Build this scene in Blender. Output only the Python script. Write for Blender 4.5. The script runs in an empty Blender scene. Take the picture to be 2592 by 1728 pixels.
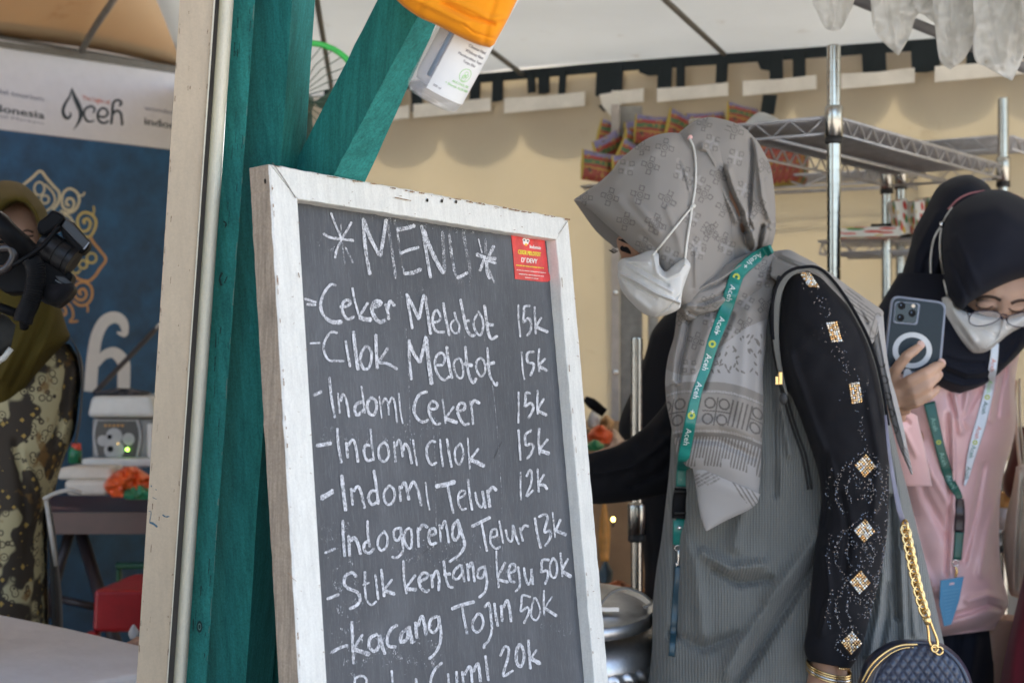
import bpy, bmesh, math, random
import numpy as np
from mathutils import Vector, Matrix, noise
from mathutils.bvhtree import BVHTree
random.seed(7); np.random.seed(7)
SC = bpy.context.scene
COL = SC.collection

# ------------------------------------------------------------------ camera, sky, sun, exposure
F = 4100.0; CX = 1296.0; HZ = 890.0; EYE = 1.22
cam_d = bpy.data.cameras.new('camera'); cam = bpy.data.objects.new('camera', cam_d); COL.objects.link(cam)
cam.location = (0, 0, EYE); cam.rotation_euler = (math.radians(90), 0, 0)
cam_d.sensor_width = 36.0; cam_d.lens = 36.0*F/2592.0; cam_d.shift_y = 26.0/2592.0
cam_d.clip_start = 0.05; cam_d.clip_end = 400
cam_d.dof.use_dof = True; cam_d.dof.focus_distance = 1.72; cam_d.dof.aperture_fstop = 9.5
SC.camera = cam
SUN_EL = math.radians(50); SUN_AZ = math.radians(22)      # azimuth from +Y towards +X: the sun stands behind the tent
world = bpy.data.worlds.new("World"); SC.world = world; world.use_nodes = True
wn = world.node_tree; wn.nodes.clear()
sky = wn.nodes.new('ShaderNodeTexSky'); sky.sky_type = 'NISHITA'; sky.sun_disc = False
sky.sun_elevation = SUN_EL; sky.sun_rotation = SUN_AZ; sky.air_density = 1.0; sky.dust_density = 3.5; sky.ozone_density = 1.0
bg = wn.nodes.new('ShaderNodeBackground'); bg.inputs['Strength'].default_value = 0.15
wo = wn.nodes.new('ShaderNodeOutputWorld')
wn.links.new(sky.outputs[0], bg.inputs[0]); wn.links.new(bg.outputs[0], wo.inputs[0])
sl = bpy.data.lights.new('sun', 'SUN'); sl.energy = 4.0; sl.angle = math.radians(0.5); sl.color = (1.0, 0.95, 0.86)
sun = bpy.data.objects.new('sun', sl); COL.objects.link(sun)
to_sun = Vector((math.sin(SUN_AZ)*math.cos(SUN_EL), math.cos(SUN_AZ)*math.cos(SUN_EL), math.sin(SUN_EL)))
sun.rotation_euler = to_sun.to_track_quat('Z', 'Y').to_euler(); sun.location = (2, 8, 9)
SC.view_settings.view_transform = 'Standard'; SC.view_settings.look = 'None'
SC.view_settings.gamma = 1.0; SC.view_settings.use_curve_mapping = False
SC.view_settings.exposure = 2.28
SC.render.engine = 'CYCLES'
SC.cycles.use_denoising = True
SC.cycles.max_bounces = 8; SC.cycles.diffuse_bounces = 4; SC.cycles.glossy_bounces = 3
SC.cycles.transmission_bounces = 6; SC.cycles.transparent_max_bounces = 10
SC.cycles.caustics_reflective = False; SC.cycles.caustics_refractive = False
SC.cycles.sample_clamp_indirect = 6.0

# ------------------------------------------------------------------ geometry helpers
def P(u, v, d): return Vector(((u-CX)/F*d, d, EYE+(HZ-v)/F*d))
def PN(u, v, d): return np.stack([(u-CX)/F*d, d, EYE+(HZ-v)/F*d], axis=-1)
class Plane:
    def __init__(s, p, n): s.p = Vector(p); s.n = Vector(n).normalized()
    def off(s, k): return Plane(s.p + s.n*k, s.n)
    def hit(s, u, v):
        o = Vector((0, 0, EYE)); r = Vector(((u-CX)/F, 1, (HZ-v)/F))
        return o + r*((s.p-o).dot(s.n)/r.dot(s.n))
def cr(pts, n):
    p = np.asarray(pts, float)
    if p.ndim == 1: p = p[:, None]; flat = True
    else: flat = False
    k = len(p)
    if k == 1: q = np.repeat(p, n, 0); return q[:, 0] if flat else q
    pp = np.vstack([2*p[0]-p[1], p, 2*p[-1]-p[-2]])
    x = np.linspace(0, k-1, n); i = np.minimum(x.astype(int), k-2); f = (x-i)[:, None]
    a, b, c, d = pp[i], pp[i+1], pp[i+2], pp[i+3]
    q = 0.5*((2*b)+(-a+c)*f+(2*a-5*b+4*c-d)*f*f+(-a+3*b-3*c+d)*f**3)
    return q[:, 0] if flat else q
def tag(o, label=None, cat=None, group=None, kind=None):
    if label: o['label'] = label
    if cat: o['category'] = cat
    if group: o['group'] = group
    if kind: o['kind'] = kind
    return o
def par(o, parent):
    if parent is not None:
        o.parent = parent
        o.matrix_parent_inverse = WORLD_OF(parent).inverted()
    return o
def WORLD_OF(o):
    m = Matrix.Translation(o.location) @ o.rotation_euler.to_matrix().to_4x4()
    if o.parent is not None: m = WORLD_OF(o.parent) @ o.matrix_parent_inverse @ m
    return m
def empty(name, loc, label=None, cat=None, group=None):
    o = bpy.data.objects.new(name, None); COL.objects.link(o); o.location = loc; o.empty_display_size = 0.1
    return tag(o, label, cat, group)
def link(name, me, mats, parent=None, smooth=False):
    if not isinstance(mats, (list, tuple)): mats = [mats]
    for m in mats: me.materials.append(m)
    if smooth and len(me.polygons): me.polygons.foreach_set('use_smooth', [True]*len(me.polygons))
    o = bpy.data.objects.new(name, me); COL.objects.link(o); par(o, parent); return o
def mk(name, verts, faces, mats, parent=None, smooth=False, mi=None):
    me = bpy.data.meshes.new(name); me.from_pydata([tuple(v) for v in verts], [], [tuple(f) for f in faces]); me.update()
    if mi is not None: me.polygons.foreach_set('material_index', mi)
    return link(name, me, mats, parent, smooth)
def joinvf(parts):
    V = []; Fc = []
    for v, f in parts:
        o = len(V); V += [tuple(x) for x in v]; Fc += [tuple(i+o for i in q) for q in f]
    return V, Fc
def boxvf(c, sx, sy, sz, R=None):
    c = Vector(c); V = []
    for x in (-.5, .5):
        for y in (-.5, .5):
            for z in (-.5, .5):
                p = Vector((x*sx, y*sy, z*sz)); V.append(c+(R @ p if R else p))
    return V, [(0,1,3,2),(4,6,7,5),(0,4,5,1),(2,3,7,6),(0,2,6,4),(1,5,7,3)]
def bevel(o, w, seg=2):
    m = o.modifiers.new('bevel', 'BEVEL'); m.width = w; m.segments = seg; m.limit_method = 'ANGLE'; m.angle_limit = math.radians(30); return o
def hexa(c8):   # 8 corners, bottom loop then top loop
    return list(c8), [(3,2,1,0),(4,5,6,7),(0,1,5,4),(1,2,6,5),(2,3,7,6),(3,0,4,7)]
def tubevf(pts, r, n=10, caps=True, flat=1.0, up=None):
    pts = [Vector(p) for p in pts]; k = len(pts)
    if not hasattr(r, '__len__'): r = [r]*k
    V = []; Fc = []; N = None
    for i, p in enumerate(pts):
        T = (pts[min(i+1, k-1)]-pts[max(i-1, 0)])
        T = T.normalized() if T.length > 1e-9 else Vector((0, 0, 1))
        if N is None:
            a = Vector(up) if up else (Vector((0, 0, 1)) if abs(T.z) < .9 else Vector((1, 0, 0)))
            N = (a-T*a.dot(T)).normalized()
        else:
            N = (N-T*N.dot(T)); N = N.normalized() if N.length > 1e-6 else Vector((1, 0, 0))
        Bn = T.cross(N)
        for j in range(n):
            t = 2*math.pi*j/n; V.append(p+N*(math.cos(t)*r[i]*flat)+Bn*(math.sin(t)*r[i]))
    for i in range(k-1):
        for j in range(n):
            a = i*n+j; b = i*n+(j+1) % n; Fc.append((a, b, b+n, a+n))
    if caps: Fc.append(tuple(range(n))[::-1]); Fc.append(tuple(range((k-1)*n, k*n)))
    return V, Fc
def tube(name, pts, r, mat, parent=None, n=10, smooth_n=0, flat=1.0, up=None):
    if smooth_n:
        pp = cr([list(p) for p in pts], smooth_n)
        rr = cr(r, smooth_n) if hasattr(r, '__len__') else r
        pts = pp; r = list(rr) if hasattr(rr, '__len__') else rr
    v, f = tubevf(pts, r, n, True, flat, up); return mk(name, v, f, mat, parent, True)
def ellvf(c, rx, ry, rz, R=None, nu=20, nv=12):
    V = []; Fc = []; c = Vector(c)
    for i in range(nv+1):
        th = math.pi*i/nv
        for j in range(nu):
            ph = 2*math.pi*j/nu
            p = Vector((rx*math.sin(th)*math.cos(ph), ry*math.sin(th)*math.sin(ph), rz*math.cos(th)))
            V.append(c+(R @ p if R else p))
    for i in range(nv):
        for j in range(nu):
            a = i*nu+j; b = i*nu+(j+1) % nu; Fc.append((a, a+nu, b+nu, b))
    return V, Fc
def lathevf(prof, M, n=32, a0=0, a1=2*math.pi):
    V = []; Fc = []; full = abs(a1-a0-2*math.pi) < 1e-6; m = n if full else n+1
    for (r, z) in prof:
        for j in range(m):
            t = a0+(a1-a0)*j/n; V.append(M @ Vector((r*math.cos(t), r*math.sin(t), z)))
    for i in range(len(prof)-1):
        for j in range(n):
            a = i*m+j; b = i*m+(j+1) % m; Fc.append((a, b, b+m, a+m))
    return V, Fc
def axis_matrix(p, z, x=None):
    z = Vector(z).normalized(); x = Vector(x) if x else (Vector((1, 0, 0)) if abs(z.x) < .9 else Vector((0, 1, 0)))
    x = (x-z*x.dot(z)).normalized(); y = z.cross(x)
    M = Matrix((x, y, z)).transposed().to_4x4(); M.translation = Vector(p); return M
def dist_poly(u, v, pts):
    best = np.full(u.shape, 1e9)
    for (x0, y0), (x1, y1) in zip(pts[:-1], pts[1:]):
        dx, dy = x1-x0, y1-y0; L = dx*dx+dy*dy+1e-9
        t = np.clip(((u-x0)*dx+(v-y0)*dy)/L, 0, 1)
        best = np.minimum(best, np.hypot(u-x0-t*dx, v-y0-t*dy))
    return best
FS = 1.0
def strip(name, A, B, d, t, mat, parent=None, ns=70, nf=40, nb=14, folds=(), color=None, sq=1.0, wob=0.0, wsc=9.0, seed=0.0, capends=True, dB=None):
    """closed cloth / body surface spanned between two outlines, with real depth and pressed-in folds"""
    a = cr(A, ns); b = cr(B, ns)
    dA = cr(d, ns) if hasattr(d, '__len__') else np.full(ns, float(d))
    dBv = dA if dB is None else (cr(dB, ns) if hasattr(dB, '__len__') else np.full(ns, float(dB)))
    tt = cr(t, ns) if hasattr(t, '__len__') else np.full(ns, float(t))
    ph = np.concatenate([np.linspace(0, math.pi, nf, endpoint=False), np.linspace(math.pi, 2*math.pi, nb, endpoint=False)])
    # space the front samples evenly across the width
    xf = np.linspace(1, -1, nf, endpoint=False); ph[:nf] = np.arccos(np.clip(xf, -1, 1))*0.65+ph[:nf]*0.35
    c = np.cos(ph)[None, :]; s = np.sin(ph)[None, :]
    U = (a[:, 0]+b[:, 0])[:, None]/2+(a[:, 0]-b[:, 0])[:, None]/2*c
    V = (a[:, 1]+b[:, 1])[:, None]/2+(a[:, 1]-b[:, 1])[:, None]/2*c
    D = dA[:, None]*(1+c)/2+dBv[:, None]*(1-c)/2 - tt[:, None]*np.sign(s)*np.abs(s)**sq
    front = (s > 0.0)*np.minimum(1, np.abs(s)*3)
    for (w, amp, pts) in folds:
        g = np.exp(-(dist_poly(U, V, pts)/w)**2); D = D-FS*amp*1e-3*g*front
    if wob:
        N = np.zeros_like(D)
        for i in range(ns):
            for j in range(len(ph)):
                N[i, j] = noise.noise(Vector((U[i, j]/100*wsc/9+seed, V[i, j]/100*wsc/9, seed*1.7)))
        D = D-wob*N*np.minimum(1, np.abs(s)*2)
    W = PN(U, V, D).reshape(-1, 3); m = len(ph)
    idx = np.arange(ns*m).reshape(ns, m); nx = np.roll(idx, -1, axis=1)
    q = np.stack([idx[:-1], nx[:-1], nx[1:], idx[1:]], axis=-1).reshape(-1, 4)
    me = bpy.data.meshes.new(name)
    nq = len(q); me.vertices.add(len(W)); me.vertices.foreach_set('co', W.ravel().astype(np.float32))
    loops = q.ravel(); ext = []; starts = list(range(0, nq*4, 4)); tot = [4]*nq
    if capends:
        e0 = idx[0][::-1]; e1 = idx[-1]
        starts += [nq*4, nq*4+m]; tot += [m, m]; loops = np.concatenate([loops, e0, e1])
    me.loops.add(len(loops)); me.loops.foreach_set('vertex_index', loops.astype(np.int32))
    me.polygons.add(len(starts)); me.polygons.foreach_set('loop_start', starts); 
    me.update(calc_edges=True); me.validate()
    if color is not None:
        C = np.ones((ns*m, 4), np.float32); C[:, :3] = color(U.ravel(), V.ravel())
        at = me.color_attributes.new('print', 'FLOAT_COLOR', 'POINT'); at.data.foreach_set('color', C.ravel())
    return link(name, me, mat, parent, True)
def bvh_of(objs):
    V = []; Fc = []
    for o in objs:
        k = len(V); V += [v.co.copy() for v in o.data.vertices]; Fc += [tuple(i+k for i in p.vertices) for p in o.data.polygons]
    return BVHTree.FromPolygons(V, Fc)
def surf(bv, u, v, default=None):
    o = Vector((0, 0, EYE)); r = Vector(((u-CX)/F, 1, (HZ-v)/F)).normalized()
    h = bv.ray_cast(o, r)
    return h[0].y if h[0] is not None else default
def pathw(pts, n):
    return cr(pts, n)
def ribbon2d(pts, w, n=None, jit=0.0):
    """outline quads in picture units of a stroke with width w (number or list)"""
    n = n or max(6, int(3*len(pts)))
    c = cr(pts, n); ww = cr(w, n) if hasattr(w, '__len__') else np.full(n, float(w))
    T = np.gradient(c, axis=0); T /= (np.linalg.norm(T, axis=1)[:, None]+1e-9); Nn = np.stack([-T[:, 1], T[:, 0]], 1)
    if jit: ww = ww*(1+jit*(np.random.rand(n)-.5))
    L = c+Nn*ww[:, None]/2; R = c-Nn*ww[:, None]/2
    return L, R
def letters(name, lst, plane, mat, parent, jit=0, ext=.25, near=4.5):
    pts = [np.array(dense_(p, 14)) for w, p in lst]; n = len(lst); g = list(range(n))
    def root(i):
        while g[i] != i: i = g[i]
        return i
    for i in range(n):
        for j in range(i):
            d = np.hypot(pts[i][:, None, 0]-pts[j][None, :, 0], pts[i][:, None, 1]-pts[j][None, :, 1]).min()
            if d < near: g[root(i)] = root(j)
    for r in sorted(set(root(i) for i in range(n))): strokes(name, [lst[i] for i in range(n) if root(i) == r], plane, mat, parent, jit, ext)
def dense_(p, n): return cr(p, n)
def strokes(name, lst, plane, mat, parent=None, jit=0.0, ext=0.25, thick=0.0):
    V = []; Fc = []
    for k, (w, pts) in enumerate(lst):
        pts = list(pts)
        if len(pts) == 2: pts = [pts[0], ((pts[0][0]+pts[1][0])/2, (pts[0][1]+pts[1][1])/2), pts[1]]
        wv = w if hasattr(w, '__len__') else w
        L, R = ribbon2d(pts, wv, max(8, 5*len(pts)), jit); o = len(V); n = len(L)
        pk = plane.off(0.00012*(k % 5))
        for a, b in zip(L, R): V.append(pk.hit(*a)); V.append(pk.hit(*b))
        # rounded ends
        c0 = (L[0]+R[0])/2; c1 = (L[-1]+R[-1])/2; t0 = np.array([-(L[0]-R[0])[1], (L[0]-R[0])[0]])*ext; t1 = np.array([-(L[-1]-R[-1])[1], (L[-1]-R[-1])[0]])*ext
        for i in range(n-1): Fc.append((o+2*i, o+2*i+1, o+2*i+3, o+2*i+2))
        s0 = 1 if np.dot(t0, c0-(L[1]+R[1])/2) > 0 else -1; s1 = 1 if np.dot(t1, c1-(L[-2]+R[-2])/2) > 0 else -1
        V.append(pk.hit(*(c0+s0*t0))); V.append(pk.hit(*(c1+s1*t1)))
        Fc.append((o, o+2*n, o+1)); Fc.append((o+2*n-1, o+2*n+1, o+2*n-2))
    return mk(name, V, Fc, mat, parent)
def text2d(s, extrude=0.0):
    cu = bpy.data.curves.new('t', 'FONT'); cu.body = s; cu.resolution_u = 2; cu.size = 1.0
    ob = bpy.data.objects.new('t', cu); me = bpy.data.meshes.new_from_object(ob)
    v = np.array([x.co[:2] for x in me.vertices]) if len(me.vertices) else np.zeros((0, 2)); f = [tuple(p.vertices) for p in me.polygons]
    bpy.data.objects.remove(ob); bpy.data.meshes.remove(me); bpy.data.curves.remove(cu); return v, f
def ptext(name, s, org, xv, yv, plane, mat, parent=None, width=None, bold=0.0):
    """flat lettering on a plane: org = baseline start, xv / yv = picture vectors of one em right / up"""
    v, f = text2d(s)
    sx = 1.0
    if width: sx = width/(v[:, 0].max()*math.hypot(*xv))
    pts = [plane.hit(org[0]+x*sx*xv[0]+y*yv[0], org[1]+x*sx*xv[1]+y*yv[1]) for x, y in v]
    if bold:
        V = list(pts); Fc = list(f)
        n = len(pts); V += [plane.hit(org[0]+(x*sx+bold)*xv[0]+y*yv[0], org[1]+(x*sx+bold)*xv[1]+y*yv[1])-plane.n*0 for x, y in v]
        V[n:] = [p+plane.n*1e-4 for p in V[n:]]; Fc += [tuple(i+n for i in q) for q in f]; return mk(name, V, Fc, mat, parent)
    return mk(name, pts, f, mat, parent)
def fuse(name, parts, voxel, mat, parent=None, it=6):
    V, Fc = joinvf(parts); me = bpy.data.meshes.new(name); me.from_pydata(V, [], Fc)
    bm = bmesh.new(); bm.from_mesh(me); bmesh.ops.recalc_face_normals(bm, faces=bm.faces[:]); bm.to_mesh(me); bm.free()
    o = bpy.data.objects.new(name, me); COL.objects.link(o)
    r = o.modifiers.new('r', 'REMESH'); r.mode = 'VOXEL'; r.voxel_size = voxel
    s = o.modifiers.new('s', 'SMOOTH'); s.factor = .5; s.iterations = it
    dg = bpy.context.evaluated_depsgraph_get(); dg.update()
    m2 = bpy.data.meshes.new_from_object(o.evaluated_get(dg)); bpy.data.objects.remove(o); bpy.data.meshes.remove(me); m2.name = name
    m2.materials.clear()
    return link(name, m2, mat, parent, True)
def prism(name, poly, plane, thick, mat, parent=None, bev=0):
    """polygon given in picture units, set on a plane, with real thickness behind it"""
    f = [plane.hit(*p) for p in poly]; b = [x-plane.n*thick for x in f]; n = len(f)
    V = f+b; Fc = [tuple(range(n)), tuple(range(n, 2*n))[::-1]]+[(i, n+i, n+(i+1) % n, (i+1) % n) for i in range(n)]
    o = mk(name, V, Fc, mat, parent)
    if bev: bevel(o, bev)
    return o

# ------------------------------------------------------------------ materials
def newmat(name):
    m = bpy.data.materials.new(name); m.use_nodes = True; nt = m.node_tree
    return m, nt, nt.nodes['Principled BSDF'], nt.nodes['Material Output']
def N(nt, t, **k):
    n = nt.nodes.new(t)
    for a, b in k.items():
        if a in n.inputs: n.inputs[a].default_value = b
        else: setattr(n, a, b)
    return n
def coords(nt, scale=(1, 1, 1), rot=(0, 0, 0)):
    g = N(nt, 'ShaderNodeNewGeometry'); m = N(nt, 'ShaderNodeMapping'); m.inputs['Scale'].default_value = scale; m.inputs['Rotation'].default_value = rot
    nt.links.new(g.outputs['Position'], m.inputs['Vector']); return m.outputs[0]
def ramp(nt, fac, stops, interp='LINEAR'):
    r = N(nt, 'ShaderNodeValToRGB'); r.color_ramp.interpolation = interp
    e = r.color_ramp.elements
    while len(e) < len(stops): e.new(0.5)
    for i, (p, c) in enumerate(stops): e[i].position = p; e[i].color = (c[0], c[1], c[2], 1) if hasattr(c, '__len__') else (c, c, c, 1)
    nt.links.new(fac, r.inputs[0]); return r.outputs[0]
def mixc(nt, fac, a, b, mode='MIX'):
    m = N(nt, 'ShaderNodeMix', data_type='RGBA', blend_type=mode)
    for s, x in ((6, a), (7, b)):
        if hasattr(x, 'is_linked'): nt.links.new(x, m.inputs[s])
        else: m.inputs[s].default_value = (*x, 1)
    if hasattr(fac, 'is_linked'): nt.links.new(fac, m.inputs[0])
    else: m.inputs[0].default_value = fac
    return m.outputs[2]
def bump(nt, bs, h, strength=.3, dist=.002):
    b = N(nt, 'ShaderNodeBump', Strength=strength, Distance=dist); nt.links.new(h, b.inputs['Height']); nt.links.new(b.outputs[0], bs.inputs['Normal'])
def simple(name, col, rough=.6, metal=0, var=.12, scale=30, bmp=.15, bscale=None, spec=.5, sheen=0, coat=0, emis=None, bdist=.002, detail=4, scl3=(1,1,1)):
    m, nt, bs, out = newmat(name)
    co = coords(nt, scl3)
    n = N(nt, 'ShaderNodeTexNoise', Scale=scale, Detail=detail, Roughness=.6); nt.links.new(co, n.inputs['Vector'])
    lo = tuple(max(0, c*(1-var)) for c in col); hi = tuple(min(1, c*(1+var)) for c in col)
    nt.links.new(ramp(nt, n.outputs[0], [(.3, lo), (.7, hi)]), bs.inputs['Base Color'])
    bs.inputs['Roughness'].default_value = rough; bs.inputs['Metallic'].default_value = metal; bs.inputs['Specular IOR Level'].default_value = spec
    if sheen: bs.inputs['Sheen Weight'].default_value = sheen
    if coat: bs.inputs['Coat Weight'].default_value = coat
    if bmp:
        n2 = N(nt, 'ShaderNodeTexNoise', Scale=bscale or scale*4, Detail=3); nt.links.new(co, n2.inputs['Vector']); bump(nt, bs, n2.outputs[0], bmp, bdist)
    if emis: bs.inputs['Emission Color'].default_value = (*emis[0], 1); bs.inputs['Emission Strength'].default_value = emis[1]
    return m
def fabric(name, col=None, rough=.85, weave=900, attr=False, var=.08, sheen=.2, wave=None, bmp=.25, rib=None):
    m, nt, bs, out = newmat(name); co = coords(nt)
    n = N(nt, 'ShaderNodeTexNoise', Scale=14, Detail=5); nt.links.new(co, n.inputs['Vector'])
    if attr:
        a = N(nt, 'ShaderNodeAttribute', attribute_name='print'); base = a.outputs['Color']
        c = mixc(nt, 1.0, base, ramp(nt, n.outputs[0], [(.3, 1-var), (.7, 1+0*var)]), 'MULTIPLY')
    else:
        lo = tuple(x*(1-var) for x in col); hi = tuple(min(1, x*(1+var)) for x in col); c = ramp(nt, n.outputs[0], [(.3, lo), (.7, hi)])
    h = N(nt, 'ShaderNodeTexNoise', Scale=weave, Detail=1); nt.links.new(co, h.inputs['Vector']); hh = h.outputs[0]
    if rib:
        w = N(nt, 'ShaderNodeTexWave', Scale=rib, Distortion=.6, Detail=1); w.wave_type = 'BANDS'; w.bands_direction = 'X'; w.inputs['Detail Scale'].default_value = 2.0
        nt.links.new(co, w.inputs['Vector'])
        w2 = N(nt, 'ShaderNodeTexWave', Scale=rib*1.2, Distortion=1.2, Detail=1); w2.bands_direction = 'Z'; nt.links.new(co, w2.inputs['Vector'])
        c = mixc(nt, 1.0, c, ramp(nt, w.outputs[0], [(.15, .80), (.8, 1.0)]), 'MULTIPLY')
        c = mixc(nt, .3, c, ramp(nt, w2.outputs[0], [(.2, .7), (.8, 1.0)]), 'MULTIPLY')
        hh = w.outputs[0]
    nt.links.new(c, bs.inputs['Base Color']); bs.inputs['Roughness'].default_value = rough
    bs.inputs['Sheen Weight'].default_value = sheen; bs.inputs['Specular IOR Level'].default_value = .25
    bump(nt, bs, hh, bmp, .0008 if not rib else .0012)
    return m
def tarp(name, col, trans=.5, var=.08, scale=3, stain=(.3, .22, .12), stain_amt=.25, bdist=.004, tcol=None):
    m, nt, bs, out = newmat(name); co = coords(nt)
    n = N(nt, 'ShaderNodeTexNoise', Scale=scale, Detail=6, Roughness=.6); nt.links.new(co, n.inputs['Vector'])
    c = ramp(nt, n.outputs[0], [(.3, tuple(x*(1-var) for x in col)), (.7, col)])
    n3 = N(nt, 'ShaderNodeTexNoise', Scale=scale*3.1, Detail=7, Roughness=.7); nt.links.new(co, n3.inputs['Vector'])
    c = mixc(nt, ramp(nt, n3.outputs[0], [(.62, 0.0), (.74, stain_amt)]), c, stain)
    nt.links.new(c, bs.inputs['Base Color']); bs.inputs['Roughness'].default_value = .6
    n2 = N(nt, 'ShaderNodeTexNoise', Scale=scale*2, Detail=4); nt.links.new(co, n2.inputs['Vector']); bump(nt, bs, n2.outputs[0], .5, bdist)
    t = N(nt, 'ShaderNodeBsdfTranslucent'); mx = N(nt, 'ShaderNodeMixShader'); mx.inputs[0].default_value = trans
    nt.links.new(mixc(nt, 1.0, c, tcol or (1, 1, 1), 'MULTIPLY'), t.inputs[0])
    nt.links.new(bs.outputs[0], mx.inputs[1]); nt.links.new(t.outputs[0], mx.inputs[2]); nt.links.new(mx.outputs[0], out.inputs[0])
    return m
def painted(name, col, wood=(.30, .19, .11), chip=.66, streak=(6, 6, .6), rough=.55, var=.2, dirt=.25, bstr=.35, fine=.72, spec=.5):
    """brushed paint over timber: streaks along the grain, chips that show the wood, specks of dirt"""
    m, nt, bs, out = newmat(name); co = coords(nt, streak)
    n = N(nt, 'ShaderNodeTexNoise', Scale=9, Detail=8, Roughness=.65); nt.links.new(co, n.inputs['Vector'])
    c = ramp(nt, n.outputs[0], [(.28, tuple(x*(1-var) for x in col)), (.55, col), (.8, tuple(min(1, x*(1+var*.6)) for x in col))])
    co2 = coords(nt, (1, 1, .35)); n2 = N(nt, 'ShaderNodeTexNoise', Scale=55, Detail=8, Roughness=.75); nt.links.new(co2, n2.inputs['Vector'])
    chipf = ramp(nt, n2.outputs[0], [(chip, 0.0), (chip+.03, 1.0)])
    c = mixc(nt, chipf, c, wood)
    n4 = N(nt, 'ShaderNodeTexNoise', Scale=7, Detail=6, Roughness=.7); nt.links.new(coords(nt), n4.inputs['Vector'])
    c = mixc(nt, ramp(nt, n4.outputs[0], [(.5, 0.0), (.75, dirt)]), c, tuple(x*.45 for x in col))
    nf_ = N(nt, 'ShaderNodeTexNoise', Scale=420, Detail=4, Roughness=.8); nt.links.new(coords(nt), nf_.inputs['Vector'])
    c = mixc(nt, 1.0, c, ramp(nt, nf_.outputs[0], [(.3, fine), (.62, 1.0)]), 'MULTIPLY')
    ng = N(nt, 'ShaderNodeTexNoise', Scale=1, Detail=3, Roughness=.7); nt.links.new(coords(nt, (210, 210, 14)), ng.inputs['Vector'])
    c = mixc(nt, .6, c, mixc(nt, 1.0, c, ramp(nt, ng.outputs[0], [(.35, fine), (.6, 1.0)]), 'MULTIPLY'))
    nt.links.new(c, bs.inputs['Base Color']); bs.inputs['Roughness'].default_value = rough; bs.inputs['Specular IOR Level'].default_value = spec
    bump(nt, bs, nf_.outputs[0], bstr, .0012); return m
M = {}
M['teal'] = painted('teal_paint', (.042, .33, .305), wood=(.16, .13, .09), chip=.74, dirt=.55, var=.3, rough=.75, spec=.25, fine=.6)
M['teal_side'] = M['teal']
M['cream_metal'] = painted('cream_paint', (.60, .505, .375), wood=(.12, .07, .05), chip=.735, var=.06, dirt=.16, bstr=.12, rough=.5, fine=.9)
M['lip_white'] = painted('lip_paint', (.80, .78, .64), wood=(.2, .1, .06), chip=.71, var=.05, dirt=.1, bstr=.1, rough=.62, fine=.9)
M['groove'] = simple('groove_metal', (.10, .09, .085), .6)
M['white_wood'] = painted('white_painted_wood', (.80, .80, .75), wood=(.36, .27, .19), chip=.72, streak=(9, 9, 3), var=.10, dirt=.16, rough=.5, fine=.86)
M['bare_wood'] = painted('bare_wood', (.50, .42, .33), wood=(.22, .14, .09), chip=.63, streak=(40, 40, 2), var=.35, dirt=.35, rough=.8)
M['orange'] = fabric('orange_cloth', (.86, .30, .008), weave=700, sheen=.1)
M['skin'] = simple('skin', (.40, .225, .145), .5, var=.12, scale=18, bmp=.12, bscale=400, bdist=.0006)
M['skin_pale'] = simple('skin_pale', (.50, .31, .215), .5, var=.1, scale=18, bmp=.12, bscale=400, bdist=.0006)
for k in ('skin', 'skin_pale'):
    b = M[k].node_tree.nodes['Principled BSDF']; b.inputs['Subsurface Weight'].default_value = .12; b.inputs['Subsurface Radius'].default_value = (.01, .004, .002)
M['black_plastic'] = simple('black_plastic', (.006, .006, .007), .5, var=.3, bmp=.05, spec=.12)
M['black_rubber'] = simple('black_rubber', (.02, .02, .02), .6)
M['chrome'] = simple('chrome', (.50, .49, .45), .24, metal=1, var=.10, bmp=.05)
M['zinc'] = simple('zinc_wire', (.50, .50, .53), .4, metal=.55, var=.15, bmp=.03)
M['alu'] = simple('aluminium', (.66, .66, .67), .40, metal=1, var=.12, scale=60, bmp=.12, bdist=.001)
M['gold'] = simple('gold_metal', (.85, .60, .27), .22, metal=1, var=.1, bmp=.02)
M['silver'] = simple('silver_metal', (.75, .74, .72), .2, metal=1, var=.1, bmp=.02)
M['black_cloth'] = fabric('black_cloth', (.0065, .0065, .009), sheen=.02, weave=1200)
M['navy_cloth'] = fabric('navy_hijab', (.0085, .010, .018), sheen=.04, weave=1400)
M['dark_tape'] = simple('black_velcro', (.014, .022, .026), .9)
M['white_tape'] = simple('white_webbing', (.86, .83, .76), .8, scale=12, var=.12)

# ================================================================== the setting
M['ground'] = simple('ground_paving', (.30, .27, .23), .9, var=.2, scale=4, bmp=.4, bscale=40)
M['wall_tarp'] = tarp('cream_tarp', (.57, .535, .455), trans=.36, stain_amt=.30, scale=2.6, tcol=(1, .96, .87))
M['wall_shade'] = M['wall_tarp']
M['ceil'] = tarp('white_tent_roof', (.68, .69, .68), trans=.30, stain=(.30, .22, .13), stain_amt=.6, scale=2.4)
M['ceil_tan'] = tarp('tan_tent_roof', (.46, .39, .27), trans=.30, stain=(.30, .20, .08), stain_amt=.5, scale=1.6, tcol=(1, .74, .38))
M['seam'] = simple('seam_cord', (.16, .15, .13), .8)
M['pole'] = simple('galvanised_pole', (.30, .29, .27), .55, var=.2)
ground = mk('ground', [(-60, -60, 0), (60, -60, 0), (60, 60, 0), (-60, 60, 0)], [(0, 1, 2, 3)], M['ground']); tag(ground, kind='structure')
WD = Vector((-.8876, .4606, 0)); WR = Plane((.443, 4.5, 0), (-.4606, -.8876, 0))
LD = Vector((.648, .762, 0)); WL = Plane((-1.454, 4.6, 0), (.762, -.648, 0))
corner = Vector((-.93, 5.21, 0)); ZE = 2.032
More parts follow.
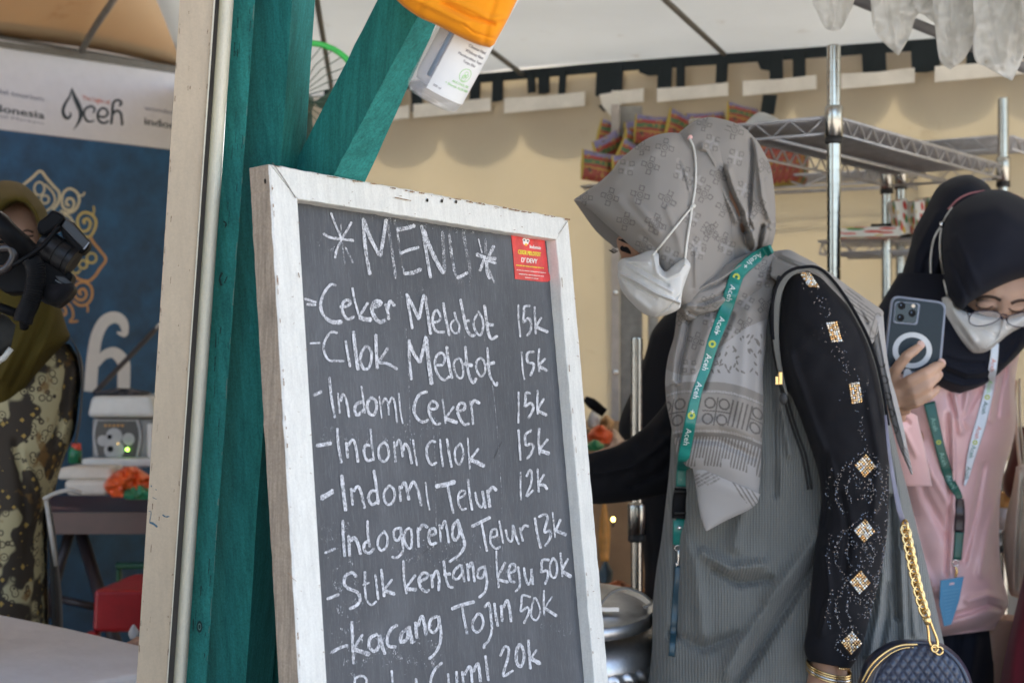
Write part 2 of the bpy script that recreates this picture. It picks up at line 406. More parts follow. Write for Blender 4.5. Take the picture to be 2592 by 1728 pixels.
def grid_sheet(name, p00, p10, p11, p01, nu, nv, amp, mat, thick=.004, parent=None, seed=0, fn=None):
    p00, p10, p11, p01 = map(Vector, (p00, p10, p11, p01)); nrm = (p10-p00).cross(p01-p00).normalized(); V = []; Fc = []
    for s in (0, 1):
        for j in range(nv+1):
            for i in range(nu+1):
                a = i/nu; b = j/nv; p = p00*(1-a)*(1-b)+p10*a*(1-b)+p11*a*b+p01*(1-a)*b
                q = p+nrm*(amp*noise.noise(Vector((p.x*1.3+seed, p.y*1.3, p.z*1.3)))+(fn(a, b) if fn else 0))
                V.append(q-nrm*thick*s)
    K = (nu+1)*(nv+1)
    for s in (0, 1):
        for j in range(nv):
            for i in range(nu):
                a = s*K+j*(nu+1)+i; q = (a, a+1, a+nu+2, a+nu+1); Fc.append(q if s == 0 else q[::-1])
    per = [i for i in range(nu+1)]+[j*(nu+1)+nu for j in range(1, nv+1)]+[nv*(nu+1)+i for i in range(nu-1, -1, -1)]+[j*(nu+1) for j in range(nv-1, 0, -1)]
    for a, b in zip(per, per[1:]+per[:1]): Fc.append((b, a, a+K, b+K))
    return mk(name, V, Fc, mat, parent, True)
rw_end = corner-WD*4.6
tent = empty('tent_wall', tuple(corner), 'cream tarpaulin back wall of the tent, behind the wire shelves', 'tent wall')
grid_sheet('tarp_sheet', corner, rw_end, rw_end+Vector((0, 0, ZE)), corner+Vector((0, 0, ZE)), 220, 60, .04, M['wall_tarp'], parent=tent, fn=lambda a, b: .010*noise.noise(Vector((a*34, b*4, 2)))+.006*noise.noise(Vector((a*16+b*9, b*12-a*6, 7))))
lw_end = corner-LD*3.4
tent2 = empty('tent_wall', tuple(lw_end), 'tan tarpaulin wall of the tent, behind the blue printed banner', 'tent wall')
grid_sheet('tarp_sheet', lw_end, corner, corner+Vector((0, 0, 2.5)), lw_end+Vector((0, 0, 2.5)), 50, 20, .02, M['ceil_tan'], parent=tent2)
# tent roofs
def zroof(x, y): return ZE+.0
rf = empty('tent_roof', (.5, 3.6, ZE), 'white tent roof sheet with two dark seams, over the wire shelves', 'tent roof')
R0 = corner+Vector((-.1, .05, ZE)); R1 = rw_end+Vector((0, 0, ZE)); R2 = Vector((2.7, 2.0, ZE+.03)); R3 = Vector((-.75, 2.95, ZE+.03))
grid_sheet('roof_sheet', R0, R3, R2, R1, 50, 60, .02, M['ceil'], parent=rf, fn=lambda a, b: .035*math.sin(a*math.pi))
RP = Plane((0, 0, ZE-.015), (0, 0, -1))
for a, b in (((1030, -30), (1322, 188)), ((1640, -40), (1832, 137)), ((800, -10), (842, 240))):
    p, q = RP.hit(*a), RP.hit(*b); q = q+(p-q)*.0
    ext = p+(p-q).normalized()*1.0
    tube('roof_seam', [q, p, ext], .007, M['seam'], rf, 8)
rf2 = empty('tent_roof', (-1.3, 4.2, 2.12), 'tan tent roof sheet catching warm light, above the blue banner', 'tent roof')
L0 = corner+Vector((.05, .0, 2.10)); L1 = lw_end+Vector((0, 0, 2.10))
grid_sheet('roof_sheet', L0, L1, L1+Vector((.0, -2.1, .45)), L0+Vector((.0, -2.3, .45)), 40, 30, .05, M['ceil_tan'], parent=rf2)
TP = Plane(L0+Vector((0, 0, -.02)), (L1-L0).cross(Vector((0, -2.2, .45))))
tube('roof_seam', [TP.hit(207, 128), TP.hit(240, 70), TP.hit(287, 0), TP.hit(330, -70)], .010, M['seam'], rf2, 8, 12)
tube('edge_cord', [WL.off(.03).hit(-60, 98), WL.off(.03).hit(200, 141), WL.off(.03).hit(480, 188)], .020, M['seam'], rf2, 8)
prism('edge_band', [(-80, 92), (240, 138), (600, 190), (600, 206), (240, 154), (-80, 106)], WL.off(.06), .01, M['seam'], rf2)  # dark strip added to darken the lit wall showing above the banner
# black edge band, hanging velcro tabs and white webbing on the back wall
EP = WR.off(.035)
edge = empty('roof_edge', tuple(EP.hit(1700, 150)), 'dark edge of the white tent roof with hanging black velcro tabs', 'tent edge')
def ev(u, off=0): return 152-(u-1700)*.0815+off+.0000085*(u-1700)**2
prism('edge_band', [(820, ev(820, -8)), (1500, ev(1500, -8)), (2700, ev(2700, -6)), (2700, ev(2700, 22)), (1500, ev(1500, 16)), (820, ev(820, 12))], EP, .01, M['dark_tape'], edge)
tabs = [(1246,1272,66),(1334,1353,52),(1362,1389,56),(1416,1433,60),(1510,1577,74),(1666,1701,78),(1712,1733,70),(1814,1842,66),(1947,1980,74),(2006,2037,68),(2180,2240,76),(2305,2377,76),(2448,2480,70),(2560,2600,90),(1190,1215,62),(1040,1066,72),(985,1010,52),(930,950,60)]
for i, (a, b, h) in enumerate(tabs):
    va, vb = ev(a, 4), ev(b, 4); j = random.uniform(-4, 4)
    prism('velcro_tab', [(a, va), (b, vb), (b+j, vb+h*.93), ((a+b)/2+j, va+h+random.uniform(-5, 4)), (a+j, va+h*.96)], EP.off(.004), .006, M['dark_tape'], edge)
prism('velcro_tab', [(1517, 236), (1548, 236), (1540, 262), (1528, 284), (1514, 268), (1524, 264), (1526, 250)], EP.off(.006), .006, M['dark_tape'], edge)
prism('velcro_tab', [(1616, 172), (1672, 168), (1672, 190), (1640, 192), (1618, 184)], EP.off(.006), .006, M['dark_tape'], edge)
prism('velcro_tab', [(1912, 145), (1950, 141), (1950, 180), (1925, 176)], EP.off(.006), .006, M['dark_tape'], edge)
web = [(870,972,276,33),(1000-12,1035,270,33),(1046,1241,264,33),(1276,1479,249,36),(1548,1628,230,34),(1663,1842,224,33),(1880,2065,205,36),(2129,2314,187,37),(2366,2600,168,38)]
for i, (a, b, v0, h) in enumerate(web):
    s = -.082; w = random.uniform(1, 4)
    o = prism('webbing_strap', [(a, v0), ((a+b)/2, v0+s*(b-a)/2+w), (b, v0+s*(b-a)), (b, v0+s*(b-a)+h), (a, v0+h+2)], WR.off(.05), .006, M['white_tape'])
    lab = ['leftmost short', 'short', 'long', 'long stained', 'short torn', 'wavy', 'long wavy', 'clean', 'rightmost long'][i]
    ref = ['beside the teal post', 'just right of the first one', 'right of the sanitiser bottle', 'left of the large black flap', 'above the noodle packets', 'above the grey headscarf', 'left of the tall shelf post', 'right of the tall shelf post', 'behind the clear plastic fringe'][i]
    tag(o, f'{lab} white webbing strip on the tent wall, {ref}', 'webbing', 'white webbing strips along the tent wall')
prism('webbing_strap', [(1517, 240), (1562, 232), (1570, 262), (1560, 300), (1568, 338), (1556, 338), (1550, 300), (1524, 268)], WR.off(.056), .006, M['white_tape'])
tag(bpy.data.objects['webbing_strap.009'] if 'webbing_strap.009' in bpy.data.objects else COL.objects[-1], 'white webbing strap hanging down in a tapering tail above the noodle packets', 'webbing')
o = prism('velcro_patch', [(1931, 240), (1966, 240), (1958, 290), (1924, 288)], WR.off(.055), .006, M['dark_tape']); tag(o, 'black velcro square below the webbing, left of the tall shelf post', 'velcro patch')
# scalloped valance hanging outside the wall: the sun behind throws its outline on the tarpaulin
V = []; Fc = []; n = 300; op = -WR.n
for i in range(n+1):
    s = i/n*4.5; base = corner-WD*s; ph = (s*100/27.0) % 1.0; dz = .105+.085*math.sqrt(max(0, 1-(2*ph-1)**2))
    for k, z in enumerate((ZE+.01, ZE-dz)):
        V.append(base+op*(.03+.02*k)+Vector((0, 0, z)))
for i in range(n): Fc.append((2*i, 2*i+2, 2*i+3, 2*i+1))
val = mk('scalloped_valance', V, Fc, tarp('valance_cloth', (.70, .66, .62), .6)); md = val.modifiers.new('solid', 'SOLIDIFY'); md.thickness = .003
tag(val, 'scalloped valance hanging outside the back wall, seen only as its shadow', 'valance')
# unseen kiosk roof above the picture, extended to keep the sun off the figures
kr = mk('kiosk_shade_roof', *boxvf((0.1, 1.87, 2.42), 3.6, 2.54, .04), M['bare_wood']); tag(kr, 'wooden roof boards of the teal kiosk, unseen, extended to block the sun', 'kiosk roof')

kw = empty('sky_block_wall', (-.80, .3, 0), 'plank wall added out of view, blocking sky light from the left of the camera', 'light blocker')  # unseen plank wall added to block sky light from the left
for i in range(12): mk('wall_board', *boxvf((-.80-(i % 2)*.004, .30, .1+.2*i), .025, 2.7, .196), M['bare_wood'], kw)
# ------------------------------------------------------------------ banner on the left wall
M['print_white'] = simple('print_white', (.62, .60, .60), .5, var=.03, bmp=.05)
M['print_blue'] = simple('print_blue', (.008, .062, .140), .5, var=.35, scale=14, bmp=.05)
M['print_dark'] = simple('print_dark', (.02, .03, .035), .5)
M['print_grey'] = simple('print_grey', (.25, .25, .30), .5)
M['print_red'] = simple('print_red', (.62, .18, .12), .5)
M['print_gold1'] = simple('print_cream', (.58, .50, .33), .5, var=.05)
M['print_gold2'] = simple('print_gold', (.52, .40, .13), .5, var=.08)
M['print_gold3'] = simple('print_orange', (.52, .26, .09), .5, var=.08)
BP = WL.off(.05)
ban = empty('banner', tuple(BP.hit(200, 400)), 'blue and white printed banner with a gold ornament and the word Aceh', 'banner')
def wl(s, z, off=0): return WL.off(.05+off).p+LD*s+Vector((0, 0, z-WL.p.z))
def bq(name, s0, s1, z0, z1, mat, off=0):
    v, f = hexa([wl(s0, z0, off-.003), wl(s1, z0, off-.003), wl(s1, z0, off), wl(s0, z0, off), wl(s0, z1, off-.003), wl(s1, z1, off-.003), wl(s1, z1, off), wl(s0, z1, off)])
    return mk(name, v, f, mat, ban)
bq('white_panel', -2.4, .76, 1.843, 2.095, M['print_white'])
bq('blue_panel', -2.4, .76, .05, 1.842, M['print_blue'])
BT = BP.off(.0015)
def z5(l, ox=0, oy=200, s=5.113): return [(ox+x/s, oy+y/s) for x, y in l]
A5 = 5.113
strokes('aceh_logo', [([2,5,7,8,8,7,5,2], z5([(935,115),(900,230),(840,330),(815,420),(840,490),(880,510),(915,470),(905,430)])),
  ([2,9,12,10,8,5,1], z5([(935,130),(965,230),(1010,330),(1045,420),(1038,510),(1000,590),(950,660)])),
  ([4,5,6,6,5,3], z5([(1205,440),(1225,390),(1180,355),(1110,385),(1085,450),(1110,525),(1160,555),(1220,540)])),
  (5.2, z5([(1275,480),(1345,495),(1395,450),(1370,390),(1310,385),(1262,460),(1285,545),(1350,572),(1405,545)])),
  (6, z5([(1548,350),(1572,310),(1540,278),(1490,285),(1460,340),(1455,450),(1440,585)])),
  (6, z5([(1460,450),(1510,412),(1560,440),(1575,520),(1582,600)]))], BT, M['print_dark'], ban, ext=.1)
ptext('red_lettering', 'The Light of', z5([(1065,262)])[0], (13.5, 2.6), (-1, -15), BT, M['print_red'], ban, width=(1430-1065)/A5, bold=.03)
ptext('tourism_lettering', 'halal tourism', (-26, 233), (15, 2.6), (-1, -18), BT, M['print_grey'], ban, width=138, bold=.04)
ptext('indonesia_lettering', 'Indonesia', (-46, 276), (25, 4.1), (-1, -27), BT, M['print_dark'], ban, width=160, bold=.05)
ptext('small_lettering', 'Halal Markets', (-32, 292), (9, 1.5), (0, -10), BT, M['print_grey'], ban, width=146)
ptext('wonderful_lettering', 'wonderful', z5([(1872,402)])[0], (15, 2.4), (-1, -16), BT, M['print_grey'], ban, width=100, bold=.04)
ptext('indonesia_lettering', 'indonesia', z5([(1860,588)])[0], (25, 4), (-1, -27), BT, M['print_dark'], ban, width=140, bold=.05)
def z0(l): return [(x/3.733, 400+y/3.733) for x, y in l]
def circ(cx, cy, rx, ry=None, n=14): ry = ry or rx; return [(cx+rx*math.cos(2*math.pi*i/n), cy+ry*math.sin(2*math.pi*i/n)) for i in range(n+1)]
strokes('gold_ornament', [(6.5, z0([(225,250),(300,190),(380,125),(440,190),(500,260),(560,330),(550,420),(500,490)])), (4.5, z0(circ(372, 290, 48, 62))), (4.5, z0(circ(425, 392, 38))),
  (4.5, z0([(430,250),(500,330),(520,400),(490,460),(440,500)])),
  (6, z0([(655,450),(625,430),(640,385),(685,390),(700,440),(670,490),(610,480),(585,420),(600,330),(660,290),(730,330),(748,410),(710,490),(640,520),(570,500)])), (4, z0([(740,350),(780,355),(800,325)])), (5, z0([(600,530),(660,560),(700,620)]))], BT, M['print_gold1'], ban)
strokes('gold_ornament', [(6.5, z0([(800,620),(790,590),(830,575),(855,620),(830,680),(770,690),(735,630),(740,560),(790,515),(860,530),(905,590),(895,670),(850,740),(790,740)])), (4, z0([(880,540),(890,490),(882,455)])),
  (5, z0(circ(865, 945, 46))), (5, z0(circ(785, 1005, 38))), (4.5, z0([(700,960),(760,905),(840,880)])), (4.5, z0([(660,1060),(720,1090),(760,1060)]))], BT, M['print_gold2'], ban)
strokes('gold_ornament', [(6.5, z0([(850,740),(885,800),(950,880),(1000,960),(940,1050),(900,1110),(840,1160),(760,1150),(690,1110)])),
  (6, z0([(765,1290),(745,1260),(790,1235),(818,1290),(780,1340),(720,1320),(692,1250),(730,1190),(800,1172),(862,1220),(868,1310),(820,1380),(750,1390),(690,1350)])), (4.5, z0([(820,1380),(830,1420),(828,1455)])),
  (5.5, z0([(590,1450),(575,1480),(620,1475),(615,1420),(570,1400),(542,1440),(552,1510),(600,1560)])), (5.5, z0([(560,1395),(630,1370),(680,1420),(690,1500),(660,1545),(735,1540)]))], BT, M['print_gold3'], ban)
def z2(l): return [(x/2.614, 560+y/2.614) for x, y in l]
strokes('white_letter', [([6,16,26,30,30,31,32,33], z2([(775,735),(825,745),(815,670),(760,635),(690,665),(640,760),(615,900),(605,1010),(598,1125)])),
  ([14,24,31,32,32], z2([(640,950),(690,885),(760,870),(815,930),(820,1010),(816,1135)]))], BT.off(.001), M['print_white'], ban, ext=.02)

# ------------------------------------------------------------------ kiosk posts and brace
def zline(ut, ub, dt, db, z, v1=1728):
    a = P(ut, 0, dt); b = P(ub, v1, db); return a+(b-a)*((z-a.z)/(b.z-a.z))
def post(name, prof, mats, parent, z0_=0.0, z1_=2.38, mi=None, closed=True, nseg=60, jit=0.0):
    V = []; k = len(prof)
    for s in range(nseg+1):
        z = z1_+(z0_-z1_)*s/nseg
        for i, (ut, ub, dt, db) in enumerate(prof):
            p = zline(ut, ub, dt, db, z)
            if jit: p = p+Vector((noise.noise(Vector((i*3.1, 0, z*9)))*jit, noise.noise(Vector((i*3.1, 5, z*9)))*jit, 0))
            V.append(p)
    Fc = []; mm = []
    for s in range(nseg):
        for i in range(k):
            a = s*k+i; b = s*k+(i+1) % k; Fc.append((a, b, b+k, a+k)); mm.append(mi[i] if mi else 0)
    Fc += [tuple(range(k)), tuple(range(nseg*k, nseg*k+k))[::-1]]; mm += [0, 0]
    return mk(name, V, Fc, mats, parent, False, mm)
trk = empty('door_track', tuple(zline(457, 346, 1.47, 1.60, 0)), 'cream painted metal door track with a dark groove and rounded edge', 'post')
post('flat_face', [(455, 345, 1.47, 1.60), (541, 421, 1.47, 1.60), (541, 421, 1.50, 1.63), (455, 345, 1.50, 1.63)], M['cream_metal'], trk)
post('edge_lip', [(541.5, 421.5, 1.466, 1.596), (545, 424.5, 1.466, 1.596), (545, 424.5, 1.50, 1.63), (541.5, 421.5, 1.50, 1.63)], M['lip_white'], trk)
post('groove', [(545, 424.5, 1.485, 1.615), (560, 444, 1.485, 1.615), (560, 444, 1.50, 1.63), (545, 424.5, 1.50, 1.63)], M['groove'], trk)
bead = []
for i in range(13):
    t = math.pi*(1-i/12)
    bead.append((573.5+18*math.cos(t), 454.5+16*math.cos(t), 1.482-.011*math.sin(t), 1.612-.011*math.sin(t)))
bead += [(591.5, 470.5, 1.50, 1.63), (556, 439, 1.50, 1.63)]
post('rounded_edge', bead, M['lip_white'], trk)
blue_ink = simple('blue_ink', (.06, .15, .22), .6); ceam = Plane(zline(455, 345, 1.47, 1.60, 1.2)+Vector((0, -.0006, 0)), (P(541, 0, 1.47)-P(455, 0, 1.47)).cross(P(346, 1728, 1.60)-P(457, 0, 1.47))*-1)
def z3(l): return [(x/2.614, 1128+y/2.614) for x, y in l]
if ceam.n.y > 0: ceam = Plane(ceam.p, -ceam.n)
strokes('ink_mark', [(3, z3([(1075,455),(1095,468),(1120,466)])), (1.6, z3([(985,430),(1000,440),(990,500)])), (5, z3([(990,505),(1015,515),(1040,535)])), (1.5, z3([(1010,340),(1035,352)])), (2.5, z3([(1000,262),(1003,270)])), (2, z3([(1030,285),(1034,292)]))], ceam, blue_ink, trk, jit=.8)
random.seed(11)
sc = []
for i in range(60):
    v = random.uniform(0, 1728); u0 = 455+(345-455)*v/1728; u1 = 541+(421-541)*v/1728
    u = random.choice([random.uniform(u0+3, u1-3), u1-random.uniform(0, 4), u0+random.uniform(1, 5)]); L = random.uniform(2, 20)
    sc.append((random.uniform(.5, 1.5), [(u, v), (u-L*.064+random.uniform(-1, 1), v+L)]))
strokes('paint_scratch', sc, ceam, simple('scratch_rust', (.16, .09, .06), .8), trk, jit=.9)['kind'] = 'stuff'
tp = empty('kiosk_post', tuple(zline(600, 480, 1.55, 1.68, 0)), 'teal painted timber corner post of the kiosk', 'post')
post('trim_board', [(592, 471, 1.515, 1.645), (646, 522, 1.505, 1.635), (646, 522, 1.54, 1.67), (592, 471, 1.55, 1.68)], M['teal'], tp, jit=.0006)
post('post_timber', [(640, 516, 1.56, 1.69), (739, 622, 1.525, 1.655), (797, 690, 1.585, 1.715), (700, 590, 1.66, 1.79)], M['teal'], tp, jit=.0008)
post('side_board', [(741, 632, 1.64, 1.77), (760, 722, 1.60, 1.76), (765, 728, 1.64, 1.80), (745, 640, 1.68, 1.80)], M['teal'], tp, jit=.0008)
random.seed(17); wm = []; wl_ = []
for i in range(60):
    v = random.uniform(0, 1728); t = v/1728; u0 = 592+(471-592)*t; u1 = 646+(522-646)*t; L = random.uniform(4, 46)
    k = random.random(); u = u1-random.uniform(.5, 2.5) if k < .45 else random.uniform(u0+3, u1-4)
    (wl_ if k < .45 else wm).append((random.uniform(.7, 2.2), [(u, v), (u-L*.07+random.uniform(-1.5, 1.5), v+L)]))
wm += [(5, [(562, 690), (556, 705), (560, 722)]), (4, [(566, 560), (572, 566), (570, 576)]), (3, [(575, 700), (568, 716)])]
tpl = Plane(zline(619, 496, 1.510, 1.640, 1.2)+Vector((0, -.0022, 0)), (P(646, 0, 1.505)-P(592, 0, 1.515)).cross(P(496, 1728, 1.640)-P(619, 0, 1.510)))
if tpl.n.y > 0: tpl = Plane(tpl.p, -tpl.n)
strokes('worn_mark', wm, tpl, simple('teal_grime', (.012, .060, .058), .8, var=.3), tp, jit=1.0)['kind'] = 'stuff'
strokes('worn_arris', wl_, tpl, simple('teal_worn', (.14, .27, .24), .8, var=.3), tp, jit=1.0)['kind'] = 'stuff'
for (cx, cy, r, mm) in ((505, 1585, 12, 'teal_grime'), (505, 1585, 7, 'teal_worn'), (505, 1585, 4.5, 'teal_grime')): mk('timber_knot', [tpl.off(.0002*(13-r)/4).hit(cx+r*.6*math.cos(2*math.pi*i/18), cy+r*1.25*math.sin(2*math.pi*i/18)) for i in range(18)], [tuple(range(18))], bpy.data.materials[mm], tp)
# brace
bo = []
def brc(ut, vt, dt, ub, vb, db, ext_top=.35, ext_b=.0):
    a = P(ut, vt, dt); b = P(ub, vb, db); return b+(b-a)*ext_b, a+(a-b)*ext_top
l0, l1 = brc(956, 0, 1.50, 747, 413, 1.60, .45, .62); r0, r1 = brc(1055, 46, 1.44, 854, 425, 1.535, .6, .62); q0, q1 = brc(1103, 65, 1.475, 931, 446, 1.57, .6, .62)
k0 = l0+(q0-r0); k1 = l1+(q1-r1)
V = []; n = 26; cs = [(l0, l1), (r0, r1), (q0, q1), (k0, k1)]
for s in range(n+1):
    for i, (a, b) in enumerate(cs):
        p = a+(b-a)*(s/n); p = p+Vector((noise.noise(p*60+Vector((i*9, 0, 0)))*.0008, 0, noise.noise(p*60+Vector((0, i*7, 3)))*.0008)); V.append(p)
Fc = [(0, 1, 2, 3), (4*n+3, 4*n+2, 4*n+1, 4*n)]+[(4*s+i, 4*s+4+i, 4*s+4+(i+1) % 4, 4*s+(i+1) % 4) for s in range(n) for i in range(4)]
br = mk('diagonal_brace', V, Fc, M['teal']); tag(br, 'teal painted diagonal timber brace rising from the kiosk post behind the sanitiser', 'brace')
wp = Plane(P(650, 720, 1.60), (.25, -1, 0))
o = prism('post_block', [(652, 596), (676, 560), (690, 700), (668, 792), (637, 848), (631, 842)], wp, .03, M['teal'], tp)

# ------------------------------------------------------------------ the menu board
TL = P(683, 415, 1.45); s_ = .558
TR = P(1439, 553, 1.93)
e1 = (TR-TL).normalized(); BW = (TR-TL).length; up0 = Vector((-.074, .062, 1.0)); upv = (up0-e1*up0.dot(e1)).normalized()
nb_ = e1.cross(upv).normalized(); nb_ = nb_ if nb_.y < 0 else -nb_
FP = Plane(TL, nb_); PP = FP.off(-.014)
def ab(u, v, pl=FP):
    q = pl.hit(u, v)-TL; return q.dot(e1), -q.dot(upv)
for nm, uv in (('outerL', (759, 1728)), ('innerTL', (750, 515)), ('innerL', (779, 974)), ('innerL2', (822, 1724)), ('innerTR', (1414, 593)), ('outR', (1460, 821)), ('outR2', (1498, 1128)), ('outR3', (1545, 1728)), ('inR', (1463, 1128)), ('inR2', (1509, 1728))): print('BOARD', nm, [round(x, 4) for x in ab(*uv)], round(BW, 3))
BH = 1.24
board = empty('menu_board', tuple(TL-upv*BH), 'chalk menu board in a worn white wooden frame, leaning on the teal post', 'menu board')
def bp(a, b, c): return TL+e1*(a+(b/1.24)*(-.012+(a/.558)*.042))-upv*b+nb_*c      # a across, b down, c towards the viewer
def fpiece(name, pts2, z0_, z1_, nseg, horizontal):
    """frame timber with mitred ends, slightly uneven arrises"""
    (a0, b0), (a1, b1), (a2, b2), (a3, b3) = pts2     # outer start, outer end, inner end, inner start
    V = []; ring = 8; nn = nseg; rr = .0016
    for s in range(nn+1):
        t = s/nn; oa, ob = a0+(a1-a0)*t, b0+(b1-b0)*t; ia, ib = a3+(a2-a3)*t, b3+(b2-b3)*t
        da, db = ia-oa, ib-ob; L = math.hypot(da, db); da /= L; db /= L
        j = [noise.noise(Vector((oa*70+k*5, ob*70, k*3.3)))*.0011+noise.noise(Vector((oa*260+k*5, ob*260, k*3.3)))*.0006 for k in range(4)]
        V += [bp(oa+da*j[0], ob+db*j[0], z0_), bp(oa+da*j[0], ob+db*j[0], z1_-rr), bp(oa+da*(rr+j[1]), ob+db*(rr+j[1]), z1_),
              bp(ia-da*(rr*.5), ib-db*(rr*.5), z1_), bp(ia+da*j[2]*.6, ib+db*j[2]*.6, z1_-rr*.6), bp(ia+da*j[2]*.6, ib+db*j[2]*.6, z0_)]
    k = 6; Fc = []; mm = []
    for s in range(nn):
        for i in range(k):
            Fc.append((s*k+i, s*k+(i+1) % k, (s+1)*k+(i+1) % k, (s+1)*k+i)); mm.append(1 if i == 0 else (1 if i == 1 and False else 0))
    Fc += [tuple(range(k)), tuple(range(nn*k, nn*k+k))]; mm += [0, 0]
    o = mk(name, V, Fc, [M['white_wood'], M['bare_wood']], board, False, mm)
    bm = bmesh.new(); bm.from_mesh(o.data); bmesh.ops.recalc_face_normals(bm, faces=bm.faces[:]); bm.to_mesh(o.data); bm.free(); return o
SL, SR, RT = .0375, .034, .028
BX0, BX1 = -.012, .030
g = .0004
fpiece('frame_rail', [(0+g, 0), (BW-g, 0), (BW-SR-g, RT), (SL+g, RT)], -.024, 0, 90, True)
fpiece('frame_stile', [(0, 0+g), (0, BH-g), (SL, BH-RT-g), (SL, RT+g)], -.0235, -.0002, 160, False)
fpiece('frame_stile', [(BW, 0+g), (BW, BH-g), (BW-SR, BH-RT-g), (BW-SR, RT+g)], -.0235, -.0002, 160, False)
fpiece('frame_rail', [(0+g, BH), (BW-g, BH), (BW-SR-g, BH-RT), (SL+g, BH-RT)], -.024, 0, 60, True)
# chalkboard panel
m, nt, bs, out = newmat('chalkboard'); 
g_ = N(nt, 'ShaderNodeNewGeometry'); mp = N(nt, 'ShaderNodeMapping'); mp.vector_type = 'TEXTURE'
mp.inputs['Rotation'].default_value = Matrix((e1, nb_*-1, upv)).transposed().to_euler()
nt.links.new(g_.outputs['Position'], mp.inputs['Vector'])
def sc_(x, y, z, src):
    q = N(nt, 'ShaderNodeVectorMath', operation='MULTIPLY'); q.inputs[1].default_value = (x, y, z); nt.links.new(src, q.inputs[0]); return q.outputs[0]
n1 = N(nt, 'ShaderNodeTexNoise', Scale=1, Detail=6, Roughness=.7); nt.links.new(sc_(900, 1, 45, mp.outputs[0]), n1.inputs['Vector'])
n2 = N(nt, 'ShaderNodeTexNoise', Scale=7, Detail=6, Roughness=.65); nt.links.new(sc_(1.2, 1, .7, mp.outputs[0]), n2.inputs['Vector'])
n3 = N(nt, 'ShaderNodeTexNoise', Scale=1, Detail=4, Roughness=.8); nt.links.new(sc_(500, 500, 420, mp.outputs[0]), n3.inputs['Vector'])
n5 = N(nt, 'ShaderNodeTexNoise', Scale=1, Detail=3, Roughness=.8); nt.links.new(sc_(60, 1, 1.5, mp.outputs[0]), n5.inputs['Vector'])
c = ramp(nt, n2.outputs[0], [(.3, (.052, .056, .064)), (.55, (.076, .081, .091)), (.78, (.120, .127, .140))])
c = mixc(nt, ramp(nt, n1.outputs[0], [(.52, 0.0), (.74, .38)]), c, (.26, .27, .28))
c = mixc(nt, ramp(nt, n3.outputs[0], [(.55, 0.0), (.75, .25)]), c, (.22, .23, .24))
c = mixc(nt, ramp(nt, n5.outputs[0], [(.55, 0.0), (.8, .18)]), c, (.16, .17, .18))
nt.links.new(c, bs.inputs['Base Color']); bs.inputs['Roughness'].default_value = .62; bs.inputs['Specular IOR Level'].default_value = .4
bump(nt, bs, n1.outputs[0], .25, .0006); M['chalkboard'] = m
v, f = hexa([bp(SL-.004, BH-.02, -.018), bp(BW-SR+.004, BH-.02, -.018), bp(BW-SR+.004, BH-.02, -.014), bp(SL-.004, BH-.02, -.014), bp(SL-.004, RT-.004, -.018), bp(BW-SR+.004, RT-.004, -.018), bp(BW-SR+.004, RT-.004, -.014), bp(SL-.004, RT-.004, -.014)])
mk('chalkboard_panel', v, f, m, board)
# chalk: bright where the tooth of the board takes it, gone in the hollows
def chalkmat(name, lo, hi, fade=0):
    m, nt, bs, out = newmat(name)
    g_ = N(nt, 'ShaderNodeNewGeometry'); mp = N(nt, 'ShaderNodeMapping'); mp.vector_type = 'TEXTURE'
    mp.inputs['Rotation'].default_value = Matrix((e1, nb_*-1, upv)).transposed().to_euler(); nt.links.new(g_.outputs['Position'], mp.inputs['Vector'])
    q = N(nt, 'ShaderNodeVectorMath', operation='MULTIPLY'); q.inputs[1].default_value = (1100, 1, 420); nt.links.new(mp.outputs[0], q.inputs[0])
    n1 = N(nt, 'ShaderNodeTexNoise', Scale=1, Detail=3, Roughness=.7); nt.links.new(q.outputs[0], n1.inputs['Vector'])
    n2 = N(nt, 'ShaderNodeTexNoise', Scale=90, Detail=3, Roughness=.6); nt.links.new(mp.outputs[0], n2.inputs['Vector'])
    a = N(nt, 'ShaderNodeMath', operation='MULTIPLY_ADD'); a.inputs[1].default_value = .6; nt.links.new(n2.outputs[0], a.inputs[0]); nt.links.new(n1.outputs[0], a.inputs[2])
    al = ramp(nt, a.outputs[0], [(lo, fade), (hi, 1.0)])
    bs.inputs['Base Color'].default_value = (.70, .71, .74, 1); bs.inputs['Roughness'].default_value = .95
    tr = N(nt, 'ShaderNodeBsdfTransparent'); mx = N(nt, 'ShaderNodeMixShader'); nt.links.new(al, mx.inputs[0]); nt.links.new(tr.outputs[0], mx.inputs[1]); nt.links.new(bs.outputs[0], mx.inputs[2]); nt.links.new(mx.outputs[0], out.inputs[0]); return m
M['chalk'] = chalkmat('chalk', .64, .90, .13); M['chalk_faint'] = chalkmat('chalk_faint', .76, 1.0, .0); M['chalk_smear'] = chalkmat('chalk_smear', .97, 2.2, 0)
CP = PP.off(.0010)
def G(ox, oy, lst, k=.92, s=4.0): return [(([x*k/s for x in w] if hasattr(w, "__len__") else w*k/s), [(ox+x/s, oy+y/s) for x, y in pts]) for w, pts in lst]
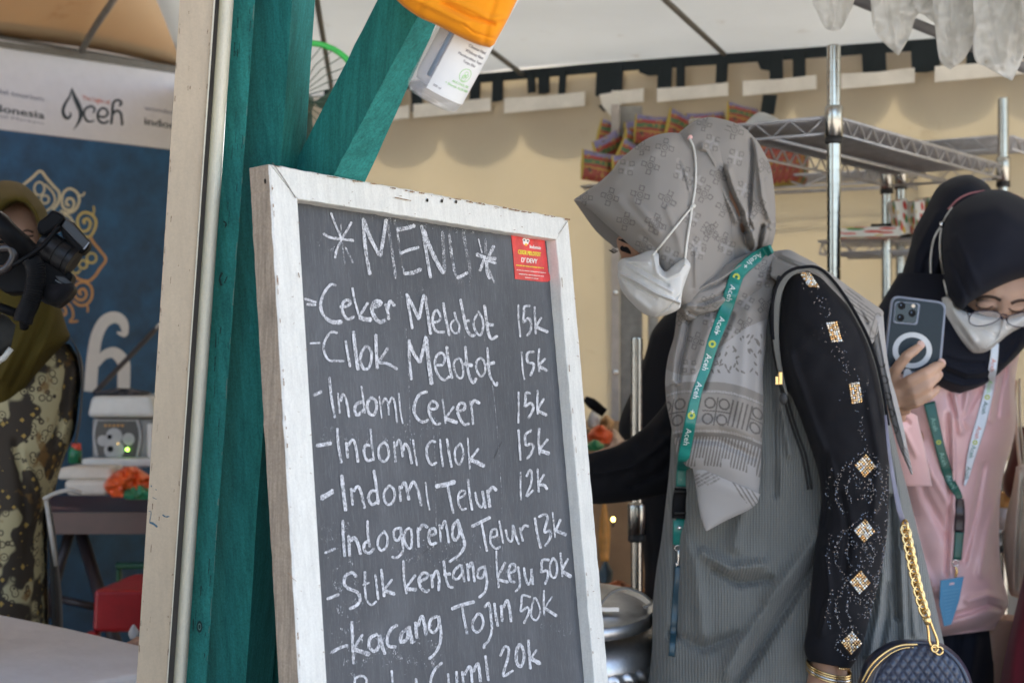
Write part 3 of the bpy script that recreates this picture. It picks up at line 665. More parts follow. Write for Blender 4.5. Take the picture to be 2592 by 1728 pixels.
g1 = [(22,[(390,35),(430,140),(495,290)]),(26,[(598,130),(560,200),(495,310),(450,410),(432,490)]),(28,[(315,245),(370,280),(450,295),(620,315)]),
(36,[(718,95),(730,300),(755,500),(785,655)]),(40,[(725,110),(790,290),(880,460)]),(38,[(890,470),(920,300),(950,105)]),
(44,[(1060,205),(1150,190),(1235,165)]),(34,[(1095,445),(1180,410),(1280,385)]),(40,[(1135,650),(1220,640),(1300,605)]),
(34,[(1308,165),(1340,330),(1370,520),(1400,690)]),(44,[(1325,200),(1400,400),(1500,600),(1535,640)]),(34,[(1670,690),(1720,670),(1775,640)]),
(36,[(2040,370),(1990,470)]),(40,[(1865,455),(1960,490),(2060,500)]),(30,[(1985,520),(2060,545)]),(30,[(1940,510),(1900,620)]),(36,[(1965,520),(1975,640),(2000,700)]),(20,[(1990,610),(2045,740)]),(14,[(1885,300),(1920,440)])]
g1f = [(12,[(490,75),(493,250)]),(14,[(505,340),(515,440),(535,575)]),(18,[(535,380),(570,450),(612,540)]),(30,[(965,140),(990,300),(1020,500),(1045,695)]),(22,[(1035,110),(1065,250),(1085,400),(1110,550),(1135,660)]),
(36,[(1522,225),(1530,400),(1540,620)]),(32,[(1590,250),(1605,400),(1640,620),(1670,680)]),(32,[(1730,225),(1760,400),(1790,550),(1805,695)]),(28,[(1953,295),(1960,450)])]
g2 = [(26,[(125,905),(240,940)]),(30,[(150,960),(235,965)]),([26,28,32,34,34,36,44,54],[(440,770),(390,760),(330,830),(290,930),(290,1010),(330,1090),(410,1140),(500,1140)]),(32,[(480,985),(520,985),(560,975),(588,945),(570,920),(530,925),(505,970),(510,1040),(560,1110),(625,1085)]),
(24,[(608,795),(630,920),(680,1090)]),(30,[(765,945),(675,1085)]),(50,[(680,1090),(730,1110),(795,1115)]),(42,[(815,985),(870,975),(895,945),(860,930),(820,950),(805,1020),(840,1100),(890,1140),(940,1120)]),(34,[(945,960),(965,1030),(975,1110)]),(34,[(965,1010),(990,930),(1035,975)]),
(28,[(1158,855),(1180,1000),(1215,1205)]),(34,[(1165,870),(1220,980),(1280,1110)]),(34,[(1285,1100),(1310,960),(1335,865)]),(32,[(1345,880),(1370,1050),(1400,1260)]),(28,[(1425,1145),(1480,1130),(1500,1080),(1460,1020),(1430,1060),(1420,1150),(1460,1235),(1540,1240)]),
(28,[(1528,945),(1550,1090),(1590,1275)]),(22,[(1640,1040),(1660,1110),(1690,1180),(1680,1240),(1640,1250),(1605,1200),(1610,1150),(1650,1110)]),(32,[(1703,910),(1735,1080),(1765,1210),(1810,1275),(1850,1270)]),(30,[(1735,1130),(1795,1125)]),
(24,[(1880,1030),(1925,1110),(1930,1200),(1900,1275),(1850,1220),(1835,1140),(1870,1060)]),(32,[(1945,970),(1965,1120),(1985,1250),(2020,1310),(2075,1280)]),(36,[(1960,1160),(2035,1170)])]
g2b = [(20,[(1688,965),(1690,1100),(1708,1290)]),(26,[(1805,975),(1750,985),(1745,1050),(1740,1140),(1790,1100),(1815,1150),(1810,1230),(1775,1280)]),(22,[(1852,985),(1858,1120),(1865,1260)]),(24,[(1920,1095),(1870,1180)]),(34,[(1870,1190),(1930,1215),(1985,1240)])]
g3 = [(20,[(180,155),(280,150)]),(26,[(455,50),(400,40),(350,90),(318,170),(325,250),(370,325),(450,330),(520,335)]),(26,[(540,130),(560,260),(585,390)]),(38,[(618,35),(635,200),(665,420)]),(30,[(740,185),(700,250),(690,330),(720,410),(770,405),(795,340),(800,250),(770,195),(740,185)]),
(36,[(845,70),(850,230),(860,405)]),(30,[(965,205),(870,350)]),(32,[(880,350),(960,360),(1060,415)]),(28,[(1182,120),(1185,300),(1205,520)]),(36,[(1185,150),(1230,260),(1290,345)]),(36,[(1290,345),(1330,200),(1352,90)]),(40,[(1355,100),(1375,300),(1410,565)]),
(28,[(1460,375),(1520,370),(1545,300),(1510,250),(1455,290),(1445,380),(1480,480),(1540,525),(1590,490)]),(32,[(1563,190),(1580,330),(1615,505)]),(24,[(1690,300),(1640,340),(1640,420),(1680,500),(1725,490),(1725,380),(1700,310)]),(30,[(1752,190),(1765,350),(1790,480),(1830,555),(1860,510)]),(40,[(1745,360),(1820,380)]),
(24,[(1905,300),(1865,340),(1865,420),(1910,490),(1950,440),(1945,350),(1910,300)]),(26,[(1975,200),(1985,350),(2000,480),(2060,580),(2075,550)]),(36,[(1965,370),(2045,350)])]
g4 = [(34,[(215,680),(295,645)]),(26,[(375,500),(395,700),(430,905)]),(20,[(460,660),(480,860)]),(26,[(490,740),(510,670),(545,730),(575,900)]),(20,[(700,590),(720,740),(735,860)]),(34,[(715,740),(650,770),(630,830),(660,880),(720,830)]),(32,[(800,700),(760,760),(770,850),(820,880),(850,820),(845,740),(800,700)]),
(16,[(880,690),(905,910)]),(22,[(905,770),(940,710),(970,780),(975,880)]),(22,[(975,770),(1010,700),(1040,780),(1060,960)]),(18,[(1078,660),(1095,850),(1118,965)]),(34,[(1360,645),(1290,670),(1240,760),(1235,850),(1270,920),(1320,950),(1380,930)]),
(28,[(1385,810),(1440,820),(1470,790),(1450,750),(1400,750),(1380,820),(1400,900),(1450,970),(1500,965)]),(18,[(1520,720),(1535,830),(1550,965)]),(26,[(1635,795),(1550,910)]),(40,[(1560,920),(1665,955)]),(30,[(1690,840),(1740,820),(1745,770),(1700,760),(1670,820),(1690,900),(1740,975),(1790,965)]),(24,[(1800,740),(1820,850),(1830,975)]),(34,[(1810,780),(1840,735),(1895,760)])]
g5 = [(44,[(250,1190),(390,1165)]),(28,[(455,1015),(465,1180),(495,1360)]),(30,[(545,1160),(560,1310)]),(28,[(560,1190),(610,1130),(640,1190),(665,1355)]),(22,[(790,1020),(805,1180),(825,1340)]),(30,[(800,1190),(740,1190),(725,1260),(760,1340),(825,1320)]),(26,[(930,1150),(875,1210),(880,1310),(930,1350),(975,1290),(965,1200),(930,1150)]),
(24,[(1030,1150),(1045,1355)]),(26,[(1050,1190),(1080,1130),(1105,1200),(1115,1300)]),(28,[(1120,1240),(1140,1170),(1180,1230),(1210,1370)]),(20,[(1222,1130),(1240,1270),(1262,1390)]),(28,[(1450,1150),(1400,1150),(1360,1220),(1370,1320),(1410,1380),(1460,1360)]),(22,[(1495,1125),(1505,1250),(1525,1400)]),(26,[(1565,1120),(1585,1260),(1612,1405)]),
(24,[(1700,1165),(1650,1230),(1650,1330),(1690,1380),(1725,1310),(1725,1220),(1700,1165)]),(18,[(1775,1110),(1785,1260),(1798,1425)]),(26,[(1885,1220),(1800,1330)]),(44,[(1800,1330),(1870,1360),(1940,1395)])]
g3b = [(18,[(1722,240),(1730,400),(1748,520)]),(28,[(1845,240),(1785,250),(1775,300),(1790,350),(1840,360),(1840,410),(1810,480)]),(22,[(1900,210),(1890,320),(1900,440)]),(26,[(1960,310),(1890,380)]),(34,[(1900,390),(1980,430)])]
g4b = [(20,[(1690,645),(1692,800),(1688,960)]),(28,[(1810,660),(1765,660),(1760,740),(1755,790),(1810,760),(1840,800),(1820,860),(1790,910)]),(24,[(1885,630),(1880,760),(1885,870)]),(26,[(1945,715),(1880,830)]),(34,[(1890,840),(1975,880)])]
g5b = [(24,[(1690,1030),(1700,1180),(1710,1335)]),(28,[(1820,1035),(1760,1080),(1765,1180),(1820,1170),(1840,1210),(1810,1280),(1775,1320)]),(26,[(1898,1015),(1895,1140),(1905,1280)]),(26,[(1985,1125),(1900,1230)]),(40,[(1910,1240),(2000,1270)])]
g6 = [(34,[(130,665),(190,640),(250,600)]),(38,[(135,690),(250,620)]),(40,[(340,450),(355,600),(380,805)]),(28,[(435,580),(450,750)]),(30,[(460,610),(500,560),(535,620),(570,780)]),(30,[(665,400),(690,560),(710,740)]),(32,[(700,610),(640,610),(610,680),(650,745),(715,700)]),(28,[(820,550),(770,620),(775,710),(825,745),(875,680),(865,590),(820,550)]),
(28,[(925,560),(935,710)]),(32,[(935,590),(975,520),(1000,600),(1020,695)]),(32,[(1020,600),(1065,515),(1110,600),(1145,755)]),(18,[(1190,520),(1205,680),(1230,800)]),(50,[(1295,560),(1380,545),(1485,515)]),(28,[(1415,560),(1440,700),(1470,830)]),(24,[(1530,680),(1580,650),(1585,610),(1545,610),(1520,660),(1525,740),(1560,795),(1600,785)]),
(28,[(1618,490),(1635,640),(1660,800)]),(26,[(1690,620),(1715,730),(1760,770),(1780,700)]),(28,[(1765,610),(1780,700),(1795,780)]),(34,[(1815,600),(1830,700),(1840,770)]),(36,[(1830,610),(1870,570),(1905,600)])]
g6b = [(18,[(1632,415),(1630,560),(1635,700)]),(24,[(1690,460),(1725,395),(1745,440),(1735,540),(1690,660),(1760,600)]),(22,[(1803,385),(1808,500),(1815,620)]),(24,[(1870,440),(1815,530)]),(32,[(1820,545),(1870,550),(1900,590)])]
g7 = [(26,[(170,1235),(275,1190)]),(32,[(350,905),(355,1080),(370,1270)]),(34,[(410,1060),(420,1265)]),(36,[(430,1110),(470,1080),(510,1160),(530,1245)]),(26,[(600,910),(605,1050),(625,1170)]),(32,[(620,1110),(570,1140),(570,1210),(620,1235),(665,1190)]),(26,[(775,1010),(715,1080),(705,1160),(745,1210),(795,1160),(800,1070),(765,1010)]),
(28,[(930,980),(875,1000),(865,1070),(905,1110),(940,1050),(935,970),(955,1120),(955,1220),(900,1280),(850,1275)]),(26,[(1030,980),(985,1010),(975,1110),(1010,1180),(1040,1180),(1050,1080),(1040,990)]),(28,[(1110,980),(1115,1090),(1120,1175)]),(32,[(1125,1000),(1160,950),(1210,975)]),(32,[(1225,1060),(1285,1040),(1280,990),(1235,1000),(1220,1080),(1245,1145),(1300,1130)]),
(24,[(1330,950),(1345,1120)]),(26,[(1350,990),(1385,910),(1405,1000),(1425,1130)]),(32,[(1520,900),(1470,960),(1460,1050),(1490,1105),(1530,1040),(1520,920),(1560,1050),(1585,1150),(1540,1240),(1430,1325)]),(36,[(1660,965),(1750,920),(1840,875)]),(26,[(1755,930),(1780,1060),(1810,1215)]),
(26,[(1850,1080),(1905,1060),(1905,1000),(1865,1000),(1845,1060),(1850,1140),(1900,1190),(1945,1170)]),(22,[(1935,910),(1955,1030),(1975,1135)]),(24,[(2000,1000),(2020,1090),(2065,1110),(2075,950),(2100,1060),(2135,1145)]),(24,[(2145,980),(2160,1060),(2175,1115)]),(28,[(2155,1010),(2190,960),(2230,965)])]
g7b = [(28,[(1775,880),(1800,1040),(1835,1185)]),(28,[(1815,870),(1870,845),(1905,880),(1870,1020),(1930,1010),(1930,1080),(1880,1165)]),(18,[(1955,825),(1968,950),(1982,1080)]),(28,[(2035,895),(1985,1010)]),(36,[(1990,1010),(2090,1050)])]
g8 = [(34,[(115,715),(230,670)]),(34,[(405,490),(370,450),(300,480),(285,560),(330,610),(420,650),(445,720),(410,780),(340,815)]),(24,[(495,440),(495,600),(510,720),(560,775),(610,740)]),(24,[(475,575),(535,550)]),(24,[(600,470),(615,600),(630,720)]),(30,[(660,415),(675,560),(690,690)]),(26,[(770,520),(690,620)]),(40,[(690,630),(795,665)]),
(26,[(885,330),(890,500),(915,660)]),(28,[(1005,475),(910,600)]),(40,[(920,615),(1015,620)]),(32,[(1050,540),(1120,500),(1130,460),(1080,455),(1040,520),(1060,600),(1110,640),(1145,625)]),(30,[(1170,470),(1180,600)]),(30,[(1180,500),(1220,430),(1245,510),(1240,630)]),(28,[(1292,330),(1310,480),(1340,580),(1385,600)]),(34,[(1295,470),(1360,460)]),
(28,[(1460,370),(1400,430),(1390,500),(1440,510),(1480,440),(1470,370),(1500,540)]),(28,[(1530,360),(1545,530)]),(30,[(1550,400),(1580,350),(1605,540)]),(28,[(1690,390),(1645,420),(1635,490),(1680,500),(1710,430),(1700,380),(1730,520),(1710,640),(1650,700)]),(20,[(1825,230),(1830,400),(1850,600)]),(26,[(1915,345),(1835,500)]),(36,[(1845,520),(1940,545)]),
(28,[(1960,450),(2010,430),(2010,370),(1970,370),(1950,440),(1970,530),(2010,545)]),(24,[(2045,390),(2060,500),(2060,590),(2015,645)]),(26,[(2105,400),(2120,500),(2150,570),(2180,500),(2180,410),(2195,570)])]
g8b = [(28,[(1920,320),(1850,325),(1845,400),(1840,440),(1900,430),(1905,500),(1875,565)]),(24,[(1960,300),(1930,370),(1935,470),(1975,500),(2000,430),(1990,340),(1960,300)]),(22,[(2035,250),(2045,370),(2055,490)]),(26,[(2110,310),(2050,420)]),(40,[(2060,440),(2140,490)])]
g9 = [(34,[(150,1260),(240,1210),(320,1185)]),(30,[(362,945),(368,1150),(380,1370)]),(28,[(470,1075),(390,1200)]),(48,[(385,1225),(460,1250),(540,1275)]),(36,[(620,1070),(550,1110),(535,1190),(590,1245),(640,1180),(640,1080),(670,1200),(700,1270)]),(34,[(820,980),(760,1020),(720,1110),(735,1190),(810,1200)]),(38,[(950,1000),(870,1060),(860,1150),(920,1120),(940,1020),(975,1160)]),
(36,[(1005,950),(1020,1110)]),(38,[(1030,990),(1070,890),(1100,980),(1115,1080)]),(30,[(1230,890),(1165,920),(1145,1010),(1190,1055),(1240,990),(1240,890),(1265,1050),(1250,1180),(1200,1270),(1145,1320)]),(40,[(1375,815),(1480,775),(1600,745)]),(28,[(1480,800),(1500,920),(1530,1070)]),(28,[(1640,860),(1590,940),(1590,1020),(1640,1050),(1690,980),(1680,890),(1640,860)]),
(28,[(1705,800),(1750,760),(1770,900),(1780,1020),(1750,1130),(1705,1180),(1700,1215)]),(30,[(1805,760),(1820,880),(1840,990)]),(32,[(1875,780),(1885,940)]),(32,[(1895,800),(1935,730),(1960,820),(1975,945)])]
g9b = [(24,[(1730,695),(1650,680),(1640,760),(1635,840),(1700,800),(1715,850),(1665,960)]),(20,[(1770,700),(1745,790),(1740,890),(1790,930),(1830,850),(1810,760),(1780,700)]),(22,[(1868,630),(1865,760),(1870,880)]),(18,[(1950,690),(1880,800)]),(34,[(1885,815),(1995,885)])]
g10 = [(26,[(395,1690),(390,1560),(410,1510),(470,1495),(510,1530),(500,1590)]),(26,[(765,1440),(775,1568),(780,1680)]),(30,[(1010,1520),(1015,1600)]),(30,[(1275,1360),(1210,1420),(1170,1500),(1160,1568),(1180,1640),(1240,1680)]),(24,[(1335,1470),(1350,1600),(1385,1640)]),(30,[(1420,1450),(1430,1600)]),(28,[(1480,1450),(1495,1600)]),(32,[(1500,1480),(1560,1400),(1580,1560)]),(32,[(1590,1450),(1640,1370),(1665,1550)]),(28,[(1715,1290),(1730,1420),(1745,1540)])]
g10b = [(28,[(1425,1290),(1470,1200),(1510,1220),(1500,1320),(1455,1490),(1555,1440)]),(34,[(1620,1170),(1590,1240),(1590,1350),(1630,1400),(1665,1320),(1655,1220),(1620,1170)]),(30,[(1708,1130),(1720,1280),(1730,1420)]),(24,[(1795,1230),(1730,1320)]),(44,[(1740,1320),(1830,1370)])]
O1, O2, O3, O4, O5, O6, O7, O8 = (740,530), (890,530), (740,830), (890,830), (780,1090), (910,1090), (800,1336), (910,1336)
def line(*gs):
    L = []
    for (o, g) in gs: L += G(o[0], o[1], g)
    letters('chalk_letter', L, CP, M['chalk'], board, jit=.28, ext=.3)
line((O1, g1)); letters('chalk_stroke', G(*O1, g1f), CP, M['chalk_faint'], board, jit=.3)
line((O1, g2), (O2, g2b)); line((O3, g3), (O4, g3b)); line((O3, g4), (O4, g4b)); line((O3, g5), (O4, g5b)); line((O5, g6), (O6, g6b))
line((O5, g7), (O6, g7b)); line((O7, g8), (O8, g8b)); line((O7, g9), (O8, g9b)); line((O7, g10), (O8, g10b))
# smears, wiped chalk and scratches
random.seed(5); sm = []
for i in range(12):
    x = random.uniform(800, 1380); y = random.uniform(560, 1720); L = random.uniform(40, 160); a = random.uniform(-.35, .3)
    sm.append((random.uniform(14, 46), [(x, y), (x+L*.5, y+L*.5*a+random.uniform(-6, 6)), (x+L, y+L*a)]))
sm += [(14, [(905, 545), (1000, 560), (1210, 590)]), (60, [(850, 1340), (880, 1500), (900, 1700)]), (60, [(1000, 1390), (1120, 1400), (1260, 1350)]), (80, [(860, 1600), (1000, 1640), (1100, 1660)])]
strokes('chalk_smear', sm, PP.off(.0004), M['chalk_smear'], board, jit=.5)['kind'] = 'stuff'
strokes('scratch', [(1.4, [(1250, 1160), (1270, 1118)]), (1.2, [(1070, 1400), (1090, 1385), (1110, 1380)])], PP.off(.0006), simple('scratch_dark', (.03, .03, .03)), board)
strokes('chalk_scratch', [(1.0, [(1028, 830), (1036, 1000), (1040, 1200)]), (1.0, [(1225, 850), (1250, 1000), (1268, 1220), (1272, 1400)]), (1.0, [(1090, 1020), (1100, 1140), (1104, 1330)])], PP.off(.0006), M['chalk_faint'], board)['kind'] = 'stuff'
# nail holes
hole = simple('nail_hole', (.02, .015, .01), .9)
def disc(name, pl, c, r, mat, parent, n=14, sx=1.0):
    return mk(name, [pl.hit(c[0]+r*sx*math.cos(2*math.pi*i/n), c[1]+r*math.sin(2*math.pi*i/n)) for i in range(n)], [tuple(range(n))], mat, parent)
for c, r in (((1082, 507), 4.6), ((1119, 509), 4.6), ((1155, 511), 4.4)): disc('nail_hole', FP.off(.0012), c, r, hole, board, sx=.6)
SP = Plane(TL-e1*.0015, -e1); disc('nail_hole', SP, (671, 459), 7, hole, board, sx=.38)
strokes('crack', [(1.6, [(690, 412), (722, 458), (748, 501)]), (1.0, [(1437, 560), (1424, 578), (1414, 592)])], FP.off(.0012), simple('crack', (.10, .07, .05), .9), board, jit=.5)
random.seed(3); cks = []
for i in range(60):
    k = random.random()
    if k < .45: u = random.uniform(700, 1420); v = 415+(u-683)*.1825+random.choice([random.uniform(2, 9), random.uniform(60, 78)*(1-(u-700)/720*.33), random.uniform(5, 70)])
    elif k < .8: v = random.uniform(520, 1728); u = 683+(v-415)*.058+random.choice([random.uniform(1, 5), random.uniform(8, 60), random.uniform(60, 64)])
    else: v = random.uniform(620, 1728); u = 1415+(v-593)*.083+random.uniform(4, 30)
    L = random.uniform(1.5, 6); a = random.uniform(-.6, 1.2)
    cks.append((random.uniform(.6, 1.5), [(u, v), (u+L*math.cos(a), v+L*math.sin(a))]))
for i in range(70):
    k = random.random(); t = random.random()
    if k < .5: u = 690+t*745; v = 417+(u-683)*.1825+random.uniform(0, 3); L = random.uniform(4, 16); cks.append((random.uniform(1, 3.4), [(u, v), (u+L, v+L*.18)]))
    elif k < .8: v = 430+t*1290; u = 684.5+(v-415)*.058+random.uniform(0, 2); L = random.uniform(4, 18); cks.append((random.uniform(1, 3), [(u, v), (u+L*.06, v+L)]))
    else: v = 600+t*1120; u = 1390+(v-593)*.083+23; L = random.uniform(4, 14); cks.append((random.uniform(.8, 2), [(u, v), (u+L*.08, v+L)]))
cks += [(1.6, [(728, 1448), (740, 1462), (750, 1470)]), (2.2, [(755, 690), (758, 702)]), (2.0, [(1000, 500), (1040, 508)])]
strokes('paint_chip', cks, FP.off(.0013), simple('chip_wood', (.26, .16, .09), .9), board, jit=1.0)['kind'] = 'stuff'
# sticker
SP2 = PP.off(.0009); st = empty('sticker', tuple(SP2.hit(1350, 640)), 'red shop sticker with white and yellow lettering, in the corner of the menu board', 'sticker')
M['st_red'] = simple('sticker_red', (.66, .035, .035), .38, var=.25, scale=60, bmp=.35, bscale=90, coat=.3)
b0 = prism('paper', [(1294, 592), (1378, 602), (1384, 650), (1388, 688), (1398, 706), (1386, 713), (1370, 713), (1304, 706), (1299, 640)], SP2, .0005, M['st_red'], st)
ST = SP2.off(.0003); yw = simple('sticker_yellow', (.85, .75, .05), .5, bmp=0); wh = simple('sticker_white', (.85, .83, .78), .5, bmp=0)
ptext('white_lettering', 'Indomie', (1340, 628), (10, 1.3), (.6, -13), ST, wh, st, width=28.5, bold=.05)
ptext('yellow_lettering', 'CEKER MELOTOT', (1310.5, 642), (10, 1.3), (.8, -15), ST, yw, st, width=58, bold=.09)
ptext('white_lettering', "D' DEVY", (1318.5, 663), (13, 1.4), (.9, -17), ST, wh, st, width=41, bold=.06)
random.seed(2)
def fine_print(x0, y0, x1, slope, h, mat):
    L = []; x = x0
    while x < x1: w = random.uniform(1.0, 2.4); L.append((h, [(x, y0+(x-x0)*slope), (x+w, y0+(x+w-x0)*slope)])); x += w+random.choice([.7, .7, .8, 1.8])
    strokes('fine_print', L, ST, mat, st, ext=0)['kind'] = 'stuff'
fine_print(1307, 671, 1376, .11, 2.6, yw); fine_print(1308, 683, 1382, .105, 1.8, wh); fine_print(1314, 693, 1376, .105, 2.0, wh); fine_print(1329, 702, 1364, .10, 1.8, wh)
disc('emblem_face', ST, (1331, 613), 8.2, wh, st, 20, .9); disc('emblem_face', ST.off(.0001), (1327, 607), 4.4, wh, st, 16); disc('emblem_face', ST.off(.0001), (1336, 609), 4.4, wh, st, 16)
disc('emblem_eye', ST.off(.0002), (1327, 608), 2.3, simple('eye_ink', (.05, .05, .09)), st); disc('emblem_eye', ST.off(.0002), (1336, 610), 2.3, bpy.data.materials['eye_ink'], st); disc('emblem_beak', ST.off(.0002), (1331.5, 619), 3.2, simple('beak', (.9, .5, .05)), st, sx=1.2)

# ------------------------------------------------------------------ orange cloth and the sanitiser bottle
cl = strip('orange_cloth', [(930,-200),(968,-60),(1004,0),(1055,41),(1105,64),(1159,92),(1205,112),(1240,121)], [(1400,-190),(1350,-80),(1330,-40),(1310,0),(1288,45),(1272,75),(1260,96),(1252,112)],
      [1.39,1.385,1.38,1.378,1.376,1.376,1.378,1.38], [.050,.046,.044,.042,.040,.038,.034,.026], M['orange'], ns=70, nf=60, sq=.28,
      folds=[(7, 3.0, [(1140,0),(1200,25),(1240,48),(1290,46)]), (5, -3.0, [(1120,10),(1190,45),(1250,62)]), (4, -1.6, [(1075,0),(1062,24),(1058,40)]), (9, 3, [(1010,-20),(1100,20),(1180,60)]), (3, -1.2, [(1170,60),(1200,84),(1250,98)]), (8, -2, [(1260,-20),(1240,40),(1225,110)])], wob=.0012, wsc=20)
tag(cl, 'orange cloth bag wrapped over the sanitiser bottle at the top of the brace', 'cloth')
bt = P(1090, 254, 1.40); tp_ = P(1182, 82, 1.385); ax = (tp_-bt).normalized(); MB_ = axis_matrix(bt, ax, (1, -.25, 0)); RB = 74/F*1.40
bot = empty('sanitiser_bottle', tuple(bt), 'clear hand sanitiser bottle with a white label, hanging tilted from the orange cloth', 'bottle')
m, nt, bs, out = newmat('clear_plastic'); bs.inputs['Base Color'].default_value = (.80, .83, .88, 1); bs.inputs['Roughness'].default_value = .09; bs.inputs['Alpha'].default_value = .28; bs.inputs['Coat Weight'].default_value = .8
M['clear'] = m
prof = [(0, .003), (RB*.5, .001), (RB*.82, 0), (RB*.95, .003), (RB, .008), (RB, .02), (RB, .06), (RB, .10), (RB, .125), (RB*.9, .14), (RB*.5, .155), (RB*.35, .16), (RB*.35, .175), (0, .175)]
v, f = lathevf(prof, MB_, 40); mk('bottle_body', v, f, M['clear'], bot, True)
gel = simple('gel', (.66, .69, .74), .15, var=.1, bmp=0); gel.node_tree.nodes['Principled BSDF'].inputs['Alpha'].default_value = .55
v, f = lathevf([(0, .012), (RB*.8, .012), (RB*.88, .018), (RB*.88, .12), (RB*.4, .13), (0, .13)], MB_, 32); mk('gel_filling', v, f, gel, bot, True)
v, f = lathevf([(0, .02), (.0022, .02), (.0022, .15), (0, .15)], axis_matrix(bt+MB_.to_3x3() @ Vector((-RB*.2, -RB*.93, 0)), ax), 10); mk('dip_tube', v, f, simple('dip_tube', (.25, .33, .45), .3), bot, True)
# label wraps the right-hand half
def cylpt(a, z, r=RB+.0006): return MB_ @ Vector((r*math.cos(a), r*math.sin(a), z))
a_l, a_r = math.radians(-93), math.radians(12)
V = []; Fc = []; n = 24
for z in (.0105, .150):
    for i in range(n+1): V.append(cylpt(a_l+(a_r-a_l)*i/n, z))
for i in range(n): Fc.append((i, i+1, n+2+i, n+1+i))
mk('label', V, Fc, simple('label_white', (.78, .79, .78), .45, var=.03, bmp=.03), bot, True)
ink = simple('label_ink', (.14, .13, .16), .5, bmp=0); grn = simple('label_green', (.30, .62, .20), .5, bmp=0)
def ctext(s, zc, size, mat, off=.55, bold=.03):
    v, f = text2d(s); w = v[:, 0].max(); r = RB+.0009
    for dx in (0, bold):
        mk('label_lettering', [cylpt(a_l+(a_r-a_l)*off+((x-w/2+dx)*size)/r, zc+y*size, r+dx*.001) for x, y in v], f, mat, bot)
ctext('GEL', .0640, .0050, grn, .50, .06); ctext('Cleanse Hand', .0580, .0036, ink, .52); ctext('Without Rinse', .0532, .0036, ink, .52); ctext('Membersihkan Tangan', .0486, .0031, ink, .50); ctext('Tanpa Bilas', .0444, .0031, ink, .50)
ctext('ALKOHOL 70%', .0255, .0030, grn, .56); ctext('+ Ekstrak ALOE VERA', .0218, .0030, grn, .54); ctext('500 ml', .0150, .0027, ink, .16)
def cring(ac, zc, rr, w, mat):
    V = []; Fc = []; n = 30; r = RB+.0009
    for i in range(n):
        t = 2*math.pi*i/n
        for q in (rr-w/2, rr+w/2): V.append(cylpt(ac+q*math.cos(t)/r, zc+q*math.sin(t), r))
    for i in range(n): a = 2*i; b = 2*((i+1) % n); Fc.append((a, b, b+1, a+1))
    mk('label_emblem', V, Fc, mat, bot)
ac = a_l+(a_r-a_l)*.54; cring(ac, .0350, .0058, .0005, grn); cring(ac, .0368, .0016, .0004, grn); cring(ac+.08, .0350, .0012, .0004, grn); cring(ac-.04, .0335, .0014, .0004, grn)
cring(ac, .0320, .0022, .0004, grn)

# ================================================================== wire shelf racks
def rack_post(name, x, y, z1, parent, r=.0125, rings=True):
    prof = []; z = 0.0
    while z < z1-.004:
        prof += [(r, z), (r, z+.0232), (r*.86, z+.0234), (r*.86, z+.0252)]; z += .0254
    prof.append((r, z1)); prof.append((0, z1))
    v, f = lathevf(prof, Matrix.Translation((x, y, 0)), 22); o = mk(name, v, f, M['chrome'], parent, True)
    o.data.set_sharp_from_angle(angle=math.radians(35)); return o
def truss(name, a, b, h, parent, pitch=.032, r=.0031, rz=.0022, mat=None):
    """shelf edge: two rails with a zig-zag wire between"""
    mat = mat or M['zinc']; up = Vector((0, 0, h)); L = (b-a).length; n = max(2, int(L/pitch))
    parts = [tubevf([a, b], r, 8), tubevf([a+up, b+up], r, 8)]
    z = [a+(b-a)*(i/n)+(up if i % 2 else Vector()) for i in range(n+1)]
    parts.append(tubevf(z, rz, 6)); v, f = joinvf(parts); return mk(name, v, f, mat, parent, True)
def wires(name, p, q, r_, s_, n, parent, rad=.0012):
    """deck of n thin rods running p->q side to r_->s_ side"""
    parts = [tubevf([p+(q-p)*(i/(n-1)), r_+(s_-r_)*(i/(n-1))], rad, 5) for i in range(n)]
    v, f = joinvf(parts); o = mk(name, v, f, M['zinc'], parent, True); return tag(o, kind='stuff')
def collar(x, y, z, parent, r=.0165, h=.055):
    v, f = lathevf([(0, z+h), (r*.9, z+h), (r, z+h*.9), (r, z), (r*.92, z-.001), (0, z-.001)], Matrix.Translation((x, y, 0)), 16); mk('collar', v, f, M['chrome'], parent, True)
    v, f = lathevf([(0, z-.001), (r*.93, z-.001), (r*.97, z-.012), (r*.85, z-.014), (0, z-.014)], Matrix.Translation((x, y, 0)), 16); mk('clip_sleeve', v, f, M['black_rubber'], parent, True)
def rack(label, P1, dx, dy, ztop, shelves, posts, group=None, solid=True, pitch=.032):
    c = Vector((P1[0], P1[1], 0)); dx = Vector((*dx, 0)); dy = Vector((*dy, 0)); K = [c, c+dx, c+dx+dy, c+dy]
    root = empty('wire_rack', tuple(c), label, 'shelf rack', group)
    for i, k in enumerate(K):
        if i in posts: rack_post('rack_post', k.x, k.y, ztop if not isinstance(ztop, dict) else ztop[i], root)
    for z in shelves:
        Z = Vector((0, 0, z))
        for i in range(4):
            a, b = K[i]+Z, K[(i+1) % 4]+Z; d = (b-a).normalized()*.017
            truss('shelf_edge', a+d, b-d, .030, root, pitch)
        w = wires('wire_deck', K[0]+Z+Vector((0, 0, .030)), K[3]+Z+Vector((0, 0, .030)), K[1]+Z+Vector((0, 0, .030)), K[2]+Z+Vector((0, 0, .030)), 26, root)
        wires('wire_deck', K[0]+Z+Vector((0, 0, .027)), K[1]+Z+Vector((0, 0, .027)), K[3]+Z+Vector((0, 0, .027)), K[2]+Z+Vector((0, 0, .027)), 60, root, .0011)
        for k_ in (K[0]*.55+K[3]*.45, ): tube('support_bar', [k_+Z, k_+dx+Z], .0045, M['zinc'], root, 8)
        for i in posts: collar(K[i].x, K[i].y, z-.006, root)
    return root
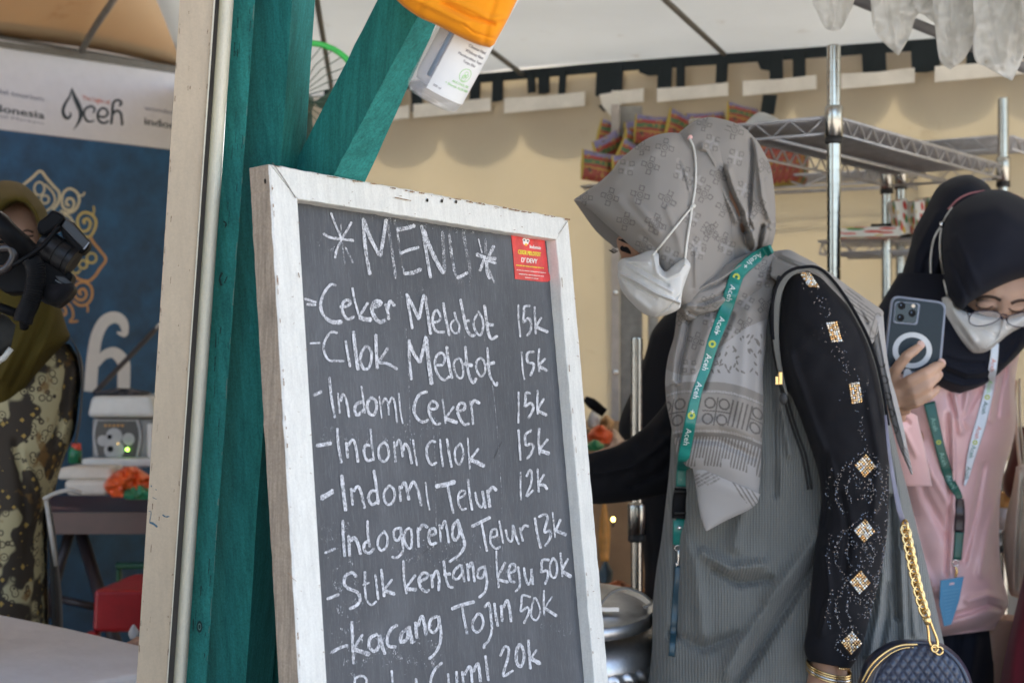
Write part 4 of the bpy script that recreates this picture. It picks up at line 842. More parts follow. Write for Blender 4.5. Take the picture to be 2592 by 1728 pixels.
P1 = (.586, 2.95); ra = rack('tall chrome wire rack standing between the two women, top shelf seen from below', P1, (.544, .776), (-.230, .164), {0: 1.775, 1: 1.790, 2: 1.70, 3: 1.63}, [1.618, .78], [0, 1, 2, 3])
sheet = mk('plastic_lining', *boxvf((.743, 3.42, 1.6515), .915, .262, .002, Matrix.Rotation(math.atan2(.776, .544), 3, 'Z')), simple('dull_lining', (.17, .17, .18), .6, var=.2), ra)
rn = rack('neighbouring wire rack starting at the right edge, beyond the tall rack', (1.150, 3.745), (.40, .57), (-.230, .164), 1.70, [1.69], [1, 2])
pb = P(1468, 476, 4.42); pe = P(2275, 465, 4.02)
rb = rack('long wire rack at the back wall carrying the noodle packets', (pb.x, pb.y-.02), (pe.x-pb.x, pe.y-pb.y), (.12, .26), 1.70, [1.640, .9], [1, 2, 3], pitch=.07)
pc = P(2070, 625, 3.95)
rc = rack('shorter wire rack behind the second woman, holding small cartons', (pc.x, pc.y), (.36, -.16), (.10, .22), 1.56, [1.46, .8], [2, 1], pitch=.03)
pd = P(1612, 883, 2.85); rd = empty('rack_upright', (pd.x, pd.y, 0), 'short chrome rack upright standing behind the forearm of the woman in the grey headscarf', 'rack post')
rack_post('rack_post', pd.x, pd.y, pd.z, rd, .0108); collar(pd.x, pd.y, .9, rd)
# tent pole with bright bolts beside it
pq = P(1557, 700, 4.35); pl = empty('tent_pole', (pq.x, pq.y, 0), 'slim grey tent pole with two bright bolts, right of the menu board', 'tent pole')
v, f = boxvf((pq.x, pq.y, ZE/2), .021, .02, ZE-.3); mk('pole_flange', v, f, simple('pale_steel', (.46, .41, .37), .5), pl)
v, f = boxvf((pq.x+.045, pq.y+.03, ZE/2), .06, .02, ZE-.3); mk('pole_web', v, f, M['pole'], pl)
v, f = lathevf([(.014, .1), (.014, 1.6), (0, 1.6)], Matrix.Translation((pq.x+.10, pq.y-.03, 0)), 12); mk('pole_tube', v, f, M['pole'], pl, True)
for vv in (740, 941):
    q = P(1559, vv, 4.33); v, f = ellvf(q, .008, .006, .008); mk('bolt', v, f, simple('bolt_steel', (.9, .9, .88), .25, metal=1), pl, True)

# ------------------------------------------------------------------ noodle packets
m, nt, bs, out = newmat('packet_print'); tc = N(nt, 'ShaderNodeTexCoord'); sp = N(nt, 'ShaderNodeSeparateXYZ'); nt.links.new(tc.outputs['Generated'], sp.inputs[0])
nz = N(nt, 'ShaderNodeTexNoise', Scale=9, Detail=3); nt.links.new(tc.outputs['Generated'], nz.inputs['Vector'])
a = N(nt, 'ShaderNodeMath', operation='MULTIPLY_ADD'); a.inputs[1].default_value = .14; nt.links.new(nz.outputs[0], a.inputs[0]); nt.links.new(sp.outputs[2], a.inputs[2])
band = ramp(nt, a.outputs[0], [(0, (.40, .02, .02)), (.42, (.42, .02, .02)), (.44, (.55, .38, .03)), (.5, (.42, .03, .02)), (.60, (.02, .22, .09)), (.72, (.04, .26, .12)), (.74, (.5, .03, .03)), (.84, (.5, .03, .03)), (.86, (.25, .28, .62)), (.97, (.3, .3, .65))], 'CONSTANT')
side = ramp(nt, sp.outputs[0], [(0, 1.0), (.05, 0.0), (.95, 0.0), (.96, 1.0)], 'CONSTANT')
vo = N(nt, 'ShaderNodeTexVoronoi', Scale=3.2); nt.links.new(tc.outputs['Generated'], vo.inputs['Vector'])
c = mixc(nt, ramp(nt, vo.outputs['Distance'], [(.18, .9), (.24, 0.0)]), band, (.05, .025, .02)); c = mixc(nt, ramp(nt, nz.outputs[0], [(.58, 0.0), (.62, .8)]), c, (.6, .42, .05)); c = mixc(nt, side, c, (.68, .55, .05))
c = mixc(nt, .30, c, (.20, .13, .08)); c = mixc(nt, 1.0, c, (.78, .72, .68), 'MULTIPLY')
nt.links.new(c, bs.inputs['Base Color']); bs.inputs['Roughness'].default_value = .45; bump(nt, bs, nz.outputs[0], .5, .006); M['packet'] = m
def pillow(w, h, t, seed):
    V = []; nx, nz_ = 14, 10; Fc = []
    for s in (-1, 1):
        for j in range(nz_+1):
            for i in range(nx+1):
                x = i/nx*2-1; z = j/nz_*2-1; e = (1-abs(x)**3.5)*(1-abs(z)**3.5)
                k = noise.noise(Vector((x*2+seed, z*2, s*3)))*.12; V.append(Vector((x*w/2*(1-.04*abs(z)), s*t/2*(e**.6)*(1+k), z*h/2*(1-.05*(1-abs(x))))))
    K = (nx+1)*(nz_+1)
    for s in (0, 1):
        for j in range(nz_):
            for i in range(nx):
                q = s*K+j*(nx+1)+i; f = (q, q+1, q+nx+2, q+nx+1); Fc.append(f if s else f[::-1])
    return V, Fc
vp, fp_ = pillow(.125, .092, .034, 2); pm = bpy.data.meshes.new('noodle_packet'); pm.from_pydata([tuple(x) for x in vp], [], fp_); pm.materials.append(M['packet']); pm.polygons.foreach_set('use_smooth', [True]*len(pm.polygons))
packs = [(1516, 424, 4.30, 4, 'front packet at the left end of the wire rack, standing on the shelf'), (1585, 430, 4.32, -4, 'second packet on the shelf, right of the front left one'), (1650, 432, 4.34, 6, 'third packet on the shelf, left of the grey headscarf peak'),
  (1540, 385, 4.40, -14, 'yellow-edged packet lying in the middle layer, far left'), (1608, 380, 4.42, 9, 'packet in the middle layer beside the yellow-edged one'), (1672, 376, 4.44, -8, 'packet in the middle layer just above the headscarf'),
  (1560, 352, 4.50, 12, 'faded packet at the upper left of the pile'), (1634, 345, 4.46, -5, 'upright packet near the top of the pile, under the webbing tail'), (1655, 330, 4.38, 3, 'topmost packet of the pile with a blue and green band'), (1722, 328, 4.40, 8, 'topmost packet right beside the highest one'), (1700, 362, 4.42, -12, 'packet tucked between the pile and the headscarf'),
  (1600, 402, 4.36, 14, 'tilted packet in the gap of the pile'), (1790, 322, 4.42, -3, 'packet peeping out above the crown of the grey headscarf'), (1880, 300, 4.43, 6, 'packet on the shelf behind the steel rail')]
for i, (u, v, d, r, lb) in enumerate(packs):
    o = bpy.data.objects.new('noodle_packet', pm); COL.objects.link(o); o.location = P(u, v, d-.12); o.rotation_euler = (math.radians(random.uniform(-18, 10)), math.radians(r*1.6), math.radians(26+random.uniform(-30, 30))); o.scale = [random.uniform(.82, .98)]*3
    tag(o, ' '.join(('red noodle packet: '+lb).split()[:16]), 'noodle packet', 'instant noodle packets on the back shelf')
for i, (u, v, lb) in enumerate(((1985, 415, 'bundle of red noodle packets standing right of the grey headscarf'), )):
    rt = empty('packet_bundle', tuple(P(u, v, 4.1)), lb, 'packets')
    for k in range(5):
        o = bpy.data.objects.new('packet', pm); COL.objects.link(o); par(o, rt); o.location = P(1952+k*17, 410, 4.12+.01*k); o.rotation_euler = (0, math.radians(84+k*3), math.radians(50)); 
# cartons and a tray of sachets on the shorter rack
m2, nt, bs, out = newmat('carton_print'); tc = N(nt, 'ShaderNodeTexCoord'); vo = N(nt, 'ShaderNodeTexVoronoi', Scale=3.5); nt.links.new(tc.outputs['Generated'], vo.inputs['Vector'])
c = mixc(nt, ramp(nt, vo.outputs['Distance'], [(.42, 1.0), (.46, 0.0)], 'CONSTANT'), (.70, .68, .62), ramp(nt, vo.outputs['Color'], [(0, (.6, .05, .03)), (.45, (.6, .4, .05)), (.6, (.05, .25, .08)), (.8, (.55, .04, .03))], 'CONSTANT'))
nt.links.new(c, bs.inputs['Base Color']); bs.inputs['Roughness'].default_value = .5
for i, (u0, u1, v0, v1, d, tl, lb) in enumerate(((2258, 2300, 505, 594, 3.82, 12, 'white printed carton leaning left on the short rack, behind the black headscarf'), (2304, 2338, 508, 590, 3.80, 6, 'white printed carton half hidden by the black headscarf'), (2338, 2366, 500, 588, 3.86, -3, 'dark topped carton at the far right of the short rack'))):
    c = P((u0+u1)/2, (v0+v1)/2, d); o = mk('drink_carton', *boxvf((0, 0, 0), (u1-u0)/F*d*.9, .035, (v1-v0)/F*d), m2); o.location = c; o.rotation_euler = (0, math.radians(-tl), .3); bevel(o, .003); tag(o, lb, 'carton', 'cartons on the short rack')
tr = mk('sachet_tray', *boxvf(P(2195, 590, 3.84), .15, .10, .022, Matrix.Rotation(-.2, 3, 'Z')), m2); tag(tr, 'flat stack of red and white sachets on the short rack, left of the cartons', 'sachets')
tr2 = mk('dark_tray', *boxvf(P(2262, 585, 3.9), .09, .10, .03, Matrix.Rotation(-.4, 3, 'Z')), M['black_plastic']); tag(tr2, 'small dark tray between the sachets and the cartons on the short rack', 'tray')
bg_ = strip('plastic_bag', [(1880, 318), (1920, 285), (1960, 296), (2010, 325)], [(1885, 330), (1920, 330), (1965, 330), (2015, 328)], 3.2, .04, tarp('bag_white', (.75, .75, .74), .3), ns=24, nf=20, nb=8, wob=.01, wsc=30); tag(bg_, 'crumpled white plastic bag lying on the top shelf of the tall rack', 'plastic bag')

# ------------------------------------------------------------------ clear plastic fringe hanging from the tent edge
m, nt, bs, out = newmat('fringe_plastic'); co = coords(nt); n_ = N(nt, 'ShaderNodeTexNoise', Scale=26, Detail=5, Roughness=.6); nt.links.new(co, n_.inputs['Vector']); n4 = N(nt, 'ShaderNodeTexNoise', Scale=22, Detail=6); nt.links.new(co, n4.inputs['Vector'])
nt.links.new(mixc(nt, ramp(nt, n4.outputs[0], [(.66, 0.0), (.72, .7)]), (.88, .88, .86), (.45, .30, .12)), bs.inputs['Base Color']); bs.inputs['Roughness'].default_value = .22; bs.inputs['Coat Weight'].default_value = .3; bump(nt, bs, n_.outputs[0], .8, .012)
tl_ = N(nt, 'ShaderNodeBsdfTranslucent'); tl_.inputs[0].default_value = (.8, .8, .78, 1); tp2 = N(nt, 'ShaderNodeBsdfTransparent'); mx = N(nt, 'ShaderNodeMixShader'); mx.inputs[0].default_value = .45; nt.links.new(bs.outputs[0], mx.inputs[1]); nt.links.new(tl_.outputs[0], mx.inputs[2])
mx2 = N(nt, 'ShaderNodeMixShader'); mx2.inputs[0].default_value = .25; nt.links.new(mx.outputs[0], mx2.inputs[1]); nt.links.new(tp2.outputs[0], mx2.inputs[2]); nt.links.new(mx2.outputs[0], out.inputs[0]); M['fringe'] = m
fr = empty('plastic_fringe', tuple(P(2300, 0, 2.7)), 'translucent white plastic fringe with rounded tongues, hanging at the top right', 'valance')
def z7(l): return [(1792+x/2.614, y/2.614) for x, y in l]
tg = [([(660,-400),(670,-200),(690,0),(720,80),(770,180),(822,207)], [(990,-400),(985,-200),(970,0),(930,100),(880,190),(824,209)], 2.78),
      ([(1050,-400),(1060,-200),(1075,0),(1095,180),(1150,270),(1255,366)], [(1600,-400),(1560,-100),(1440,60),(1380,110),(1330,250),(1262,368)], 2.74),
      ([(1490,-400),(1485,-100),(1492,60),(1515,300),(1540,410),(1598,460)], [(2000,-400),(1950,-100),(1850,60),(1780,230),(1700,385),(1604,462)], 2.69),
      ([(1750,-400),(1750,-100),(1755,120),(1760,380),(1850,450),(2000,532)], [(2400,-400),(2300,-100),(2200,100),(2130,260),(2070,420),(2012,536)], 2.65),
      ([(2050,-400),(2060,-100),(2080,60),(2100,200),(2140,260),(2200,300)], [(2700,-400),(2600,-100),(2500,100),(2400,200),(2300,280),(2210,305)], 2.60)]
for i, (a, b, d) in enumerate(tg): strip('tongue', z7(a), z7(b), d, .0025, M['fringe'], fr, ns=60, nf=40, nb=40, wob=.016, wsc=34, seed=i*3.1, folds=[(8, 8, z7([((a[0][0]+b[0][0])/2, -300), ((a[-2][0]+b[-2][0])/2, a[-2][1])])), (5, -7, z7([(a[2][0]+90, -100), (a[-2][0]+60, a[-2][1]-40)])), (4, 6, z7([(b[3][0]-60, -50), (b[4][0]-50, b[4][1]-20)]))])
strip('plastic_sheet', z7([(1300,-400),(1340,-100),(1375,60),(1440,110),(1520,170),(1640,230),(1760,300)]), z7([(2800,-400),(2800,-100),(2750,60),(2600,200),(2450,280),(2200,320),(1960,330)]), 2.72, .0025, M['fringe'], fr, ns=70, nf=60, nb=60, wob=.02, wsc=40, seed=9)
ob = tube('tent_bar', [P(2110, -22, 2.95), P(2175, 4, 2.95), P(2380, 86, 2.95), P(2700, 215, 2.98)], .010, simple('grey_bar', (.16, .16, .17), .5), None, 12); tag(ob, 'grey steel tent bar running behind the plastic fringe', 'tent bar')

# ------------------------------------------------------------------ fan between the post and the brace
M['fan_green'] = simple('fan_green', (.06, .62, .12), .35, bmp=0); M['fan_grey'] = simple('fan_cage', (.06, .11, .08), .4, bmp=0)
fc = P(770, 262, 3.3); fan = empty('fan', tuple(fc), 'green rimmed fan seen in the gap between the kiosk post and the brace', 'fan')
fm = axis_matrix(fc, (-.25, -1, .1)); R_ = .125
tube('fan_rim', [fm @ Vector((R_*math.cos(t), R_*math.sin(t), 0)) for t in [2*math.pi*i/48 for i in range(49)]], .0065, M['fan_green'], fan, 8)
v, f = joinvf([tubevf([fm @ Vector((.015*math.cos(t), .015*math.sin(t), .045)), fm @ Vector((R_*.6*math.cos(t), R_*.6*math.sin(t), .04)), fm @ Vector((R_*math.cos(t), R_*math.sin(t), 0))], .0011, 5) for t in [2*math.pi*i/30 for i in range(30)]]); tag(mk('fan_cage', v, f, M['fan_grey'], fan), kind='stuff')
v, f = lathevf([(0, .05), (.02, .048), (.022, .0), (0, 0)], fm, 16); mk('fan_hub', v, f, M['fan_grey'], fan, True)
for k in range(3):
    t = k*2.094; v = [fm @ Vector((.02*math.cos(t), .02*math.sin(t), .0)), fm @ Vector((.10*math.cos(t-.5), .10*math.sin(t-.5), .012)), fm @ Vector((.11*math.cos(t), .11*math.sin(t), .0)), fm @ Vector((.09*math.cos(t+.5), .09*math.sin(t+.5), -.012))]
    o = mk('fan_blade', v, [(0, 1, 2, 3)], M['fan_grey'], fan); o.modifiers.new('s', 'SOLIDIFY').thickness = .002
tube('fan_neck', [fc+Vector((0, .03, 0)), fc+Vector((0, .1, -.14)), fc+Vector((0, .1, -fc.z))], .012, M['fan_grey'], fan)

# ------------------------------------------------------------------ steamer and lid right of the board
pc_ = P(1468, 1560, 2.42); POTR = .122
stm = empty('steamer_pot', (pc_.x, pc_.y, pc_.z-.2), 'dull aluminium steamer with a crimped tray edge, behind the menu board', 'pot')
PT = Matrix.Translation(pc_) @ Matrix.Rotation(math.radians(9), 4, 'X')
v, f = lathevf([(0, -.01), (.085, -.012), (.108, -.018), (.120, -.030), (.126, -.045), (.127, -.052), (.105, -.07), (.102, -.16), (0, -.16)], PT, 64); mk('pot_dome', v, f, M['alu'], stm, True)
V = []; n = 180
for (r, z, w) in ((.122, -.044, 0), (.128, -.050, 1), (.133, -.057, 2), (.131, -.064, 2), (.120, -.068, 1)):
    for j in range(n):
        t = 2*math.pi*j/n; rr = r+w*.0013*math.sin(j*math.pi/2.5)
        V.append(PT @ Vector((rr*math.cos(t), rr*math.sin(t), z+w*.0012*math.cos(j*math.pi/2.5))))
Fc = [(i*n+j, i*n+(j+1) % n, (i+1)*n+(j+1) % n, (i+1)*n+j) for i in range(4) for j in range(n)]; mk('crimped_rim', V, Fc, M['alu'], stm, True)
lid = empty('pot_lid', tuple(pc_+Vector((0, 0, .004))), 'flat aluminium lid with a strap handle, resting on the steamer', 'lid')
v, f = lathevf([(0, .006), (.06, .005), (.100, .003), (.108, .000), (.1115, .007), (.1135, .007), (.1145, -.012), (.113, -.013), (.109, -.003), (0, .000)], PT @ Matrix.Translation((-.002, 0, .012)), 72); mk('lid_disc', v, f, M['alu'], lid, True)
hp = [P(1505, 1560, 2.40), P(1522, 1525, 2.40), P(1548, 1498, 2.40), P(1580, 1487, 2.40), P(1615, 1496, 2.40), P(1640, 1512, 2.40), P(1648, 1526, 2.40), P(1628, 1536, 2.40)]
tube('strap_handle', hp, .0085, simple('handle_strap', (.34, .34, .33), .45, metal=.6), lid, 8, 26, .22, up=(0, 0, 1))
v, f = boxvf(P(1540, 1540, 2.38), .03, .012, .006); mk('handle_foot', v, f, M['alu'], lid)
ck = empty('stall_table', (.1, 2.55, 0), 'stall table under the steamer, mostly hidden by the menu board', 'table')
mk('table_top', *boxvf((.02, 2.62, .60), .56, .60, .03), simple('table_dark', (.08, .05, .04), .5), ck)
for x in (-.22, .26):
    for y in (2.36, 2.88): mk('table_leg', *boxvf((x, y, .2925), .04, .04, .583), bpy.data.materials['table_dark'], ck)
# lit bulbs glowing behind the steamer
bulbm = simple('bulb_glow', (1, .8, .4), .5, bmp=0, emis=((1, .70, .16), 3.2)); fx = simple('bulb_socket', (.05, .04, .04), .5)
for (u, v_, d, r, lb) in ((1552, 1314, 3.6, .0042, 'small lit bulb glowing yellow between the menu board and the forearm'), (1556, 1519, 3.3, .0075, 'lit bulb glowing yellow under the strap handle of the pot lid')):
    q = P(u, v_, d); b = empty('lit_bulb', tuple(q), lb, 'bulb'); v, f = ellvf(q, r, r, r*1.3); mk('glass_bulb', v, f, bulbm, b, True); tube('socket', [q-Vector((0, 0, r)), q-Vector((0, 0, r+.012))], r*.7, fx, b)
# goods on the back counter seen in the slot right of the board
cnt = mk('back_counter', *boxvf((.22, 3.98, .53), .62, .5, 1.02), simple('counter_brown', (.32, .19, .10), .6, var=.25, scale=8)); tag(cnt, 'brown counter along the back wall, right of the menu board', 'counter')
def lump(name, u0, u1, v0, v1, d, col, lb, cat, t=.05, wob=.012, rough=.4, seed=1):
    um = (u0+u1)/2; vm = (v0+v1)/2
    A = [(u0+(u1-u0)*.15, v1), (u0, vm+(v1-v0)*.15), (u0+(u1-u0)*.10, vm-(v1-v0)*.15), (um-(u1-u0)*.12, v0)]; B = [(u1-(u1-u0)*.12, v1), (u1, vm), (u1-(u1-u0)*.15, vm-(v1-v0)*.2), (um+(u1-u0)*.1, v0)]
    o = strip(name, A, B, d, t, simple(name+'_mat', col, rough, var=.25, scale=30, bmp=.6, bscale=60, bdist=.006), ns=26, nf=24, nb=10, wob=wob, wsc=60, seed=seed); return tag(o, lb, cat)
lump('orange_packet', 1486, 1552, 1075, 1122, 3.6, (.75, .10, .02), 'orange red packet on the back counter, beside the menu board', 'packet', seed=2)
lump('green_packet', 1484, 1530, 1112, 1140, 3.5, (.03, .22, .08), 'dark green packet in front of the orange one', 'packet', seed=3)
lump('beige_packet', 1520, 1580, 1085, 1135, 3.65, (.60, .42, .30), 'crumpled beige packet right of the orange one', 'packet', seed=4)
lump('white_packet', 1486, 1520, 1035, 1082, 3.7, (.55, .52, .48), 'grey white packet behind the orange one', 'packet', seed=5)
lump('brown_packet', 1515, 1556, 1050, 1085, 3.75, (.50, .28, .12), 'brown packet below the black pan handle', 'packet', seed=6)
ph = tube('pan_handle', [P(1480, 1008, 3.3), P(1500, 1022, 3.3), P(1530, 1045, 3.3)], [.006, .011, .009], M['black_plastic'], None, 10, 12); tag(ph, 'black pan handle pointing up beside the menu board', 'handle')
lump('orange_cup', 1515, 1545, 1265, 1420, 3.5, (.80, .38, .10), 'tall orange cup in the slot between the menu board and the post', 'cup', t=.03, wob=.0, seed=7)
lump('blue_jar', 1515, 1552, 1420, 1475, 3.2, (.10, .15, .18), 'dark blue jar behind the pot handle', 'jar', t=.03, wob=0, seed=8)
lump('orange_bag', 1530, 1600, 1468, 1500, 3.1, (.55, .16, .06), 'reddish bag behind the pot handle', 'bag', t=.03, seed=9)
lump('red_box', 1595, 1632, 1480, 1502, 2.9, (.6, .25, .08), 'small orange box at the foot of the rack upright', 'box', t=.03, wob=0, seed=10)

# ------------------------------------------------------------------ left side: tables, appliance, boxes
ct = empty('white_table', tuple(P(150, 1700, 2.4)), 'pale cloth covered table in the lower left foreground', 'table')
zt = .80
def onz(u, v, z): d = (z-EYE)/((HZ-v)/F); return P(u, v, d)
tpq = [onz(-260, 1500, zt), onz(0, 1553, zt), onz(180, 1589, zt), onz(420, 1646, zt), onz(520, 1672, zt), onz(400, 1694, zt), onz(207, 1729, zt), onz(-300, 1840, zt)]
cloth = simple('white_cloth', (.72, .68, .68), .55, var=.08, scale=8, bmp=.5, bscale=20, bdist=.006)
V = [p for p in tpq]+[p-Vector((0, 0, .03)) for p in tpq]; n = len(tpq)
o = mk('table_cloth', V, [tuple(range(n))[::-1], tuple(range(n, 2*n))]+[(i, (i+1) % n, n+(i+1) % n, n+i) for i in range(n)], cloth, ct); bevel(o, .006)
for i in (0, 3, 6): p = tpq[i]; mk('table_leg', *boxvf((p.x*.93, p.y, (zt-.032)/2), .03, .03, zt-.032), M['groove'], ct)
bt_ = empty('brown_table', tuple(P(230, 1280, 4.2)), 'dark brown folding table in front of the banner, holding the white appliance', 'table')
zb = .815; tb = simple('brown_top', (.085, .035, .030), .32, var=.2, scale=12, bmp=.05)
q = [onz(20, 1296, zb), onz(520, 1296, zb), onz(520, 1257, zb), onz(20, 1253, zb)]
v, f = hexa([p-Vector((0, 0, .055)) for p in q]+q); mk('table_top', v, f, tb, bt_)
lg = simple('table_leg_steel', (.03, .02, .02), .5)
tube('table_leg', [P(206, 1352, 4.15), P(250, 1495, 4.0), P(300, 1650, 3.9)], .016, lg, bt_); tube('table_leg', [P(178, 1342, 4.2), P(148, 1440, 4.2), P(120, 1560, 4.2)], .014, lg, bt_); tube('cross_bar', [P(150, 1515, 4.1), P(240, 1535, 4.1)], .010, lg, bt_)
ap = empty('appliance', tuple(P(300, 1150, 4.15)), 'white countertop appliance with a black patterned front and a green light, on the brown table', 'appliance')
def pbox(name, u0, u1, v0, v1, d, depth, mat, parent, b=.006, top_in=0):
    a = [P(u0, v1, d), P(u1, v1, d), P(u1-top_in, v0, d), P(u0+top_in, v0, d)]; k = Vector((.1, 1, 0)).normalized()*depth
    v, f = hexa([a[0], a[1], a[1]+k, a[0]+k, a[3], a[2], a[2]+k, a[3]+k]); o = mk(name, v, f, mat, parent)
    if b: bevel(o, b, 3)
    return o
apw = simple('appliance_white', (.62, .60, .56), .3, var=.05, bmp=0); apg = simple('appliance_grey', (.22, .21, .20), .4)
pbox('appliance_lid', 218, 392, 1002, 1056, 4.10, .22, apw, ap, .012, 12); pbox('appliance_body', 232, 388, 1057, 1166, 4.14, .18, apg, ap, .008); pbox('appliance_base', 206, 400, 1160, 1182, 4.08, .25, apw, ap, .006)
AP = Plane(P(300, 1100, 4.136), (0, -1, 0))
prism('front_panel', z2([(635,1320),(900,1320),(925,1400),(900,1590),(650,1590),(620,1420)]), AP, .003, simple('panel_black', (.015, .013, .013), .3), ap)
gr = simple('panel_grey', (.38, .36, .35), .4, bmp=0)
strokes('front_outline', [(6, z2([(640,1310),(620,1420),(650,1590)])), (6, z2([(905,1310),(928,1420),(900,1590)])), (3, z2([(635,1315),(905,1315)]))], AP.off(.002), gr, ap)
disc('front_disc', AP.off(.002), z2([(755, 1420)])[0], 21, gr, ap); disc('front_disc', AP.off(.0022), z2([(755, 1510)])[0], 26, gr, ap); disc('front_disc', AP.off(.0021), z2([(680, 1450)])[0], 14, gr, ap); disc('front_disc', AP.off(.0021), z2([(850, 1440)])[0], 16, gr, ap)
disc('dark_spot', AP.off(.003), z2([(725, 1425)])[0], 6, M['black_plastic'], ap); disc('dark_spot', AP.off(.003), z2([(730, 1505)])[0], 8, M['black_plastic'], ap); disc('dark_spot', AP.off(.003), z2([(780, 1470)])[0], 4, M['gold'], ap)
strokes('orange_mark', [(5, z2([(690+i*28, 1350), (706+i*28, 1350)])) for i in range(5)], AP.off(.003), simple('orange_ink', (.55, .25, .05), .5), ap)['kind'] = 'stuff'
gl = simple('green_led', (.3, .9, .1), .4, bmp=0, emis=((.35, .95, .08), 2.0)); q = P(*z2([(843, 1508)])[0], 4.125); v, f = ellvf(q, .0045, .003, .0045); mk('indicator_light', v, f, gl, ap, True)
pbox('side_pipe', 372, 386, 1072, 1160, 4.10, .02, apw, ap, .004)
dk = lump('dark_gadget', 240, 382, 982, 1004, 4.2, (.05, .045, .05), 'dark tangled gadget lying on top of the white appliance', 'gadget', t=.06, wob=.02, seed=12)
fb = empty('foam_box', tuple(P(220, 1225, 4.0)), 'white foam food box with its lid up, on the brown table', 'food box'); fmw = simple('foam_white', (.66, .60, .52), .7, var=.06)
pbox('box_lid', 140, 288, 1182, 1214, 3.98, .16, fmw, fb, .01, 10); pbox('box_tray', 165, 272, 1215, 1254, 3.96, .14, fmw, fb, .012, -6)
cb = empty('chilli_bottle', tuple(P(190, 1150, 3.9)), 'small green bottle with a red cap, between the batik sleeve and the appliance', 'bottle')
v, f = lathevf([(0, 0), (.016, 0), (.016, .03), (.009, .042), (0, .042)], Matrix.Translation(P(190, 1172, 3.9)), 16); mk('bottle_body', v, f, simple('bottle_green', (.02, .16, .07), .35), cb, True)
v, f = lathevf([(0, .02), (.011, .018), (.013, 0), (0, 0)], Matrix.Translation(P(193, 1141, 3.9)), 16); mk('bottle_cap', v, f, simple('cap_red', (.6, .06, .03), .4), cb, True)
lump('orange_bag', 262, 400, 1180, 1258, 3.95, (.78, .11, .02), 'crumpled orange plastic bag on the brown table', 'plastic bag', t=.08, wob=.03, rough=.3, seed=21)
lump('green_bag', 305, 400, 1228, 1264, 3.9, (.03, .22, .10), 'green plastic bag in front of the orange one', 'plastic bag', t=.05, wob=.02, rough=.3, seed=22)
rs = empty('red_stool', tuple(P(290, 1560, 3.6)), 'red plastic stool under the brown table', 'stool'); rm = simple('red_plastic', (.36, .010, .014), .4, var=.15)
pbox('stool_seat', 232, 420, 1492, 1600, 3.55, .26, rm, rs, .01, 5); pbox('stool_leg', 215, 245, 1600, 2000, 3.55, .03, rm, rs); pbox('stool_leg', 395, 425, 1600, 2000, 3.55, .03, rm, rs)
gc = empty('green_chair', tuple(P(310, 1450, 4.2)), 'green plastic chair in the dark below the table', 'chair'); gm = simple('green_plastic', (.01, .09, .035), .4); 
pbox('chair_back', 290, 380, 1424, 1440, 4.25, .02, gm, gc); pbox('chair_side', 292, 304, 1440, 1500, 4.25, .02, gm, gc); pbox('chair_seat', 285, 385, 1500, 1516, 4.0, .3, gm, gc)
rod = tube('leaning_rod', [P(240, 994, 4.3), P(330, 900, 4.45), P(420, 806, 4.6)], .007, simple('rod_dark', (.03, .025, .03), .5), None, 8, 10); tag(rod, 'thin dark rod leaning across the white letter of the banner', 'rod')
sp_ = lump('grey_spoon', 325, 352, 1580, 1616, 2.75, (.42, .42, .42), 'grey spoon bowl held up beside the cream door track', 'spoon', t=.008, wob=0, seed=30)

# ================================================================== people
def ell(u, v, d, rx, ry, rz, R=None): return ellvf(P(u, v, d), rx, ry, rz, R, 20, 12)
def limb(pts, r, n=14): return tubevf(pts, r, n)
def core(parent, mat, head, hr, neck, chest, hips, zfoot=0.0, arms=(), extra=(), voxel=.006, hw=1.0, foot_dir=(0, -1, 0)):
    """the unclothed figure inside the clothes: head, neck, trunk, legs, arms as one surface"""
    h, nk, c, hp = map(Vector, (head, neck, chest, hips)); side = Vector((c-hp).cross(Vector(foot_dir))).normalized()
    parts = [ellvf(h, *hr), limb([h-(h-nk)*.2, nk, c+(nk-c)*.4], [.055, .05, .06]), ellvf(c, .12*hw, .085, .15), limb([c, (c+hp)/2, hp], [.095*hw, .085*hw, .10*hw]), ellvf(hp, .12*hw, .09, .11)]
    for s in (-1, 1):
        a = hp+side*s*.06; k = Vector((a.x, a.y, .46))+Vector(foot_dir)*.02; an = Vector((a.x, a.y, .085)); fd = Vector(foot_dir)*.15
        parts += [limb([a, k, an], [.08, .055, .038]), limb([an, an+Vector((0, 0, -.045)), an+fd+Vector((0, 0, -.06))], [.04, .042, .028])]
    return fuse('body', parts+list(arms)+list(extra), voxel, mat, parent, 4)
def finger(base, pts, r0, r1): return limb([base]+pts, [r0]+[r0+(r1-r0)*(i+1)/len(pts) for i in range(len(pts))], 10)
def loopstring(name, pts, r, mat, parent, n=30): return tube(name, [P(*p) for p in pts], r, mat, parent, 8, n)

FS = 1.8
M['hijab'] = fabric('grey_hijab', attr=True, sheen=.15, weave=1500, bmp=.15)
M['tunic'] = fabric('grey_tunic', (.195, .202, .190), rib=80, weave=600, bmp=.8)
M['mask'] = simple('mask_white', (.66, .65, .62), .8, var=.04, scale=20, bmp=.12, bscale=300)
M['strap_white'] = simple('elastic_white', (.70, .68, .62), .7, bmp=0)
M['lan_teal'] = simple('lanyard_teal', (.012, .20, .165), .32, var=.2, scale=40, bmp=.1)
M['lan_white'] = simple('lanyard_white', (.72, .78, .84), .35, var=.05)
M['ink_white'] = simple('ink_white', (.75, .8, .78), .5, bmp=0); M['ink_lime'] = simple('ink_lime', (.45, .52, .06), .5, bmp=0)

